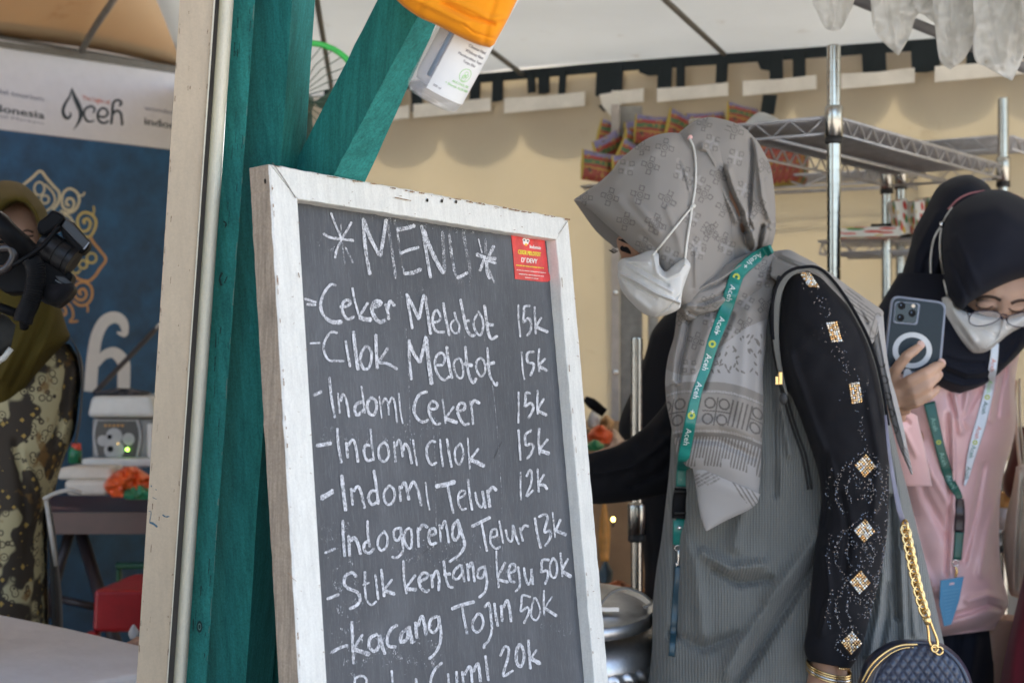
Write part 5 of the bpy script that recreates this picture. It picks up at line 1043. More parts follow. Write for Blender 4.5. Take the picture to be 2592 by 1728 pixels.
# --- the print of the grey headscarf (flat pattern woven into the cloth)
BASE = np.array([.285, .262, .238]); DARK = np.array([.125, .112, .102]); LIGHT = np.array([.36, .345, .335])
def sq_outline(U, V, cx, cy, r, ang, w):
    ca, sa = math.cos(ang), math.sin(ang); x = (U-cx)*ca+(V-cy)*sa; y = -(U-cx)*sa+(V-cy)*ca; m = np.maximum(abs(x), abs(y)); return (abs(m-r) < w)
def motif(mask, light, U, V, cx, cy, kind, ang, s=1.0):
    near = (abs(U-cx) < 34*s) & (abs(V-cy) < 34*s); idx = np.nonzero(near)[0]
    if not len(idx): return
    u, v = U[idx], V[idx]
    if kind == 'f':
        for k in range(4):
            a = ang+k*math.pi/2; mask[idx] = np.maximum(mask[idx], .85*sq_outline(u, v, cx+17*s*math.cos(a), cy+17*s*math.sin(a), 5.4*s, a, 1.1))
        r = np.hypot(u-cx, v-cy); mask[idx] = np.maximum(mask[idx], .75*(abs(r-6.5*s) < 1.3)); mask[idx] = np.maximum(mask[idx], .5*(abs(r-11.5*s) < .9)); mask[idx] = np.maximum(mask[idx], .6*(r < 2.2*s))
    else:
        for k in range(4):
            a = ang+math.pi/4+k*math.pi/2; mask[idx] = np.maximum(mask[idx], .7*sq_outline(u, v, cx+17*s*math.cos(a), cy+17*s*math.sin(a), 5.0*s, a+.6, 1.1))
        ca, sa = math.cos(ang), math.sin(ang); x = abs((u-cx)*ca+(v-cy)*sa); y = abs(-(u-cx)*sa+(v-cy)*ca); light[idx] = np.maximum(light[idx], .5*(((x < 3) & (y < 17)) | ((y < 3) & (x < 17))))
def hz(l): return [(1440+x/2.8, 280+y/2.8) for x, y in l]
def hd(l): return [(1400+x/2.613, 560+y/2.613) for x, y in l]
FM = [(x, y, 'f', a, s) for (x, y), a, s in zip(hz([(290,612),(505,598),(697,632),(403,785),(605,797),(578,390),(680,262),(520,265),(1105,690),(960,590),(1175,140),(960,95),(1345,690),(1395,390),(1060,460),(995,865),(110,615),(530,955)]), [.3,.25,.5,.2,.4,.3,.2,.1,.4,.5,.3,.2,.7,.9,.4,.5,.1,.3], [1,1.05,1.05,1,1.05,1,1,.8,1,1,1,.8,1,.9,1,1,.9,.9])]
FM += [(x, y, 'q', a, 1.0) for (x, y), a in zip(hz([(408,403),(1015,228),(1182,332),(800,440),(715,1030),(1120,965),(905,500),(870,760),(1240,560),(1250,770),(905,960)]), [.2,.3,.25,.3,.5,.4,.6,.5,.3,.4,.8])]
FM += [(x, y, 'f', a, .95) for (x, y), a in zip(hd([(945,790),(1275,690),(1045,55),(690,30),(1405,560),(1035,535),(1125,130),(860,640),(1390,310)]), [.3,.6,.8,.2,.9,.5,.4,.7,.2])]
FM += [(x, y, 'q', a, .9) for (x, y), a in zip(hd([(1275,530),(1395,390),(960,200),(1040,650),(900,960),(1180,740)]), [.6,.2,.4,.3,.1,.5])]
def hijab_print(U, V):
    mask = np.zeros(len(U)); light = np.zeros(len(U))
    for (x, y, k, a, s) in FM: motif(mask, light, U, V, x, y, k, a, s)
    C = BASE[None, :]*(1-mask[:, None])+DARK[None, :]*mask[:, None]; C = C*(1-light[:, None])+LIGHT*1.1*light[:, None]; return C
def drape_print(U, V):
    C = hijab_print(U, V); cu = np.where(U > 1800, 32*((U-1800)/128)**2, 0.0)+np.where(U < 1740, 10*((1740-U)/50)**2, 0.0); w = V-cu
    bx = [1680, 1695, 1730, 1760, 1790, 1844, 1890, 1936, 1960]; by = [930, 939, 950, 948, 900, 862, 828, 809, 800]; top = np.interp(U, bx, by)
    lz = (V > top) & (w < 966); C[lz] = LIGHT*1.06
    random.seed(9); leaf = np.zeros(len(U), bool)
    for i in range(46):
        cx = random.uniform(1800, 1932); cy = random.uniform(850, 945); a = random.choice([.9, 1.3, 1.9, 2.3, 2.7]) if cx < 1880 else random.choice([1.0, 1.4, .6, 2.2]); x = (U-cx)*math.cos(a)+(V-cy)*math.sin(a); y = -(U-cx)*math.sin(a)+(V-cy)*math.cos(a); leaf |= ((x/6.5)**2+(y/2.4)**2 < 1)
    C[leaf & lz & (V > top+14) & (w < 950)] = BASE*.62
    z = (w >= 966) & (w < 1000); C[z] = BASE*.86
    z = (w >= 996) & (w < 1086); C[z] = BASE*1.02
    for off in (990, 1090):
        x = np.mod(U, 7)-3.5; z = (np.hypot(x, w-off) < 3.0) & (np.hypot(x, w-off) > 1.2); C[z] = LIGHT*1.15
    dk = np.zeros(len(U), bool)
    for gx in (1700, 1812, 1932):
        for (dx, dy) in ((-18, -20), (18, -20), (-18, 20), (18, 20)): r = np.hypot(U-gx-dx+dy*.16, w-1040-dy-dx*.05); dk |= (abs(r-12.5) < 2.3)
        dk |= (abs((U-gx)+(w-1040)*.16) < 1.7) & (abs(w-1040) < 36); dk |= (abs((w-1040)-(U-gx)*.05) < 1.7) & (abs(U-gx) < 34)
    for bx_ in (1748, 1757, 1766, 1849, 1861, 1873, 1885, 1897): dk |= (abs((U-bx_)+(w-1040)*.22) < 2.2) & (abs(w-1040) < 34)
    C[dk & (w > 1000) & (w < 1082)] = DARK*1.0
    z = (w >= 1094); C[z] = LIGHT*.98
    fr_ = (np.mod(U+(w-1100)*.2, 8.2) < 4.3) & (w > 1094) & (w < 1172+14*np.sin(np.floor(U/22)*2.1)); C[fr_] = BASE*.58
    C[(w > 1094) & (w < 1104)] = BASE*.62
    return C

w1 = empty('person', (0.43, 2.42, 0), 'woman in a patterned grey headscarf and white mask, leaning forward over the stall', 'person')
# body
hd1 = P(1745, 540, 2.26); ch1 = P(2010, 1010, 2.36); hp1 = Vector((.43, 2.45, .80))
sh_n = P(2075, 800, 2.23); el_n = P(2160, 1250, 2.215); wr_n = P(2098, 1668, 2.19)
hand1 = [limb([wr_n, P(2094, 1750, 2.19), P(2088, 1830, 2.18)], [.024, .030, .026])]
for k, (du, L) in enumerate(((-26, 118), (-9, 132), (9, 128), (25, 105))):
    hand1.append(limb([P(2090+du, 1815, 2.18), P(2088+du*1.15, 1815+L*.55, 2.172), P(2080+du*1.1, 1815+L, 2.19)], [.0105, .009, .0072], 10))
hand1.append(limb([P(2065, 1760, 2.175), P(2040, 1810, 2.155), P(2036, 1860, 2.15)], [.012, .0105, .008], 10))
sh_f = P(1860, 860, 2.50); el_f = P(1690, 1140, 2.46); wr_f = P(1430, 1215, 2.38)
hand2 = [limb([wr_f, P(1370, 1222, 2.36), P(1320, 1228, 2.35)], [.022, .028, .024])]
for k, dv in enumerate((-26, -9, 9, 25)): hand2.append(limb([P(1330, 1226+dv, 2.35), P(1270, 1240+dv, 2.34), P(1230, 1262+dv, 2.34)], [.0095, .0085, .007], 10))
hand2.append(limb([P(1380, 1200, 2.34), P(1340, 1180, 2.32), P(1300, 1180, 2.31)], [.011, .0095, .0075], 10))
face1 = [ell(1662, 604, 2.235, .056, .066, .050), limb([P(1600, 632, 2.235), P(1590, 665, 2.235), P(1584, 695, 2.235)], [.010, .011, .013]), ell(1662, 712, 2.235, .036, .05, .040)]
body1 = core(w1, M['skin'], hd1, (.080, .076, .095), P(1860, 730, 2.32), ch1, hp1, arms=[limb([sh_n, el_n, wr_n], [.044, .034, .022]), limb([sh_f, el_f, wr_f], [.05, .04, .025])]+hand1+hand2, extra=face1, voxel=.005, foot_dir=(-1, -.1, 0))
# far side of the scarf seen under its peak
strip('scarf_lining', [(1452, 506), (1474, 538), (1502, 577), (1524, 600), (1546, 618), (1556, 628)], [(1460, 506), (1506, 540), (1546, 576), (1578, 600), (1600, 618), (1612, 628)], 2.29, .018, fabric('scarf_inside', (.20, .185, .17)), w1, ns=30, nf=20, nb=10, dB=2.22)
# dark eye and lashes in the shadow of the scarf
be = bvh_of([body1])
for (u, v_, a_) in ((1592, 634, .010), (1580, 630, .006)):
    d_ = surf(be, u, v_, 2.18); q, f = ellvf(P(u, v_, d_+.001), a_, .003, .0042, Matrix.Rotation(.35, 3, 'Y')); mk('eye', q, f, M['black_cloth'], w1, True)
tube('eyebrow', [P(u, v_, surf(be, u, v_, 2.18)-.0008) for u, v_ in ((1566, 606), (1580, 610), (1596, 618))], [.0008, .0022, .0010], M['black_cloth'], w1, 8, 10)
for k in range(5): tube('eyelash', [P(1553+k*3, 629+k*1.5, 2.196), P(1546+k*2.5, 634+k*1.6, 2.19), P(1541+k*2.4, 633+k*2, 2.186)], .0005, M['black_cloth'], w1, 5)
capA = hz([(38,628),(120,572),(200,520),(300,430),(350,360),(430,290),(520,220),(600,180),(700,158),(790,162),(870,190)])
capB = hz([(42,632),(110,676),(180,730),(270,815),(370,898),(450,972),(560,1060),(640,1170),(700,1290),(770,1380),(860,1420)])
capA += hz([(960,150),(1060,120),(1180,150)]); capB += hz([(960,1380),(1060,1300),(1170,1180)])
cap = strip('headscarf', capA, capB, [2.22,2.22,2.22,2.22,2.22,2.22,2.23,2.23,2.24,2.25,2.26,2.27,2.28,2.29], [.012,.035,.055,.072,.082,.09,.098,.102,.106,.108,.108,.10,.09,.06], M['hijab'], w1, ns=230, nf=170, nb=40, sq=.8, color=hijab_print, dB=[2.20]*6+[2.185]*4+[2.20, 2.22, 2.24, 2.26],
  folds=[(5, -2.0, hz([(780,360),(835,520),(855,660),(850,700)])), (4, 2.2, hz([(820,420),(850,560)])), (14, 3, hz([(340,620),(420,720),(520,830)])), (10, 3.0, hz([(460,640),(560,760),(640,860)])), (9, -3, hz([(520,880),(590,950),(620,980)])), (10, 3, hz([(700,700),(780,900),(800,1000)])), (8, -3, hz([(880,900),(870,1050),(880,1250)])), (20, 4, hz([(300,470),(500,330),(700,230)])), (7, 2.5, hz([(900,1000),(900,1150),(900,1270)]))], wob=.003, wsc=12)
bkA = hz([(760,175),(800,140),(880,80),(960,50),(1050,52),(1180,88),(1250,130),(1330,210),(1390,310),(1430,400),(1450,520),(1462,640),(1465,760),(1465,850),(1440,950),(1400,1000)])
bkB = hz([(790,220),(820,420),(850,700),(860,1000),(880,1250),(950,1330),(1040,1300),(1120,1240),(1200,1170),(1260,1110),(1300,1060),(1310,1010),(1320,990),(1325,985),(1330,990),(1340,1010)])
FS = 2.9
bk = strip('headscarf_back', bkA, bkB, [2.27,2.28,2.29,2.30,2.31,2.32,2.33,2.335,2.34,2.34,2.34,2.335,2.33,2.325,2.32,2.315], [.04,.08,.105,.118,.125,.13,.13,.128,.125,.12,.11,.10,.085,.07,.045,.02], M['hijab'], w1, ns=220, nf=170, nb=40, sq=.75, color=hijab_print, seed=4,
  folds=[(5, -7, hz([(1285,200),(1300,320),(1290,480),(1280,640),(1270,760),(1300,840)])), (8, 6, hz([(1330,240),(1350,400),(1370,600),(1420,760)])), (9, 8, hz([(1130,420),(1190,600),(1260,730),(1300,800),(1310,900)])), (8, -7, hz([(1070,400),(1120,560),(1190,700),(1240,850)])), (10, 6, hz([(950,260),(1050,420),(1120,600),(1200,780)])), (7, -5, hz([(960,300),(1030,440),(1080,520)])),
    (12, 6, hz([(990,640),(1030,760),(1090,900)])), (10, -7, hz([(1100,800),(1090,960),(1010,1100),(960,1180)])), (7, -6, hz([(1240,850),(1250,930),(1290,1000),(1310,1010)])), (7, 6, hz([(1260,760),(1290,860),(1330,960)])), (6, -7, hz([(1370,820),(1350,900),(1330,1000)])), (7, 6, hz([(1440,800),(1410,870),(1380,960)])), (5, -5, hz([(1420,850),(1400,920),(1370,980)])), (9, 5, hz([(900,380),(930,560),(930,760),(900,960)])), (6, -4, hz([(870,700),(880,900),(880,1100)])), (8, 4, hz([(1400,500),(1430,650),(1450,780)]))], wob=.004, wsc=16)
FS = 1.9
nk = strip('neck_wrap', hd([(840,560),(850,500),(880,440),(960,380),(1060,330),(1180,260),(1290,215),(1380,190),(1450,190)]), hd([(845,600),(880,660),(960,660),(1060,640),(1180,600),(1290,560),(1380,500),(1450,420),(1500,340)]), [2.19,2.19,2.195,2.20,2.21,2.22,2.235,2.25,2.27], [.02,.04,.05,.055,.055,.05,.045,.04,.03], M['hijab'], w1, ns=110, nf=80, nb=20, color=hijab_print,
  folds=[(4, -5, hd([(880,520),(960,460),(1080,420),(1200,350),(1320,240)])), (6, 5, hd([(900,490),(1000,430),(1120,370),(1240,290)])), (5, 5, hd([(890,560),(1000,560),(1120,520)])), (5, -6, hd([(900,600),(960,625),(1060,610)])), (6, -4, hd([(950,560),(1060,520),(1180,440)]))], wob=.003, wsc=30, seed=3)
dr = strip('headscarf_drape', [(1716,770),(1712,800),(1706,851),(1691,904),(1684,960),(1687,1019),(1695,1060),(1706,1111),(1715,1150),(1735,1178)], [(1996,640),(1990,685),(1962,735),(1945,800),(1937,880),(1931,950),(1932,1019),(1930,1096),(1926,1180),(1921,1252)], [2.22,2.21,2.20,2.195,2.19,2.19,2.19,2.19,2.19,2.19], [.03,.045,.055,.06,.06,.058,.055,.05,.045,.03], M['hijab'], w1, ns=280, nf=180, nb=30, sq=.7, color=drape_print, dB=[2.30,2.27,2.24,2.22,2.21,2.20,2.20,2.20,2.20,2.20],
  folds=[(9, 6, hd([(860,620),(830,760),(800,900),(790,1050)])), (6, -6, hd([(900,660),(880,800),(840,950),(830,1050)])), (14, 5, hd([(1050,660),(1000,800),(930,1000),(900,1200),(890,1400)])), (8, -5, hd([(1180,620),(1120,760),(1040,940),(990,1100)])), (22, 6, hd([(1300,600),(1280,900),(1250,1300)])), (7, -3.5, hd([(820,1100),(830,1300),(850,1500)])), (10, 4, hd([(1380,700),(1370,1000),(1350,1400)])), (16, 5, hd([(940,1350),(1100,1330),(1300,1400)])), (10, -4, hd([(930,1440),(1100,1450),(1330,1560)]))], wob=.004, wsc=14, seed=2)
flap = strip('headscarf_corner', [(1752,1176),(1758,1210),(1764,1250),(1768,1280),(1776,1315),(1786,1343)], [(1924,1250),(1921,1262),(1917,1272),(1895,1290),(1840,1316),(1790,1343)], 2.178, [.02,.02,.016,.012,.008,.003], M['hijab'], w1, ns=60, nf=60, nb=10, color=lambda U, V: np.where(((dist_poly(U, V, [(1770,1215),(1830,1200)]) < 16) & (np.mod(U*.5+V*.9, 9) < 3.5) & (U < 1822) | ((dist_poly(U, V, [(1868,1222),(1908,1268)]) < 16) & (np.mod(U*.8-V*.5, 9) < 3.5)))[:, None], BASE*.6, LIGHT*1.03), wob=.002)
sb = strip('headscarf_shoulder', [(1957,636),(1996,632),(2026,646),(2065,667),(2114,700),(2168,739),(2206,765),(2234,786),(2236,800)], [(1950,700),(1972,712),(2002,700),(2052,700),(2100,735),(2140,790),(2180,850),(2205,870),(2216,856)], [2.28,2.27,2.26,2.26,2.26,2.26,2.26,2.27,2.27], [.02,.035,.04,.04,.04,.035,.03,.02,.008], M['hijab'], w1, ns=150, nf=60, nb=20, seed=6, dB=2.20,
  color=lambda U, V: np.where(((dist_poly(U, V, [(2148,748),(2200,800)]) < 17) & (np.mod(-U*.6+V*.8, 8) < 3.4) | (abs(dist_poly(U, V, [(2222,800),(2208,850)])-7) < 1.6))[:, None], BASE*.55, hijab_print(U, V)*1.08), folds=[(5, 4, [(1980,645),(2040,668),(2100,710),(2160,770)]), (4, -4, [(1970,655),(2030,680),(2080,715)]), (6, 4, [(2150,750),(2190,800),(2215,840)]), (4, -4, [(2170,770),(2195,815)])], wob=.003, wsc=30)
sb2 = strip('headscarf_tail', [(2236,800),(2240,850),(2246,905),(2256,960),(2268,1000),(2285,1070),(2297,1130),(2311,1200)], [(2196,800),(2204,850),(2216,905),(2230,960),(2240,1000),(2258,1070),(2276,1130),(2306,1200)], 2.235, [.012]*7+[.003], M['hijab'], w1, ns=120, nf=30, nb=10,
  color=lambda U, V: np.where((((abs(np.hypot(U-2240, (np.mod(V, 46)-23)*1.0+0*V)-0) > 1e9)) | ((abs(np.hypot(U-(2246+(V-1000)*.19), np.mod(V-940, 42)-21)-9) < 1.8) & (V > 920) & (V < 1110)) | ((np.mod(V+U, 7) < 3) & (V > 1130)))[:, None], DARK, LIGHT*1.0), folds=[(4, 3, [(2222,820),(2240,920),(2262,1020),(2290,1130)])], wob=.002)
mask = strip('face_mask', [(1564,664),(1576,654),(1600,650),(1622,642),(1640,634),(1655,632),(1667,644),(1669,668),(1684,687),(1701,675),(1722,659),(1737,655),(1747,667)], [(1563,695),(1570,728),(1584,750),(1600,768),(1618,785),(1640,799),(1660,803),(1680,799),(1698,793),(1714,785),(1723,774),(1728,735),(1748,676)], [2.19,2.18,2.165,2.15,2.14,2.13,2.12,2.115,2.11,2.105,2.10,2.10,2.10], [.02,.04,.046,.048,.047,.045,.042,.039,.036,.032,.026,.02,.012], M['mask'], w1, ns=130, nf=90, nb=24, sq=.8,
  folds=[(3, 4.5, [(1566,690),(1610,712),(1660,742),(1722,766)]), (3, -3.0, [(1568,700),(1610,724),(1660,754)]), (4, -2.5, [(1590,664),(1640,690),(1690,722)]), (4, 2.5, [(1586,672),(1640,704),(1700,738)]), (9, 3, [(1568,700),(1590,740),(1640,780)]), (2.2, -1.6, [(1735,705),(1725,740),(1690,780),(1665,796)]), (5, 2.5, [(1655,650),(1662,690),(1685,705),(1720,690),(1735,670)]), (6, 3, [(1585,655),(1592,662),(1640,664)])], wob=.0015, wsc=30)
stm_ = simple('mask_stamp', (.42, .41, .38), .8, bmp=0)
bvc = bvh_of([cap, bk, mask, nk, dr])
def onb(bv, pts, lift=.002, dflt=2.1):
    out = []
    for (u, v) in pts: out.append((u, v, (surf(bv, u, v, dflt))-lift))
    return out
def dense(pts, n): return [tuple(x) for x in cr(pts, n)]
for pts in ([(1744,348),(1756,375),(1761,420),(1760,470),(1752,523)], ): tube('mask_strap', [P(*p) for p in onb(bvc, dense(pts, 24), .003)], .0017, M['strap_white'], w1, 8)
tube('mask_strap', [P(*p) for p in onb(bvc, dense([(1752,523),(1710,575),(1670,625),(1652,646)], 20), .004)], .0015, M['strap_white'], w1, 8)
tube('mask_strap', [P(*p) for p in onb(bvc, dense([(1752,523),(1747,560),(1738,620),(1733,670)], 20), .004)], .0017, M['strap_white'], w1, 8)
tube('strap_knot', [P(*p) for p in onb(bvc, [(1749,520),(1753,524),(1757,520)], .005)], .003, M['strap_white'], w1, 8)
tube('strap_knot', [P(*p) for p in onb(bvc, [(1745,352),(1746,348),(1751,346)], .004, 2.25)], .0028, simple('strap_pink', (.75, .45, .42), .6), w1, 8)

# tunic and sleeves
tun = strip('tunic', [(1880,700),(1800,780),(1740,900),(1705,1050),(1695,1180),(1687,1254),(1675,1358),(1660,1453),(1652,1540),(1650,1640),(1640,1728),(1590,2100),(1560,2990)], [(2110,700),(2180,790),(2215,900),(2248,1040),(2276,1160),(2300,1250),(2325,1350),(2350,1450),(2370,1540),(2392,1640),(2410,1728),(2450,2200),(2480,2990)],
  [2.34,2.34,2.35,2.35,2.35,2.35,2.35,2.35,2.35,2.35,2.35,2.38,2.42], [.08,.12,.13,.135,.135,.135,.135,.14,.14,.145,.15,.18,.2], M['tunic'], w1, ns=210, nf=150, nb=40, sq=.75, capends=True,
  folds=[(16, 10, [(2075,1350),(2000,1450),(1900,1580),(1840,1700)]), (12, -12, [(2100,1380),(2020,1490),(1950,1600),(1860,1740)]), (18, 8, [(1700,1300),(1760,1420),(1780,1600)]), (10, -9, [(1810,1440),(1870,1475),(1950,1465)]), (14, 9, [(1780,1400),(1850,1440),(1930,1430)]), (12, -7, [(1700,1600),(1780,1640),(1880,1600),(1930,1530)]), (12, -9, [(1730,1250),(1715,1400),(1710,1600)]), (16, 8, [(1900,1120),(1890,1250),(1860,1380)]),
    (12, 10, [(2262,1120),(2280,1260),(2300,1400),(2320,1600)]), (9, -11, [(2252,1260),(2262,1400),(2270,1560)]), (8, -9, [(2310,1380),(2318,1480),(2325,1600)]), (10, 9, [(2340,1400),(2362,1520),(2385,1640)]), (9, 8, [(2235,1450),(2225,1550),(2200,1660)]), (8, -8, [(2250,1480),(2245,1560),(2230,1640)]), (10, 8, [(2280,1400),(2285,1520),(2290,1620)]), (10, 7, [(1960,850),(1975,1000),(2000,1150)]), (10, -6, [(1950,900),(1955,1050),(1960,1250)])], wob=.006, wsc=12)
arm = strip('sleeve', [(2030,680),(1998,695),(1982,744),(1973,821),(1973,897),(1985,975),(2007,1010),(2039,1093),(2070,1190),(2079,1260),(2072,1325),(2060,1418),(2051,1511),(2044,1581),(2035,1636),(2046,1672)], [(2056,680),(2086,697),(2116,735),(2150,777),(2180,827),(2202,880),(2219,940),(2236,1020),(2246,1100),(2250,1180),(2250,1270),(2243,1370),(2227,1464),(2203,1557),(2180,1645),(2152,1692)],
  [2.24,2.22,2.21,2.20,2.20,2.20,2.20,2.20,2.20,2.20,2.20,2.195,2.19,2.185,2.18,2.18], [.02,.045,.058,.066,.07,.07,.068,.064,.06,.058,.055,.052,.048,.044,.038,.034], M['black_cloth'], w1, ns=160, nf=90, nb=30, sq=.8,
  folds=[(12, 5, [(2000,900),(2060,1080),(2110,1200)]), (9, -5, [(2090,1150),(2100,1240),(2085,1330)]), (12, 5, [(2200,1000),(2225,1150),(2215,1300)]), (8, -4, [(2130,1250),(2150,1350),(2140,1450)]), (9, 4, [(2090,1400),(2100,1500),(2080,1600)])], wob=.004, wsc=20)
fa = strip('sleeve', [(1380,1168),(1440,1158),(1500,1145),(1568,1123),(1620,1090),(1660,1050),(1700,1000),(1750,940),(1800,900),(1850,880)], [(1380,1262),(1440,1270),(1509,1275),(1572,1271),(1630,1262),(1687,1250),(1740,1230),(1790,1180),(1840,1120),(1890,1060)], [2.37,2.38,2.40,2.42,2.43,2.44,2.45,2.46,2.48,2.50], [.024,.032,.036,.04,.045,.05,.055,.06,.06,.05], M['black_cloth'], w1, ns=70, nf=40, nb=20, folds=[(8, 4, [(1500,1200),(1600,1180),(1680,1120)]), (7, -4, [(1600,1230),(1680,1190),(1720,1120)])], wob=.004, wsc=30)
# armhole facing and piping
bva = bvh_of([arm, tun, dr, sb])
ah = [(1992,1000),(1976,940),(1966,880),(1962,820),(1964,765),(1976,722),(2000,693),(2038,679),(2072,684),(2106,714),(2140,760),(2170,810),(2196,862),(2218,925),(2234,1000),(2246,1080)]
ahl = [(p[0], p[1], min(2.165, surf(bva, p[0], p[1], 2.2)-.004)) for p in dense(ah, 80)]
def band(name, pts3, w, mat, parent, t=.0012, **k):
    c = np.array([(p[0], p[1]) for p in pts3]); T = np.gradient(c, axis=0); T /= np.linalg.norm(T, axis=1)[:, None]+1e-9; Nn = np.stack([-T[:, 1], T[:, 0]], 1); ww = cr(w, len(c)) if hasattr(w, '__len__') else np.full(len(c), w)
    return strip(name, c+Nn*ww[:, None]/2, c-Nn*ww[:, None]/2, [p[2] for p in pts3], t, mat, parent, ns=len(c), nf=10, nb=4, sq=.4, **k)
vest = fabric('vest_edge', (.21, .205, .185), rib=160); band('armhole_facing', ahl, [6, 12, 17, 22, 20, 14, 9, 7, 6, 6, 6, 6, 6], vest, w1, .002)
tube('piping', [P(p[0]-7*(1 if p[0] < 2030 else -.4), p[1]-4, p[2]-.002) for p in ahl[12:]], .0022, M['black_cloth'], w1, 8)
for pts in (dense([(1974,700),(1956,745),(1952,800),(1958,870),(1966,920),(1973,945)], 30), ): tube('bag_strap', [P(p[0], p[1], surf(bva, p[0], p[1], 2.17)-.004) for p in pts], .0030, M['black_rubber'], w1, 8)
q = P(1975, 957, 2.115); v, f = boxvf(q, .0055, .004, .0175); bevel(mk('gold_slider', v, f, M['gold'], w1), .0012); v, f = boxvf(q+Vector((-.004, .001, -.003)), .004, .003, .010); mk('gold_slider', v, f, M['gold'], w1)
for o_ in (0, 9): tube('tassel_cord', [P(x+o_, y, surf(bva, x+o_, y, 2.16)-.003) for x, y in dense([(1973,975),(1985,1010),(1999,1060),(2016,1110),(2030,1150),(2040,1200),(2046,1238)], 26)], .0016, M['black_rubber'], w1, 6)
v, f = ellvf(P(1983, 1008, 2.12), .0055, .004, .008); mk('cord_knot', v, f, M['black_rubber'], w1, True)
# rhinestones: gold blocks and dark beads stitched on the sleeve
bvs = bvh_of([arm]); gs = [simple('rhinestone_gold', (.80, .50, .24), .18, metal=.8, var=.3, scale=500, bmp=0, emis=None), simple('rhinestone_pale', (.95, .82, .72), .12, metal=.6, var=.2, scale=500, bmp=0)]
def stone(c, r):
    tx, tz = random.uniform(-.35, .35), random.uniform(-.35, .35)
    t = [Vector((r*math.cos(k*math.pi/3), r*(math.cos(k*math.pi/3)*tx+math.sin(k*math.pi/3)*tz), r*math.sin(k*math.pi/3))) for k in range(6)]; return [c+x for x in t]+[c+x*.5+Vector((0, -r*.6, 0)) for x in t], [(i, (i+1) % 6, 6+(i+1) % 6, 6+i) for i in range(6)]+[tuple(range(6, 12))]
def patch(cx, cy, ax, ay, nx, ny, dia=False):
    P_ = [[], []]
    for i in range(nx):
        for j in range(ny):
            a, b = i-(nx-1)/2, j-(ny-1)/2; u = cx+a*ax[0]+b*ay[0]; v = cy+a*ax[1]+b*ay[1]; d = surf(bvs, u, v)
            if d is None: continue
            P_[0 if random.random() < .55 else 1].append(stone(P(u, v, d-.0006), .0019))
    rt_ = None
    for k in (0, 1):
        if P_[k]: v, f = joinvf(P_[k]); tag(mk('rhinestone_block', v, f, gs[k], w1), kind='stuff')
random.seed(21)
patch(2047, 706, (5.5, .3), (3.0, 4.6), 5, 9); patch(2111.5, 840, (5.6, -.6), (1.6, 5.6), 5, 9); patch(2165.5, 994, (5.6, -.8), (.9, 5.8), 5, 9)
for cx, cy in ((2190, 1178), (2188, 1343), (2177, 1473), (2155, 1626)): patch(cx, cy, (4.1, -4.2), (3.6, 4.6), 7, 7)
bd = []; bead_m = simple('jet_beads', (.25, .24, .25), .2, metal=.8, var=.5, scale=600, bmp=0)
def beads(pts, n, jit, r=(.0007, .0013)):
    for p in dense(pts, int(n*1.7)):
        u = p[0]+random.gauss(0, jit); v = p[1]+random.gauss(0, jit); d = surf(bvs, u, v)
        if d is not None: bd.append(stone(P(u, v, d-.0005), random.uniform(*r)))
for cy in (1240, 1400, 1540):
    beads([(2140,cy-62),(2118,cy-20),(2118,cy+20),(2138,cy+62)], 34, 3); beads([(2216,cy-62),(2236,cy-20),(2234,cy+20),(2214,cy+62)], 34, 3); beads([(2152,cy-30),(2142,cy),(2154,cy+30)], 16, 2.5); beads([(2200,cy-30),(2214,cy),(2200,cy+30)], 16, 2.5); beads([(2165,cy-20),(2190,cy-8),(2200,cy+14),(2170,cy+16)], 22, 5)
    beads([(2105,cy-50),(2096,cy),(2104,cy+50)], 14, 3)
beads([(2070,745),(2085,775),(2095,800)], 14, 8); beads([(2125,885),(2140,920),(2155,950)], 16, 8); beads([(2175,1040),(2180,1080),(2190,1120)], 12, 6); beads([(2047,706),(2050,708)], 14, 22, (.0006, .001)); beads([(2111,840),(2112,842)], 14, 24, (.0006, .001)); beads([(2165,994),(2166,996)], 14, 24, (.0006, .001))
for cx, cy in ((2190, 1178), (2188, 1343), (2177, 1473), (2155, 1626)): beads([(cx,cy-44),(cx+38,cy),(cx,cy+44),(cx-38,cy),(cx,cy-44)], 34, 3)
beads([(2245,1180),(2246,1300),(2240,1390),(2222,1480),(2200,1570)], 70, 3)
v, f = joinvf(bd); tag(mk('jet_beads', v, f, bead_m, w1), kind='stuff')
# bangles
def bangle(cy, rx, ry, r, mat, tilt, parent=w1):
    pts = []
    for i in range(49):
        t = 2*math.pi*i/48; c = P(2098, cy, 2.185); pts.append(c+Vector((rx*math.cos(t), rx*math.sin(t)*.8, ry*math.sin(t)+tilt*math.cos(t)*-1)))
    tube('bangle', pts, r, mat, parent, 8)
for i, cy in enumerate((1688, 1694, 1700, 1706)): bangle(cy, .0295, .006, .0013, [M['gold'], M['gold'], M['silver'], M['gold']][i], .007)
v, f = joinvf([stone(P(2125+i*5, 1690+i*.7, 2.155), .0018) for i in range(6)]); tag(mk('bangle_stones', v, f, gs[0], w1), kind='stuff')

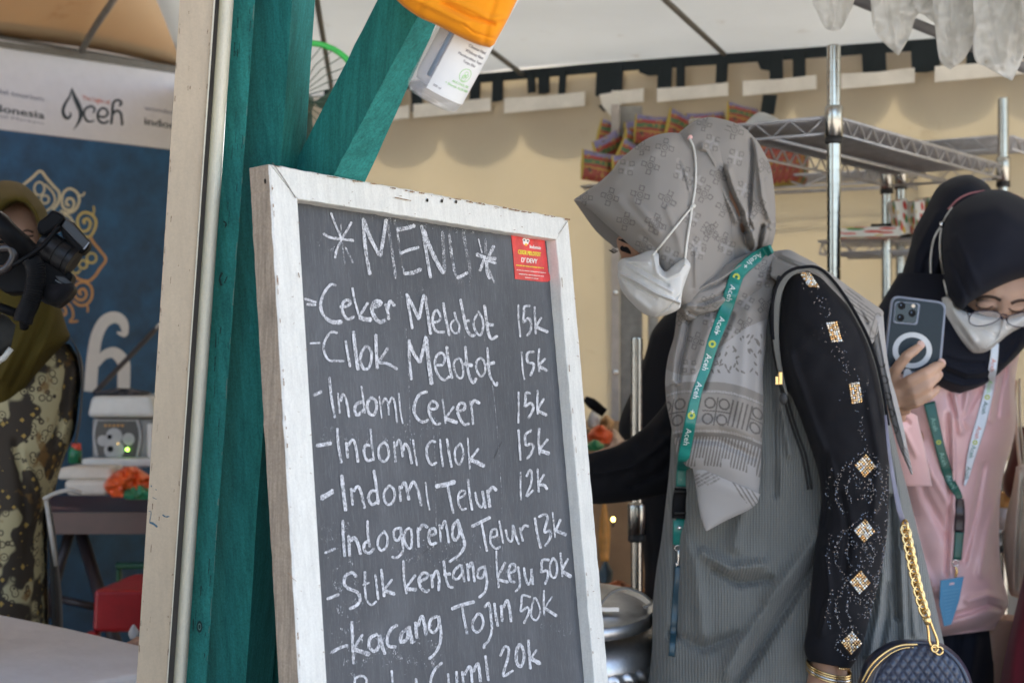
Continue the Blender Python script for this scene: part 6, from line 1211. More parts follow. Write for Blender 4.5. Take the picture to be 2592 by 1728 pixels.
# lanyard round her neck
bvl = bvh_of([cap, bk, nk, dr, tun, flap])
lp = hd([(1450,180),(1400,205),(1330,250),(1230,340),(1190,430),(1150,560),(1100,690),(1050,820),(1010,960),(960,1100),(920,1260),(890,1420),(865,1560)])+[(1729,1190),(1727,1231)]
def lanpath(pts, bv, n, lift, smooth=9):
    pp = dense(pts, n); d = np.array([surf(bv, u, v, 2.2) for u, v in pp]); k = np.ones(smooth)/smooth; dm = np.minimum.reduce([np.roll(d, i) if False else d for i in (0,)])
    pad = np.pad(d, smooth//2, mode='edge'); ds = np.convolve(pad, k, 'valid'); ds = np.minimum(ds, d)-lift; return [(u, v, x) for (u, v), x in zip(pp, ds)]
lan = empty('lanyard', tuple(P(1840, 774, 2.1)), 'teal lanyard with white lettering, round the neck of the woman in the grey headscarf', 'lanyard')
L3 = lanpath(lp, bvl, 110, .005); lb = band('lanyard_ribbon', L3, [22, 28, 32, 34, 36, 34, 33, 31, 28, 26, 28, 30, 31, 33, 33], M['lan_teal'], lan, .0016)
def along(s, L3, off, half, mat, parent, size, name='lanyard_lettering', lift=.0028):
    """lettering that runs along a ribbon path; off = start (px of arc length), size = em in px"""
    v, f = text2d(s); c = np.array([(p[0], p[1], p[2]) for p in L3]); seg = np.hypot(*np.diff(c[:, :2], axis=0).T); S = np.concatenate([[0], np.cumsum(seg)])
    T = np.gradient(c[:, :2], axis=0); T /= np.linalg.norm(T, axis=1)[:, None]
    out = []
    for x, y in v:
        s_ = off+x*size; i = np.interp(s_, S, np.arange(len(S))); k = int(min(i, len(S)-2)); fr = i-k; p = c[k]*(1-fr)+c[k+1]*fr; t = T[k]; n_ = np.array([t[1], -t[0]]); h = (y-.33)*size
        out.append(P(p[0]+n_[0]*h, p[1]+n_[1]*h, p[2]-lift))
    mk(name, out, f, mat, parent)
def dotring(L3, off, r, mat, parent):
    c = np.array(L3); seg = np.hypot(*np.diff(c[:, :2], axis=0).T); S = np.concatenate([[0], np.cumsum(seg)]); i = int(np.interp(off, S, np.arange(len(S)))); p = c[i]; n = 18; V = []; Fc = []
    for j in range(n):
        t = 2*math.pi*j/n
        for q in (r*.45, r): V.append(P(p[0]+q*math.cos(t), p[1]+q*math.sin(t), p[2]-.0028))
    for j in range(n): a = 2*j; b = 2*((j+1) % n); Fc.append((a, b, b+1, a+1))
    mk('lanyard_emblem', V, Fc, mat, parent)
for off, s in ((30, 'Aceh'), (75, '+'), (140, 'Aceh'), (225, 'Aceh'), (262, '+'), (325, 'Aceh'), (400, 'Aceh'), (470, '+'), (520, 'Aceh')): along(s, L3, off, 0, M['ink_white'], lan, 21)
for off in (118, 300, 490): dotring(L3, off, 9.5, M['ink_lime'], lan)
bk3 = lanpath([(1724,1235),(1720,1275),(1718,1312)], bvl, 14, .006, 3); band('buckle', bk3, [34, 38, 36], M['black_plastic'], lan, .004)
for (a, b) in (((1708, 1243), (1737, 1243)), ((1708, 1298), (1736, 1298))): tube('buckle_ridge', [P(a[0], a[1], bk3[0][2]-.006), P(b[0], b[1], bk3[0][2]-.006)], .0014, M['black_rubber'], lan)
band('lanyard_end', lanpath([(1719,1312),(1718,1345),(1716,1379)], bvl, 12, .005, 3), [31, 30, 26], M['lan_teal'], lan, .0018)
for (u, v_) in ((1724, 1213), (1720, 1335)): q, f = ellvf(P(u, v_, surf(bvl, u, v_, 2.2)-.008), .003, .002, .003); mk('rivet', q, f, M['silver'], lan, True)
dd = surf(bvl, 1717, 1400, 2.22)-.006
tube('lanyard_ring', [P(1717+9*math.cos(t), 1386+7*math.sin(t), dd) for t in [i*math.pi/8 for i in range(17)]], .0008, M['silver'], lan, 6)
tube('lanyard_hook', [P(1717, 1392, dd), P(1718, 1405, dd), P(1716, 1425, dd), P(1713, 1432, dd), P(1711, 1422, dd)], [.0012, .002, .0014, .001, .0008], M['silver'], lan, 8, 16)
band('badge_strap', lanpath([(1718,1432),(1716,1470),(1712,1510),(1706,1580),(1700,1660)], bvl, 26, .004, 3), [18, 20, 20, 18, 16], simple('badge_blue', (.02, .06, .085), .35), lan, .0012)

# quilted bag with its gold chain
bag = empty('handbag', tuple(P(2320, 1760, 2.12)), 'small round navy quilted handbag with a gold chain strap, at her hip', 'handbag')
M['leather'] = simple('navy_leather', (.035, .045, .075), .32, var=.15, scale=60, bmp=.2, bscale=300, bdist=.0008, coat=.25)
BC = P(2330, 1765, 2.10); bm_ = axis_matrix(BC, (-.10, -1, .12), (1, -.1, 0)); RX, RZ = 122/F*2.1, 138/F*2.1
V = []; Fc = []; nr, nt_ = 60, 160
for i in range(nr+1):
    r = i/nr
    for j in range(nt_):
        t = 2*math.pi*j/nt_; x = r*RX*math.cos(t); y = r*RZ*math.sin(t); pit = .0125
        a = abs(((x+y*.72)/pit) % 1.0-.5)*2; b = abs(((x-y*.72)/pit) % 1.0-.5)*2
        puff = (max(0, 1-a)**.0)*.0; h = .0042*(math.sin(math.pi*min(1, (1-a)))**.5 if 0 < 1-a < 1 else 0)*(math.sin(math.pi*min(1, (1-b)))**.5 if 0 < 1-b < 1 else 0)
        pa = ((x+y*.72)/pit) % 1.0; pb_ = ((x-y*.72)/pit) % 1.0; h = .0040*(abs(math.sin(math.pi*pa))*abs(math.sin(math.pi*pb_)))**.42
        dome = .010*(1-r**4); h *= (1 if r < .93 else max(0, (1-r)/.07)); V.append(bm_ @ Vector((x, y, dome+h)))
for i in range(nr):
    for j in range(nt_): a = i*nt_+j; b = i*nt_+(j+1) % nt_; Fc.append((a, b, b+nt_, a+nt_))
mk('quilted_front', V, Fc, M['leather'], bag, True)
def ringpt(t, k, z): return bm_ @ Vector((RX*k*math.cos(t), RZ*k*math.sin(t), z))
TS = [2*math.pi*i/72 for i in range(73)]
tube('front_piping', [ringpt(t, 1.0, .001) for t in TS], .0030, M['leather'], bag, 8)
V = []; Fc = []
for (k, z) in ((1.0, 0), (1.03, -.012), (1.03, -.040), (1.0, -.052), (0.0, -.052)):
    for t in TS[:-1]: V.append(ringpt(t, k, z)+Vector((-.45*z*-1*-.6, 0, 0)))
for i in range(4):
    for j in range(72): Fc.append((i*72+j, i*72+(j+1) % 72, (i+1)*72+(j+1) % 72, (i+1)*72+j))
mk('bag_gusset', V, Fc, M['leather'], bag, True)
bgs = simple('navy_side', (.02, .022, .035), .35)
strip('bag_back', [(2150,1760),(2170,1728),(2192,1668),(2238,1630),(2285,1617),(2340,1622)], [(2210,1780),(2225,1735),(2250,1690),(2285,1662),(2320,1650),(2350,1648)], 2.125, .02, bgs, bag, ns=40, nf=24, nb=10)
bvb = bvh_of([COL.objects[-1]])
tube('zip', [P(u, v, surf(bvb, u, v, 2.12)-.001) for u, v in dense([(2180,1728),(2206,1682),(2244,1648),(2281,1632),(2322,1630)], 26)], .0016, M['gold'], bag, 8)
tube('zip', [P(u, v, surf(bvb, u, v, 2.12)-.001) for u, v in dense([(2188,1732),(2213,1690),(2250,1656),(2285,1640),(2325,1637)], 26)], .0009, M['gold'], bag, 8)
# strap, chain, clasp
band('chain_strap', [(2241,1050,2.145),(2250,1140,2.14),(2262,1220,2.135),(2276,1290,2.13),(2289,1330,2.125)], [7, 9, 11, 14, 15], simple('strap_lilac', (.22, .21, .27), .4), bag, .0016)
cpts = [P(u, v, d) for u, v, d in [(2290,1328,2.118),(2300,1380,2.11),(2312,1440,2.105),(2326,1500,2.10),(2344,1562,2.095)]]
cc = cr([list(p) for p in cpts], 40); seg = np.linalg.norm(np.diff(cc, axis=0), axis=1); S = np.concatenate([[0], np.cumsum(seg)]); nl = 21
for i in range(nl):
    s0 = S[-1]*(i+.5)/nl; c = Vector([np.interp(s0, S, cc[:, k]) for k in range(3)]); T = Vector([np.interp(min(S[-1], s0+.002), S, cc[:, k]) for k in range(3)])-Vector([np.interp(s0-.002, S, cc[:, k]) for k in range(3)]); T.normalize()
    w = Vector((1, 0, 0)) if i % 2 else Vector((.45, -.9, 0)); w = (w-T*w.dot(T)).normalized(); w = (w+T*(.35 if i % 2 else -.35)).normalized()
    a_, b_ = .0088, .0062
    tube('chain_link', [c+T*(a_*math.cos(t))+w*(b_*math.sin(t)) for t in [2*math.pi*k/16 for k in range(17)]], .0017, M['gold'], bag, 8)
cl0 = P(2346, 1566, 2.09)
tube('clasp', [P(u, v, 2.088) for u, v in dense([(2344,1570),(2352,1568),(2362,1592),(2372,1618),(2372,1634),(2360,1636),(2352,1622),(2350,1598),(2345,1572)], 40)], .0018, M['gold'], bag, 8)
v, f = ellvf(P(2348, 1570, 2.088), .005, .004, .006); mk('clasp_swivel', v, f, M['gold'], bag, True)
tube('bag_ring', [P(2377+9*math.cos(t), 1646+10*math.sin(t), 2.09) for t in [2*math.pi*k/16 for k in range(17)]], .0016, M['gold'], bag, 8)
tube('bag_ring', [P(2366+8*math.cos(t), 1640+9*math.sin(t), 2.086) for t in [2*math.pi*k/16 for k in range(17)]], .0016, M['gold'], bag, 8)

FS = 1.5
# ================================================================== woman with the phone
w2 = empty('person', (.80, 2.88, 0), 'woman in a black headscarf and pink top, looking down at the phone she holds up', 'person')
def w22(l): return [(2200+x/4.0, 700+y/4.0) for x, y in l]
h2 = P(2535, 650, 2.86)
ph_d = 2.56
# right hand holding the phone: back of the hand and four bent fingers in front, thumb behind
palm = [limb([P(2262, 1010, 2.55), P(2278, 990, 2.54), P(2290, 975, 2.54)], [.022, .022, .016]), limb([P(2255, 985, 2.55), P(2262, 960, 2.545)], [.018, .016]), limb([P(2290, 1012, 2.55), P(2308, 1004, 2.54)], [.018, .014]),
  limb([P(2280, 1028, 2.56), P(2305, 1026, 2.555)], [.016, .013])]
def wf(pts, r): return limb([P(*p) for p in pts], [x*.87 for x in r], 12)
fing = [wf([(2254,958,2.54),(2272,930,2.522),(2296,900,2.512),(2318,884,2.515),(2332,874,2.522)], [.0115,.0108,.0102,.0092,.0070]),
  wf([(2270,985,2.535),(2305,962,2.512),(2340,945,2.506),(2368,928,2.520),(2386,920,2.545)], [.0118,.0112,.0105,.0095,.0075]),
  wf([(2280,1008,2.535),(2315,992,2.512),(2348,975,2.508),(2370,955,2.522),(2379,948,2.545)], [.0112,.0108,.0100,.0090,.0070]),
  wf([(2290,1028,2.54),(2322,1018,2.518),(2350,1003,2.515),(2368,988,2.528),(2374,980,2.548)], [.0105,.0098,.0090,.0080,.0062]),
  wf([(2262,990,2.575),(2240,945,2.60),(2232,905,2.603),(2238,872,2.600),(2240,862,2.598)], [.014,.0120,.0105,.0095,.0075])]
armr = [limb([P(2264, 1010, 2.555), P(2272, 1080, 2.63), P(2285, 1150, 2.74)], [.021, .017, .018]), limb([P(2285, 1150, 2.74), P(2330, 1080, 2.86), P(2345, 1000, 2.95)], [.020, .024, .030])]
arml = [limb([P(2520, 960, 2.95), P(2500, 1160, 3.0), P(2480, 1320, 3.0)], [.04, .034, .024])]+[limb([P(2480+k*8, 1330, 2.99), P(2478+k*9, 1370, 2.99), P(2476+k*9, 1410, 3.0)], [.009, .008, .007], 8) for k in range(4)]
b2 = core(w2, M['skin_pale'], h2, (.085, .095, .115), P(2480, 850, 2.92), P(2420, 1080, 2.95), Vector((.81, 2.96, .74)), arms=palm+fing+armr+arml, extra=[ell(2530, 740, 2.80, .075, .062, .075), ell(2496, 772, 2.745, .018, .012, .009), ell(2574, 780, 2.745, .018, .012, .009), limb([P(2538, 745, 2.755), P(2540, 785, 2.735), P(2542, 800, 2.73)], [.010, .011, .013])], voxel=.0034, hw=.72, foot_dir=(-.3, -1, 0))
nail = simple('nail', (.62, .40, .33), .3, bmp=0)
for (u, v, d) in ((2331, 872, 2.5155), (2384, 917, 2.5375), (2377, 946, 2.5385)):
    q, f = ellvf(P(u, v, d), .0058, .002, .0068, Matrix.Rotation(-.7, 3, 'Y')); mk('fingernail', q, f, nail, w2, True)
# headscarf
bk2 = strip('headscarf_back', [(2262,780),(2268,744),(2283,691),(2302,630),(2313,584),(2340,534),(2371,477),(2400,455),(2430,444),(2452,442)], [(2420,800),(2425,744),(2430,700),(2440,640),(2450,600),(2480,560),(2520,520),(2515,490),(2495,462),(2460,443)], [2.95]*10, [.08,.09,.10,.11,.12,.13,.13,.12,.09,.03], M['navy_cloth'], w2, ns=70, nf=50, nb=16, folds=[(8, 6, [(2300,760),(2320,640),(2370,540)]), (7, -6, [(2330,760),(2345,660),(2390,560)]), (8, 5, [(2360,760),(2370,680),(2400,600)])], wob=.004)
cp2 = strip('headscarf', [(2386,640),(2384,610),(2386,584),(2396,552),(2410,526),(2443,500),(2485,483),(2531,480),(2570,491),(2610,512),(2650,550),(2672,600),(2680,650)], [(2388,660),(2390,700),(2394,737),(2412,765),(2436,784),(2455,766),(2493,744),(2531,725),(2570,710),(2604,702),(2636,706),(2660,700),(2684,670)], [2.84,2.84,2.84,2.84,2.85,2.86,2.87,2.87,2.87,2.87,2.86,2.85,2.85], [.03,.05,.06,.08,.10,.12,.135,.14,.135,.12,.10,.07,.03], M['navy_cloth'], w2, ns=110, nf=80, nb=24, sq=.7, dB=[2.80,2.79,2.78,2.77,2.765,2.765,2.77,2.775,2.78,2.785,2.79,2.80,2.82],
  folds=[(7, -3, [(2400,640),(2430,700),(2450,750)]), (9, 3, [(2420,600),(2450,670),(2480,730)]), (20, 4, [(2450,540),(2520,520),(2580,560)])], wob=.002)
dp2 = strip('headscarf_drape', [(2276,690),(2236,756),(2214,795),(2206,840),(2212,900),(2290,950),(2370,975),(2416,998)], [(2690,700),(2690,740),(2660,790),(2626,838),(2594,878),(2560,915),(2500,968),(2440,994)], [2.92,2.90,2.88,2.86,2.84,2.82,2.80,2.80], [.10,.11,.12,.12,.11,.09,.06,.02], M['navy_cloth'], w2, ns=110, nf=90, nb=24, sq=.6,
  folds=[(7, 5, w22([(800,900),(1000,980),(1200,960),(1320,880)])), (6, -6, w22([(780,960),(980,1040),(1180,1030)])), (7, 5, w22([(760,1040),(950,1110),(1120,1090)])), (6, -4, w22([(760,820),(950,880),(1150,880)])), (8, 5, w22([(100,300),(140,450),(120,600)])), (9, -4, w22([(1300,900),(1420,760),(1520,650)])), (9, 4, w22([(1360,880),(1470,740),(1560,620)]))], wob=.004)
bv2 = bvh_of([b2])
# face: brows, closed lids, lashes
def onf(pts, lift=.0012): return [P(u, v, surf(bv2, u, v, 2.74)-lift) for u, v in pts]
brow = simple('eyebrow_hair', (.06, .035, .025), .8)
tube('eyebrow', onf(dense([(2472,759),(2490,751),(2515,752),(2533,760)], 14)), .0026, brow, w2, 8); tube('eyebrow', onf(dense([(2560,768),(2575,762),(2592,760),(2604,762)], 14)), .0026, brow, w2, 8)
tube('eyelid_line', onf(dense([(2472,774),(2484,780),(2500,781),(2513,775)], 14)), .0013, brow, w2, 8); tube('eyelid_line', onf(dense([(2553,781),(2566,788),(2584,788),(2598,780)], 14)), .0013, brow, w2, 8)
for (a, b) in ((2474, 2512), (2555, 2596)):
    for k in range(7): u = a+(b-a)*k/6; p = onf([(u, 780 if a < 2500 else 787)])[0]; tube('eyelash', [p, p+Vector((0, -.004, -.004))], .0004, brow, w2, 5)
mk2 = strip('face_mask', w22([(735,215),(780,200),(835,200),(870,290),(950,345),(1060,380),(1200,410),(1320,420),(1400,430),(1500,410),(1600,380),(1700,350)]), w22([(760,400),(775,520),(830,590),(900,645),(960,700),(1010,745),(1062,775),(1150,772),(1230,735),(1320,660),(1450,560),(1640,470)]), [2.80,2.79,2.78,2.77,2.76,2.75,2.745,2.74,2.74,2.745,2.75,2.77], [.02,.03,.035,.04,.045,.05,.055,.055,.05,.045,.035,.02], M['mask'], w2, ns=80, nf=60, nb=16, sq=.8,
  folds=[(3.5, 6, w22([(1370,400),(1350,520),(1300,640),(1180,740)])), (6, -3, w22([(1000,420),(1150,520),(1290,600)])), (9, 4, w22([(850,330),(950,480),(1060,650)])), (7, -3, w22([(900,500),(1000,640),(1080,740)])), (5, -2.5, w22([(1380,480),(1400,560)])), (4, 3, w22([(980,380),(1150,440),(1300,440)]))], wob=.002)
bv3 = bvh_of([mk2, b2, cp2]); 
gl2 = empty('eyeglasses', tuple(P(2520, 800, 2.71)), 'thin wire eyeglasses low on the nose above the white mask', 'eyeglasses')
gm2 = simple('glasses_wire', (.06, .05, .07), .25, metal=.7, bmp=0); gd = 2.672
l1_ = w22([(1010,430),(1030,385),(1080,355),(1170,345),(1260,350),(1320,372),(1335,400),(1305,440),(1240,475),(1150,498),(1075,498),(1020,470),(1010,430)]); l2_ = w22([(1395,440),(1410,405),(1460,385),(1540,365),(1640,360),(1710,380),(1720,420),(1680,470),(1580,510),(1480,505),(1410,475),(1395,440)])
for l in (l1_, l2_): tube('lens_rim', [P(u, v, gd) for u, v in dense(l, 48)], .0009, gm2, gl2, 6)
m, nt, bs, out = newmat('lens_glass'); bs.inputs['Base Color'].default_value = (.95, .97, .98, 1); bs.inputs['Roughness'].default_value = .02; bs.inputs['Alpha'].default_value = .18; bs.inputs['Coat Weight'].default_value = 1
for l in (l1_, l2_): c = dense(l[:-1], 30); o = mk('lens', [P(u, v, gd) for u, v in c], [tuple(range(30))], m, gl2)
tube('bridge', [P(u, v, gd-.001) for u, v in w22([(1335,392),(1350,378),(1365,385),(1390,388),(1400,405)])], .0010, gm2, gl2, 8, 16)
tube('temple_arm', [P(*w22([(1012,410)])[0], gd), P(*w22([(985,340)])[0], 2.70), P(*w22([(950,300)])[0], 2.78)], .0008, gm2, gl2, 6); 
for (u, v) in w22([(1345, 420), (1392, 430)]): q, f = ellvf(P(u, v, gd+.006), .002, .002, .003); mk('nose_pad', q, f, gm2, gl2, True)
bvc2 = bvh_of([cp2, bk2, mk2])
def s2(pts, r, mat, n=24, name='mask_strap', lift=.003): tube(name, [P(u, v, surf(bvc2, u, v, 2.8)-lift) for u, v in dense(pts, n)], r, mat, w2, 8)
s2([(2385,568),(2366,600),(2357,640),(2356,690),(2362,758)], .0019, M['strap_white']); s2([(2385,568),(2380,600),(2380,640),(2388,700),(2399,750)], .0019, M['strap_white']); s2([(2385,570),(2388,560),(2396,545),(2410,525)], .0014, M['strap_white']); s2([(2400,530),(2425,505),(2455,490),(2492,483)], .0017, simple('pink_frill', (.40, .16, .17), .9, bmp=1, bdist=.004), 24, 'pink_headband', .001)
q, f = ellvf(P(2384, 568, surf(bvc2, 2386, 572, 2.8)-.006), .005, .004, .006); mk('strap_bead', q, f, M['silver'], w2, True)
# pink satin top, trousers
M['pink'] = simple('pink_satin', (.80, .50, .49), .36, var=.05, scale=6, bmp=.15, bscale=700, bdist=.0006, sheen=.3)
M['pink'].node_tree.nodes['Principled BSDF'].inputs['Anisotropic'].default_value = .3
top = strip('pink_top', [(2330,850),(2290,900),(2265,960),(2262,1040),(2270,1140),(2280,1240),(2290,1360),(2300,1460),(2315,1540),(2330,1600),(2350,1616)], [(2600,850),(2580,900),(2569,975),(2571,1050),(2566,1110),(2537,1212),(2529,1340),(2534,1440),(2548,1500),(2550,1535),(2526,1580)], [2.93,2.93,2.92,2.92,2.92,2.92,2.92,2.92,2.92,2.92,2.93], [.10,.13,.14,.145,.145,.14,.14,.145,.15,.15,.12], M['pink'], w2, ns=140, nf=110, nb=24, sq=.75,
  folds=[(8, 7, w22([(870,1200),(900,1400),(930,1568)])), (6, -7, w22([(820,1200),(850,1300),(880,1400)])), (9, 8, w22([(1000,1180),(970,1350),(1000,1500)])), (6, -8, w22([(1120,1150),(1040,1280),(980,1420)])), (8, 7, w22([(1300,1050),(1240,1250),(1220,1450)])), (7, -7, w22([(1380,950),(1330,1150),(1300,1400)])), (9, 7, w22([(1420,920),(1430,1150),(1440,1400)])),
    (12, 7, [(2330,1120),(2360,1200),(2420,1300)]), (10, -7, [(2310,1150),(2340,1250),(2400,1360)]), (12, 8, [(2540,1220),(2500,1350),(2480,1450)]), (8, -7, [(2490,1180),(2470,1300),(2440,1420)]), (7, -10, [(2530,1540),(2500,1530),(2460,1545),(2410,1560)]), (9, 9, [(2545,1515),(2500,1505),(2450,1520)]), (6, -5, [(2400,1050),(2405,1250),(2395,1450)]), (5, 5, [(2410,1050),(2415,1250),(2405,1450)]), (10, 6, [(2300,1300),(2330,1420),(2370,1500)])], wob=.006, wsc=14)
strip('hem_band', [(2350,1572),(2355,1590),(2362,1612)], [(2540,1560),(2532,1575),(2524,1592)], 2.93, [.135,.13,.12], M['pink'], w2, ns=14, nf=60, nb=16, sq=.75, folds=[(2, -2, [(2396,1606),(2460,1597),(2524,1580)])])
sl2 = strip('pink_sleeve', [(2225,1000),(2232,1060),(2238,1140),(2250,1230)], [(2322,1052),(2330,1090),(2345,1150),(2360,1230)], [2.60,2.62,2.66,2.72], [.028,.034,.04,.045], M['pink'], w2, ns=40, nf=30, nb=12, folds=[(7, 5, [(2240,1050),(2290,1090),(2320,1150)]), (6, -5, [(2250,1040),(2300,1070)])], wob=.004)
tr2 = strip('trousers', [(2340,1590),(2335,1700),(2330,2000),(2330,2500)], [(2528,1580),(2536,1660),(2540,1728),(2545,2480)], 2.95, [.12,.13,.13,.12], M['navy_cloth'], w2, ns=50, nf=50, nb=16, folds=[(14, 8, [(2470,1620),(2450,1728),(2440,1900)]), (10, -8, [(2430,1620),(2420,1750)])], wob=.006)
# phone in a clear case
phn = empty('phone', tuple(P(2300, 830, ph_d)), 'dark blue smartphone in a clear case with a white ring on its back', 'phone')
PP2 = Plane(P(2300, 830, ph_d), (-.06, -1, .04))
cs = w22([(240,190),(790,262),(700,840),(170,900)]); cs = [(2257,746),(2397,764),(2380,960),(2236,930)]
def rr(c4, r, n=6):
    out = []; c4 = [Vector((x, y)) for x, y in c4]
    for i in range(4):
        p, c, q = c4[i-1], c4[i], c4[(i+1) % 4]; a = c+(p-c).normalized()*r; b = c+(q-c).normalized()*r
        for k in range(n+1): t = k/n; out.append(tuple((a*(1-t)**2+c*2*t*(1-t)+b*t*t)))
    return out
m, nt, bs, out = newmat('case_clear'); bs.inputs['Base Color'].default_value = (.30, .33, .42, 1); bs.inputs['Roughness'].default_value = .25; bs.inputs['Alpha'].default_value = .75; M['case'] = m
prism('clear_case', rr(cs, 22), PP2, .011, M['case'], phn, .002)
ins = [(2262,752),(2391,769),(2374,952),(2242,925)]
prism('phone_back', rr(ins, 18), PP2.off(.0008), .004, simple('phone_blue', (.010, .020, .030), .3, var=.1, bmp=0, spec=.3), phn, .0006)
prism('camera_bump', rr(w22([(262,248),(520,268),(490,492),(240,470)]), 9), PP2.off(.0022), .003, M['case'], phn, .0006); prism('camera_plate', rr(w22([(275,258),(500,276),(474,474),(255,456)]), 8), PP2.off(.0032), .001, simple('camera_glass', (.012, .018, .03), .1, bmp=0), phn)
for (u, v), r in zip(w22([(330,295),(318,415),(437,370)]), (9.5, 9.5, 9.5)): disc('camera_lens', PP2.off(.0036), (u, v), r, M['black_plastic'], phn, 20); disc('lens_glint', PP2.off(.0039), (u-2, v-2), 2.2, simple('lens_blue', (.05, .08, .16), .1, bmp=0), phn, 10)
disc('flash', PP2.off(.0037), w22([(447,297)])[0], 4.6, simple('flash_cream', (.85, .70, .55), .3, bmp=0), phn)
V = []; Fc = []; rc_ = w22([(437, 745)])[0]
for i in range(48):
    t = 2*math.pi*i/48
    for r in (36, 50): V.append(PP2.off(.0014).hit(rc_[0]+r*math.cos(t), rc_[1]+r*1.0*math.sin(t)*.91))
for i in range(48): a = 2*i; b = 2*((i+1) % 48); Fc.append((a, b, b+1, a+1))
ringm = simple('ring_white', (.62, .64, .66), .4, bmp=0); mk('magnet_ring', V, Fc, ringm, phn); prism('magnet_tab', w22([(372,930),(412,936),(432,975),(405,1015),(345,1025),(350,970)]), PP2.off(.0016), .0006, ringm, phn)
# lanyards of the second woman
bvt = bvh_of([top, dp2]); 
ln2 = empty('lanyard', tuple(P(2380, 1150, 2.78)), 'dark green lanyard with a black buckle, hanging on the pink top', 'lanyard')
M['lan_green'] = simple('lanyard_green', (.01, .10, .075), .35, var=.2); G3 = lanpath([(2352,1018),(2362,1060),(2374,1110),(2390,1170),(2405,1215),(2422,1245),(2430,1262)], bvt, 40, .006, 7); band('lanyard_ribbon', G3, [30, 28, 25, 25, 24, 20, 16], M['lan_green'], ln2, .0015)
for off, s in ((40, 'Aceh'), (130, 'Aceh'), (190, 'Aceh')): along(s, G3, off, 0, simple('ink_mint', (.25, .5, .42), .5, bmp=0) if 'ink_mint' not in bpy.data.materials else bpy.data.materials['ink_mint'], ln2, 17)
dotring(G3, 105, 6, M['ink_lime'], ln2)
band('buckle', lanpath([(2430,1262),(2430,1300),(2429,1345)], bvt, 16, .008, 3), [20, 26, 25], simple('buckle_black', (.025, .015, .02), .35), ln2, .004)
band('lanyard_end', lanpath([(2429,1345),(2427,1372),(2423,1416)], bvt, 12, .006, 3), [24, 22, 22], M['lan_green'], ln2, .0018)
dq = surf(bvt, 2420, 1430, 2.8)-.008
tube('lanyard_ring', [P(2419+8*math.cos(t), 1424+8*math.sin(t), dq) for t in [i*math.pi/8 for i in range(17)]], .0010, M['silver'], ln2, 6)
tube('lanyard_hook', [P(2419, 1432, dq), P(2422, 1445, dq), P(2419, 1462, dq), P(2419, 1474, dq)], [.0012, .0024, .0016, .001], M['gold'], ln2, 8, 12)
cdp = Plane(P(2408, 1520, 2.745), (.12, -1, .08)); bdg = prism('badge', [(2381,1468),(2440,1458),(2428,1520),(2408,1580),(2390,1584),(2378,1530)], cdp, .0016, simple('badge_cyan', (.012, .22, .42), .3, var=.06, bmp=0), ln2, .0004)
prism('badge_slot', [(2404,1475),(2416,1473),(2415,1478),(2403,1480)], cdp.off(.0006), .0006, M['pink'], ln2)
strokes('badge_lettering', [(1.2, [(2386+i*1.2, 1494+i*9), (2430-i*3.5, 1488+i*9)]) for i in range(9)], cdp.off(.001), simple('badge_line', (.10, .36, .55), .4, bmp=0), ln2)
ln3 = empty('lanyard', tuple(P(2470, 1100, 2.78)), 'white lanyard with coloured lettering, hanging from under the white mask over the pink top', 'lanyard')
W3 = lanpath([(2519,868),(2516,905),(2508,960),(2498,1010),(2484,1065),(2468,1120),(2456,1165),(2448,1205),(2442,1228)], bvt, 70, .007, 9); band('lanyard_ribbon', W3, [20, 21, 23, 26, 28, 26, 20, 12, 5], M['lan_white'], ln3, .0015)
for off, s, mm in ((40, 'Aceh', 'print_red'), (95, 'Aceh', 'label_green'), (150, 'Aceh', 'lanyard_green'), (215, 'Aceh', 'print_red'), (265, 'Aceh', 'lanyard_teal'), (320, 'Aceh', 'lanyard_green')): along(s, W3, off, 0, bpy.data.materials[mm], ln3, 16)
dotring(W3, 140, 6.5, M['ink_lime'], ln3); dotring(W3, 258, 6.0, M['ink_lime'], ln3)
# ------------------------------------------------------------------ person in black behind
w3 = empty('person', (.36, 2.92, 0), 'person in plain black clothes standing behind the woman in the grey headscarf', 'person')
fr_arm = [limb([P(1710, 880, 3.02), P(1640, 1080, 3.03), P(1700, 1240, 3.0)], [.03, .024, .018])]
hnd = [limb([P(1700, 1240, 3.0), P(1725, 1262, 2.98)], [.018, .024])]+[limb([P(1730+k*8, 1262+k*3, 2.97), P(1750+k*7, 1285+k*3, 2.97), P(1765+k*6, 1310+k*2, 2.98)], [.009, .008, .007], 8) for k in range(4)]
core(w3, M['skin'], P(1800, 520, 3.02), (.08, .09, .11), P(1800, 700, 3.02), P(1790, 960, 3.03), Vector((.37, 3.03, .74)), arms=fr_arm+hnd, voxel=.008)
strip('black_dress', [(1730,760),(1690,790),(1650,840),(1632,900),(1600,985),(1572,1050),(1566,1090),(1580,1112),(1612,1140),(1622,1260),(1628,1400),(1630,1500),(1600,1900),(1580,2440)], [(1860,760),(1900,780),(1930,830),(1940,900),(1950,985),(1950,1050),(1950,1090),(1950,1112),(1950,1140),(1950,1260),(1950,1400),(1950,1500),(1970,1900),(1990,2440)], 3.02, [.08,.11,.13,.13,.13,.13,.13,.13,.13,.14,.14,.15,.17,.2], M['black_cloth'], w3, ns=90, nf=50, nb=20, folds=[(8, 6, [(1650,850),(1620,960),(1590,1060)]), (7, -5, [(1640,1300),(1650,1400),(1645,1500)])], wob=.006)
strip('black_headscarf', [(1720,820),(1690,700),(1682,600),(1690,470),(1730,390),(1790,352)], [(1880,820),(1910,700),(1918,600),(1910,470),(1870,390),(1810,353)], 3.02, [.10,.13,.135,.13,.10,.03], M['black_cloth'], w3, ns=40, nf=30, nb=16)

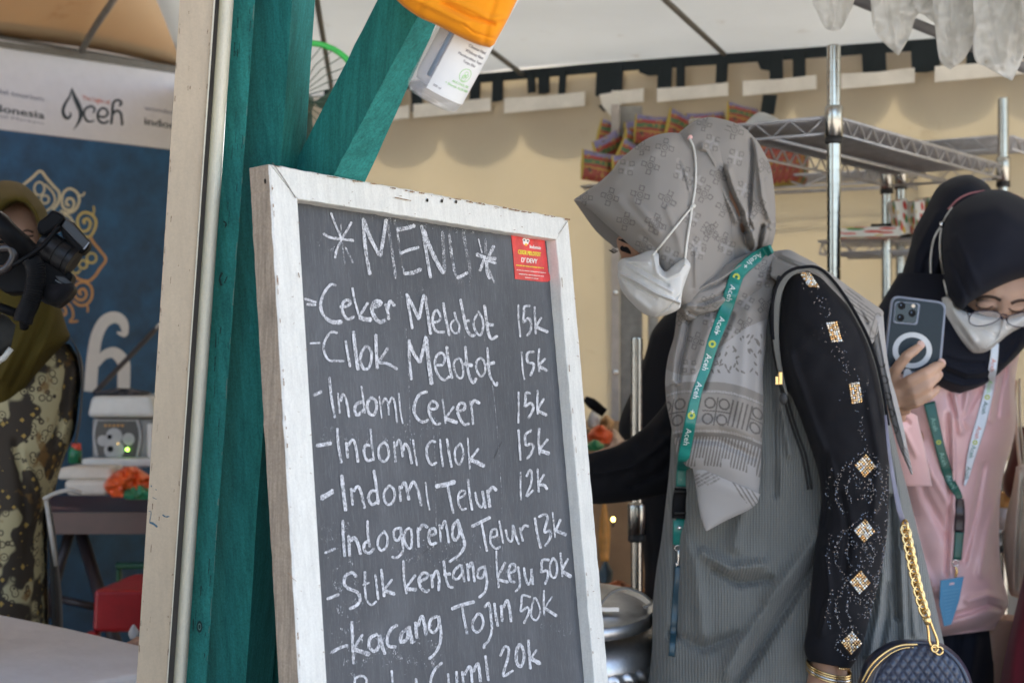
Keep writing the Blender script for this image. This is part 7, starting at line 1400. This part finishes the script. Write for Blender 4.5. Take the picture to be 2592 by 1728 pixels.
# ------------------------------------------------------------------ person in maroon at the right edge with a beige bag
w4 = empty('person', (1.08, 2.75, 0), 'person in a maroon dress at the lower right edge, mostly outside the picture', 'person')
M['maroon'] = fabric('maroon_dress', (.13, .012, .022), sheen=.1)
core(w4, M['skin'], P(2900, 640, 2.75), (.08, .09, .11), P(2900, 830, 2.75), P(2900, 1100, 2.76), Vector((1.08, 2.76, .72)), arms=[limb([P(2800, 1050, 2.75), P(2760, 1300, 2.74), P(2760, 1560, 2.70)], [.04, .034, .024])]+[limb([P(2745+k*8, 1580, 2.70), P(2750+k*9, 1630, 2.69), P(2755+k*8, 1670, 2.70)], [.009, .008, .007], 8) for k in range(4)], voxel=.008)
strip('maroon_dress', [(2780,850),(2740,950),(2700,1080),(2650,1250),(2610,1380),(2588,1470),(2562,1580),(2543,1660),(2532,1728),(2500,2000),(2480,2650)], [(3040,850),(3080,950),(3100,1080),(3100,1250),(3100,1380),(3100,1470),(3100,1580),(3100,1660),(3100,1728),(3120,2000),(3140,2650)], 2.72, [.1,.14,.15,.16,.16,.16,.17,.17,.18,.2,.22], M['maroon'], w4, ns=60, nf=50, nb=16, folds=[(12, 8, [(2592,1520),(2570,1620),(2560,1728)])], wob=.006)
strip('maroon_headscarf', [(2780,900),(2790,700),(2840,560),(2890,520)], [(3020,900),(3010,700),(2960,560),(2900,520)], 2.74, [.1,.13,.12,.03], M['maroon'], w4, ns=30, nf=24, nb=12)
tb_ = empty('tote_bag', tuple(P(2575, 1400, 2.95)), 'pale beige shoulder bag hanging behind the pink top at the right edge', 'bag'); bg2 = simple('bag_beige', (.66, .60, .48), .6, var=.12, scale=10, bmp=.5, bscale=40, bdist=.004)
strip('bag_body', [(2572,1180),(2562,1240),(2548,1300),(2540,1370),(2545,1440),(2556,1500),(2575,1512)], [(2600,1170),(2640,1240),(2660,1300),(2670,1370),(2670,1440),(2650,1500),(2600,1515)], 2.98, [.01,.03,.05,.06,.06,.05,.03], bg2, tb_, ns=50, nf=40, nb=12, folds=[(6, 6, [(2580,1200),(2570,1350),(2565,1490)]), (5, -6, [(2590,1220),(2582,1360),(2580,1490)])], wob=.006)
tube('bag_strap', [P(2566, 960, 3.05), P(2572, 1060, 3.02), P(2578, 1140, 3.0), P(2584, 1190, 2.97)], .007, bg2, tb_, 8, 20, .4); tube('bag_strap', [P(2580, 960, 3.05), P(2582, 1060, 3.02), P(2590, 1140, 3.0), P(2592, 1190, 2.97)], .005, bg2, tb_, 8, 20, .4)
w5c = strip('brown_garment', [(2572,1080),(2556,1150),(2540,1210),(2545,1250),(2572,1268)], [(2640,1080),(2640,1150),(2640,1210),(2630,1250),(2600,1268)], 3.15, [.04,.05,.05,.04,.02], fabric('brown_cloth', (.13, .045, .038)), None, ns=30, nf=24, nb=10, wob=.01, wsc=30); tag(w5c, 'brown folded garment hanging at the right edge behind the pink top', 'garment')
c_ = empty('snack_cup', tuple(P(2550, 1270, 3.2)), 'small orange and white cup between the pink top and the beige bag', 'cup')
v, f = lathevf([(0, -.03), (.016, -.03), (.022, .02), (0, .022)], Matrix.Translation(P(2550, 1270, 3.2)), 16); mk('cup_body', v, f, simple('cup_orange', (.70, .40, .14), .5), c_, True)
v, f = lathevf([(0, -.02), (.020, -.02), (.018, .02), (0, .02)], Matrix.Translation(P(2545, 1312, 3.15)), 14); mk('cup_sleeve', v, f, simple('cup_clear', (.65, .68, .72), .2), c_, True)
lw = mk('pale_low_wall', *boxvf((1.28, 3.75, .40), .9, .10, .80, Matrix.Rotation(-.48, 3, 'Z')), simple('pale_tile', (.45, .40, .34), .6, var=.1, scale=5)); tag(lw, 'low pale wall behind the trousers at the lower right', 'low wall')

# ------------------------------------------------------------------ left: woman in olive, video camera, operator
w6 = empty('person', (-.93, 3.0, 0), 'woman in an olive headscarf and brown batik blouse, half hidden by the video camera', 'person')
ol = fabric('olive_hijab', (.060, .042, .004), sheen=.0)
b6 = core(w6, M['skin'], P(20, 600, 3.0), (.070, .085, .085), P(20, 720, 3.02), P(-5, 1000, 3.06), Vector((-1.03, 3.06, .74)), arms=[limb([P(120, 940, 3.05), P(130, 1100, 3.06), P(90, 1230, 3.04)], [.034, .028, .02]), limb([P(-90, 940, 3.05), P(-90, 1100, 3.06), P(-60, 1230, 3.04)], [.034, .028, .02])]+[limb([P(90-k*9, 1235, 3.04), P(88-k*9, 1270, 3.04), P(84-k*9, 1300, 3.04)], [.009, .008, .007], 8) for k in range(4)], extra=[ell(32, 600, 2.89, .056, .045, .066), limb([P(72, 590, 2.885), P(80, 610, 2.872), P(84, 624, 2.868)], [.009, .010, .014])], voxel=.006, foot_dir=(.5, -1, 0))
bv6 = bvh_of([b6]); 
tube('eyebrow', [P(u, v, surf(bv6, u, v, 2.87)-.001) for u, v in dense([(58,586),(70,583),(84,588)], 10)], .0018, brow, w6, 8); tube('eyelid_line', [P(u, v, surf(bv6, u, v, 2.87)-.001) for u, v in dense([(62,596),(72,598),(84,597)], 10)], .0015, brow, w6, 8)
olc = strip('headscarf', [(-60,700),(-70,620),(-66,560),(-50,500),(-25,470),(0,458),(27,457)], [(-25,700),(-30,620),(-20,575),(0,545),(15,528),(35,516),(60,512)], 3.0, [.1,.12,.13,.13,.12,.10,.09], ol, w6, ns=60, nf=30, nb=14, dB=2.87, sq=.8)
olb = strip('headscarf', [(27,457),(54,464),(80,483),(102,507),(117,532),(128,570),(134,620),(140,680),(144,740)], [(40,514),(60,516),(76,530),(88,550),(95,575),(100,610),(104,640),(100,690),(60,745)], 3.0, [.09,.10,.11,.11,.11,.11,.11,.11,.11], ol, w6, ns=70, nf=40, nb=14, dB=[2.87,2.87,2.87,2.87,2.88,2.89,2.9,2.9,2.9], sq=.8, folds=[(7, 5, [(60,480),(95,540),(112,600)])])
old = strip('headscarf_drape', [(-90,690),(-100,760),(-100,850),(-90,940),(-70,1020),(-40,1080)], [(143,700),(150,760),(168,825),(176,856),(140,900),(20,1085)], 3.0, [.13,.15,.17,.17,.15,.08], ol, w6, ns=70, nf=60, nb=14, sq=.8, folds=[(9, 6, [(150,780),(110,880),(60,980)]), (8, -6, [(120,780),(80,880),(30,980)]), (9, 5, [(90,760),(50,860),(0,960)])], wob=.006)
m, nt, bs, out = newmat('batik'); co = coords(nt); v1 = N(nt, 'ShaderNodeTexVoronoi', Scale=58); nt.links.new(co, v1.inputs['Vector']); v2 = N(nt, 'ShaderNodeTexVoronoi', Scale=24); nt.links.new(co, v2.inputs['Vector']); nz = N(nt, 'ShaderNodeTexNoise', Scale=22, Detail=3); nt.links.new(co, nz.inputs['Vector'])
rings = ramp(nt, v1.outputs['Distance'], [(0, (.02, .018, .012)), (.14, (.02, .018, .012)), (.18, (.42, .36, .22)), (.36, (.40, .34, .20)), (.42, (.05, .04, .025)), (.55, (.34, .27, .13))], 'LINEAR')
patchc = ramp(nt, v2.outputs['Color'], [(0, (.05, .035, .015)), (.36, (.52, .46, .30)), (.5, (.16, .08, .015)), (.62, (.012, .01, .01)), (.85, (.24, .15, .03))], 'CONSTANT')
v3 = N(nt, 'ShaderNodeTexVoronoi', Scale=52, distance='MANHATTAN'); nt.links.new(co, v3.inputs['Vector'])
zone = ramp(nt, N(nt, 'ShaderNodeTexNoise', Scale=17, Detail=1).outputs[0], [(.53, 0.0), (.56, 1.0)])
nt.links.new(co, [n for n in nt.nodes if n.type == 'TEX_NOISE'][-1].inputs['Vector'])
darkc = mixc(nt, ramp(nt, v3.outputs['Distance'], [(.30, 1.0), (.34, 0.0)]), (.028, .019, .010), (.34, .22, .05))
lightc = mixc(nt, ramp(nt, v1.outputs['Distance'], [(.10, 1.0), (.14, 0.0), (.30, 0.0), (.34, 1.0), (.40, 1.0), (.44, 0.0)]), (.36, .31, .17), (.04, .028, .015))
c = mixc(nt, zone, darkc, lightc); c = mixc(nt, ramp(nt, nz.outputs[0], [(.60, 0.0), (.66, .8)]), c, (.16, .08, .015)); nt.links.new(c, bs.inputs['Base Color']); bs.inputs['Roughness'].default_value = .8; M['batik'] = m
blo = strip('batik_blouse', [(-110,860),(-150,940),(-160,1040),(-150,1150),(-140,1300),(-130,1450),(-130,1560),(-140,1900),(-140,2520)], [(176,870),(198,905),(207,950),(200,1010),(190,1090),(166,1150),(140,1240),(120,1400),(150,2520)], 3.04, [.12,.15,.16,.16,.16,.16,.16,.17,.2], m, w6, ns=110, nf=70, nb=20, sq=.8, folds=[(8, 7, [(190,930),(180,1040),(150,1140)]), (7, -7, [(170,920),(160,1030),(130,1120)]), (9, 6, [(60,1150),(90,1220),(110,1300)]), (10, -6, [(40,1120),(60,1250),(70,1400)])], wob=.006)
dkc = fabric('dark_floral', (.035, .028, .022)); strip('dark_sleeve_edge', [(176,850),(190,880),(200,930),(205,990),(198,1060),(188,1120)], [(182,858),(207,905),(212,950),(210,1000),(205,1060),(194,1125)], 3.0, .05, dkc, w6, ns=30, nf=20, nb=10)
strip('skirt_fold', [(112,1262),(118,1320),(124,1400),(128,1480),(130,1580),(120,1900),(110,2500)], [(126,1268),(140,1340),(148,1426),(156,1500),(160,1590),(170,1900),(180,2500)], 2.99, .04, dkc, w6, ns=40, nf=20, nb=10); tube('cord_trim', [P(116, 1262, 2.90), P(128, 1340, 2.90), P(142, 1430, 2.92)], .004, simple('trim_grey', (.45, .42, .38), .8), w6)
tube('cord_trim', [P(112, 1262, 2.86), P(140, 1248, 2.85), P(175, 1240, 2.85), P(205, 1246, 2.86)], .004, bpy.data.materials['trim_grey'], w6, 8, 16)
# video camera
vc = empty('video_camera', tuple(P(60, 680, 2.1)), 'black professional video camera with a coiled cable, at the left edge', 'video camera')
B = M['black_plastic']; D = 2.08
def vz(l): return [(x/3.733, 400+y/3.733) for x, y in l]
VP = Plane(P(100, 640, D), (.16, -1, .04))
prism('viewfinder_hood', vz([(345,660),(355,600),(440,540),(490,482),(545,500),(620,550),(560,640),(480,700),(400,740),(350,700)]), VP.off(.01), .045, B, vc, .004)
prism('top_box', vz([(560,640),(612,560),(700,610),(848,790),(838,850),(790,890),(770,915),(700,860),(590,740)]), VP.off(.004), .035, B, vc, .004)
prism('top_plate', vz([(580,640),(622,572),(700,632),(842,792),(790,858),(690,760)]), VP.off(.006), .004, simple('camera_grey', (.016, .016, .020), .35), vc, .001)
prism('silver_corner', vz([(838,790),(846,800),(800,862),(780,862)]), VP.off(.008), .003, simple('corner_grey', (.30, .30, .33), .3, metal=.6), vc, .0005)
a, b = P(*vz([(400, 880)])[0], D+.03), P(*vz([(700, 990)])[0], D+.02); ax = (P(*vz([(690, 960)])[0], D)-P(*vz([(430, 820)])[0], D)).normalized()
# lens barrel pointing down to the right
lm = axis_matrix(P(*vz([(560, 860)])[0], D+.03), P(*vz([(740, 640)])[0], D-.02)-P(*vz([(560, 860)])[0], D+.03)); lm = axis_matrix(P(*vz([(400, 790)])[0], D+.014), (P(*vz([(700, 985)])[0], D+.012)-P(*vz([(400, 790)])[0], D+.014)))
L = (P(*vz([(700, 985)])[0], D+.012)-P(*vz([(400, 790)])[0], D+.014)).length; R1_ = .0185
v, f = lathevf([(0, 0), (R1_*.9, 0), (R1_*.9, L*.22), (R1_, L*.24), (R1_, L*.50), (R1_*.94, L*.51), (R1_*.94, L*.54), (R1_*1.04, L*.55), (R1_*1.04, L*.82), (R1_*.97, L*.83), (R1_*.97, L*.86), (R1_*1.06, L*.87), (R1_*1.06, L), (R1_*.9, L), (0, L*.96)], lm, 40); o = mk('lens_barrel', v, f, simple('barrel_grey', (.009, .010, .012), .4), vc, True); o.data.set_sharp_from_angle(angle=math.radians(30))
prism('camera_body', vz([(-40,780),(120,760),(200,770),(330,840),(420,960),(520,1010),(640,1050),(690,1110),(660,1170),(690,1200),(697,1240),(640,1320),(540,1402),(470,1385),(330,1320),(200,1270),(60,1280),(-60,1200)]), VP.off(-.01), .05, B, vc, .006)
prism('side_panel', vz([(520,1110),(610,1120),(680,1180),(640,1200),(560,1170)]), VP.off(-.006), .004, simple('panel_dim', (.03, .03, .035), .4), vc, .001)
ptext('camera_lettering', 'INPUT', vz([(520, 1158)])[0], (4.0, 2.4), (1.4, -4.2), VP.off(-.0055), simple('camera_ink', (.45, .45, .47), .5, bmp=0), vc, width=20, bold=.06)
tube('body_grip', [P(*vz([(-60, 560)])[0], D-.04), P(*vz([(0, 620)])[0], D-.04), P(*vz([(80, 700)])[0], D-.04), P(*vz([(180, 800)])[0], D-.03), P(*vz([(240, 880)])[0], D-.02)], [.012, .014, .013, .014, .016], B, vc, 10, 20)
tube('cable', [P(*vz([(800, 850)])[0], D-.0), P(*vz([(560, 640)])[0], D-.035), P(*vz([(400, 830)])[0], D-.04), P(*vz([(200, 970)])[0], D-.04), P(*vz([(40, 1040)])[0], D-.03), P(*vz([(-60, 1010)])[0], D-.02)][1:], .0032, B, vc, 8, 40)
tube('handle_loop', [P(*vz([(-30, 860)])[0], D-.03), P(*vz([(100, 850)])[0], D-.035), P(*vz([(130, 930)])[0], D-.035), P(*vz([(60, 1040)])[0], D-.035), P(*vz([(-30, 1060)])[0], D-.03)], .006, simple('loop_dim', (.03, .024, .024), .3), vc, 8, 30)
cpath = cr([list(P(*vz([p])[0], D-.045)) for p in ((300, 960), (335, 1040), (335, 1160), (310, 1290), (270, 1400), (235, 1470), (215, 1545))], 600); coil = []
for i, p in enumerate(cpath):
    t = i/600*2*math.pi*34; T = Vector(cpath[min(i+1, 599)])-Vector(cpath[max(i-1, 0)]); T.normalize(); n1_ = Vector((0, -1, 0)); n2_ = T.cross(n1_).normalized(); coil.append(Vector(p)+n1_*(.0085*math.cos(t))+n2_*(.0105*math.sin(t)))
tube('coiled_cable', coil, .0021, B, vc, 6)
strip('lens_pouch', vz([(330,1200),(340,1300),(420,1370),(480,1390)]), vz([(690,1180),(697,1240),(640,1320),(550,1400)]), D-.01, [.03,.035,.03,.01], M['black_cloth'], vc, ns=30, nf=24, nb=10)
# operator's arm and shoulder coming in from the left
w7 = empty('person', (-.95, 2.12, 0), 'camera operator at the left edge, only a grey sleeve and strap in view', 'person')
slv = simple('sleeve_grey', (.03, .03, .027), .9)
core(w7, M['skin'], P(-420, 500, 2.15), (.08, .09, .11), P(-420, 700, 2.18), P(-420, 1000, 2.2), Vector((-.93, 2.2, .74)), arms=[limb([P(-300, 850, 2.16), P(-160, 1000, 2.12), P(-60, 830, 2.10)], [.05, .04, .026]), limb([P(-60, 830, 2.10), P(-40, 800, 2.10)], [.024, .026])]+[limb([P(-45+k*5, 795-k*9, 2.09), P(-22+k*4, 780-k*9, 2.08), P(-8+k*2, 768-k*9, 2.09)], [.009, .008, .007], 8) for k in range(4)]+[limb([P(-45, 810, 2.08), P(-20, 812, 2.07)], [.011, .009])], voxel=.008)
strip('sleeve', [(-300,820),(-200,880),(-80,830),(0,794),(40,822)], [(-330,1080),(-180,1090),(-60,960),(0,904),(28,876)], [2.16,2.14,2.12,2.11,2.10], [.06,.06,.05,.03,.012], slv, w7, ns=40, nf=30, nb=12, wob=.004)
strip('dark_jacket', [(-620,780),(-640,1000),(-650,1300),(-650,2000),(-650,3050)], [(-240,780),(-200,1000),(-190,1300),(-190,2000),(-180,3050)], 2.2, [.1,.14,.15,.16,.18], slv, w7, ns=40, nf=30, nb=14)
tube('white_strap', [P(-20, 925, 2.09), P(10, 905, 2.09), P(28, 882, 2.09)], .004, simple('strap_pale', (.6, .58, .52), .6), w7); tube('camera_strap', [P(-10, 775, 2.05), P(20, 785, 2.05), P(55, 800, 2.06), P(62, 830, 2.07)], .006, B, w7, 8, 16)
# hand with painted nails on the pale table
w8 = empty('person', (-.62, 2.62, 0), 'hand with orange painted nails resting on the pale table, beside the cream door track', 'person')
hp_ = [limb([P(470, 1660, 2.70), P(400, 1650, 2.66), P(362, 1652, 2.62)], [.026, .026, .026]), limb([P(366, 1640, 2.615), P(350, 1645, 2.60)], [.02, .017])]
for k, (vv, L) in enumerate(((1640, 306), (1652, 312), (1664, 320), (1674, 330))): hp_.append(limb([P(362, vv-6, 2.61), P((362+L)/2, vv-8, 2.585), P(L, vv+2, 2.575)], [.0095, .0088, .0070], 10))
hp_.append(limb([P(372, 1632, 2.60), P(350, 1622, 2.585), P(336, 1628, 2.575)], [.011, .0095, .0075], 10))
body8 = fuse('body', hp_+[limb([P(470, 1660, 2.70), P(620, 1560, 3.0), P(600, 1200, 3.3)], [.028, .04, .05]), ellvf(P(600, 1100, 3.4), .14, .1, .18), limb([P(600, 1100, 3.4), P(600, 900, 3.4), P(600, 760, 3.4)], [.12, .06, .05]), ellvf(P(600, 660, 3.4), .08, .09, .11), limb([P(600, 1200, 3.4), P(600, 1500, 3.4), P(600, 2250, 3.4)], [.13, .15, .06])], .004, M['skin'], w8, 4)
for (u, v) in ((307, 1640), (313, 1652), (321, 1665), (331, 1675)): q, f = ellvf(P(u+2, v, 2.566), .0055, .003, .0045); mk('painted_nail', q, f, simple('nail_orange', (.75, .16, .08), .25, bmp=0) if 'nail_orange' not in bpy.data.materials else bpy.data.materials['nail_orange'], w8, True)
strip('dark_headscarf', [(505,870),(485,740),(487,620),(528,535),(595,508)], [(695,870),(716,740),(714,620),(672,535),(605,509)], 3.4, [.11,.13,.135,.11,.03], M['black_cloth'], w8, ns=30, nf=24, nb=14)
strip('dark_dress', [(520,880),(470,1000),(460,1200),(450,1500),(440,2250)], [(690,880),(730,1000),(740,1200),(750,1500),(760,2250)], 3.4, [.1,.13,.14,.15,.18], slv, w8, ns=30, nf=30, nb=12)

# ------------------------------------------------------------------ third level: details ride on the part they belong to
OWNER = {'camera_lens': 'camera_bump', 'lens_glint': 'camera_bump', 'flash': 'camera_bump', 'camera_plate': 'camera_bump', 'fingernail': 'body', 'painted_nail': 'body', 'eyebrow': 'body', 'eyelash': 'body', 'eyelid_line': 'body',
  'label_lettering': 'label', 'label_emblem': 'label', 'lanyard_lettering': 'lanyard_ribbon', 'lanyard_emblem': 'lanyard_ribbon', 'badge_slot': 'badge', 'badge_lettering': 'badge', 'front_disc': 'front_panel', 'front_outline': 'front_panel', 'dark_spot': 'front_panel', 'orange_lettering': 'front_panel', 'indicator_light': 'front_panel',
  'chalk_letter': 'chalkboard_panel', 'chalk_stroke': 'chalkboard_panel', 'chalk_smear': 'chalkboard_panel', 'scratch': 'chalkboard_panel', 'chalk_scratch': 'chalkboard_panel', 'rhinestone_block': 'sleeve', 'jet_beads': 'sleeve', 'zip': 'bag_back', 'silver_corner': 'top_box', 'top_plate': 'top_box', 'side_panel': 'camera_body', 'camera_lettering': 'camera_body', 'handle_foot': 'lid_disc', 'buckle_ridge': 'buckle', 'emblem_eye': 'emblem_face', 'emblem_beak': 'emblem_face', 'strap_knot': 'mask_strap', 'bolt': 'pole_flange', 'magnet_tab': 'magnet_ring'}
for o in list(COL.objects):
    st_ = o.name.split('.')[0]
    if st_ in OWNER and o.parent is not None and o.parent.type == 'EMPTY':
        sib = [c for c in o.parent.children if c.name.split('.')[0] == OWNER[st_] and c is not o]
        if sib: par(o, sib[0])
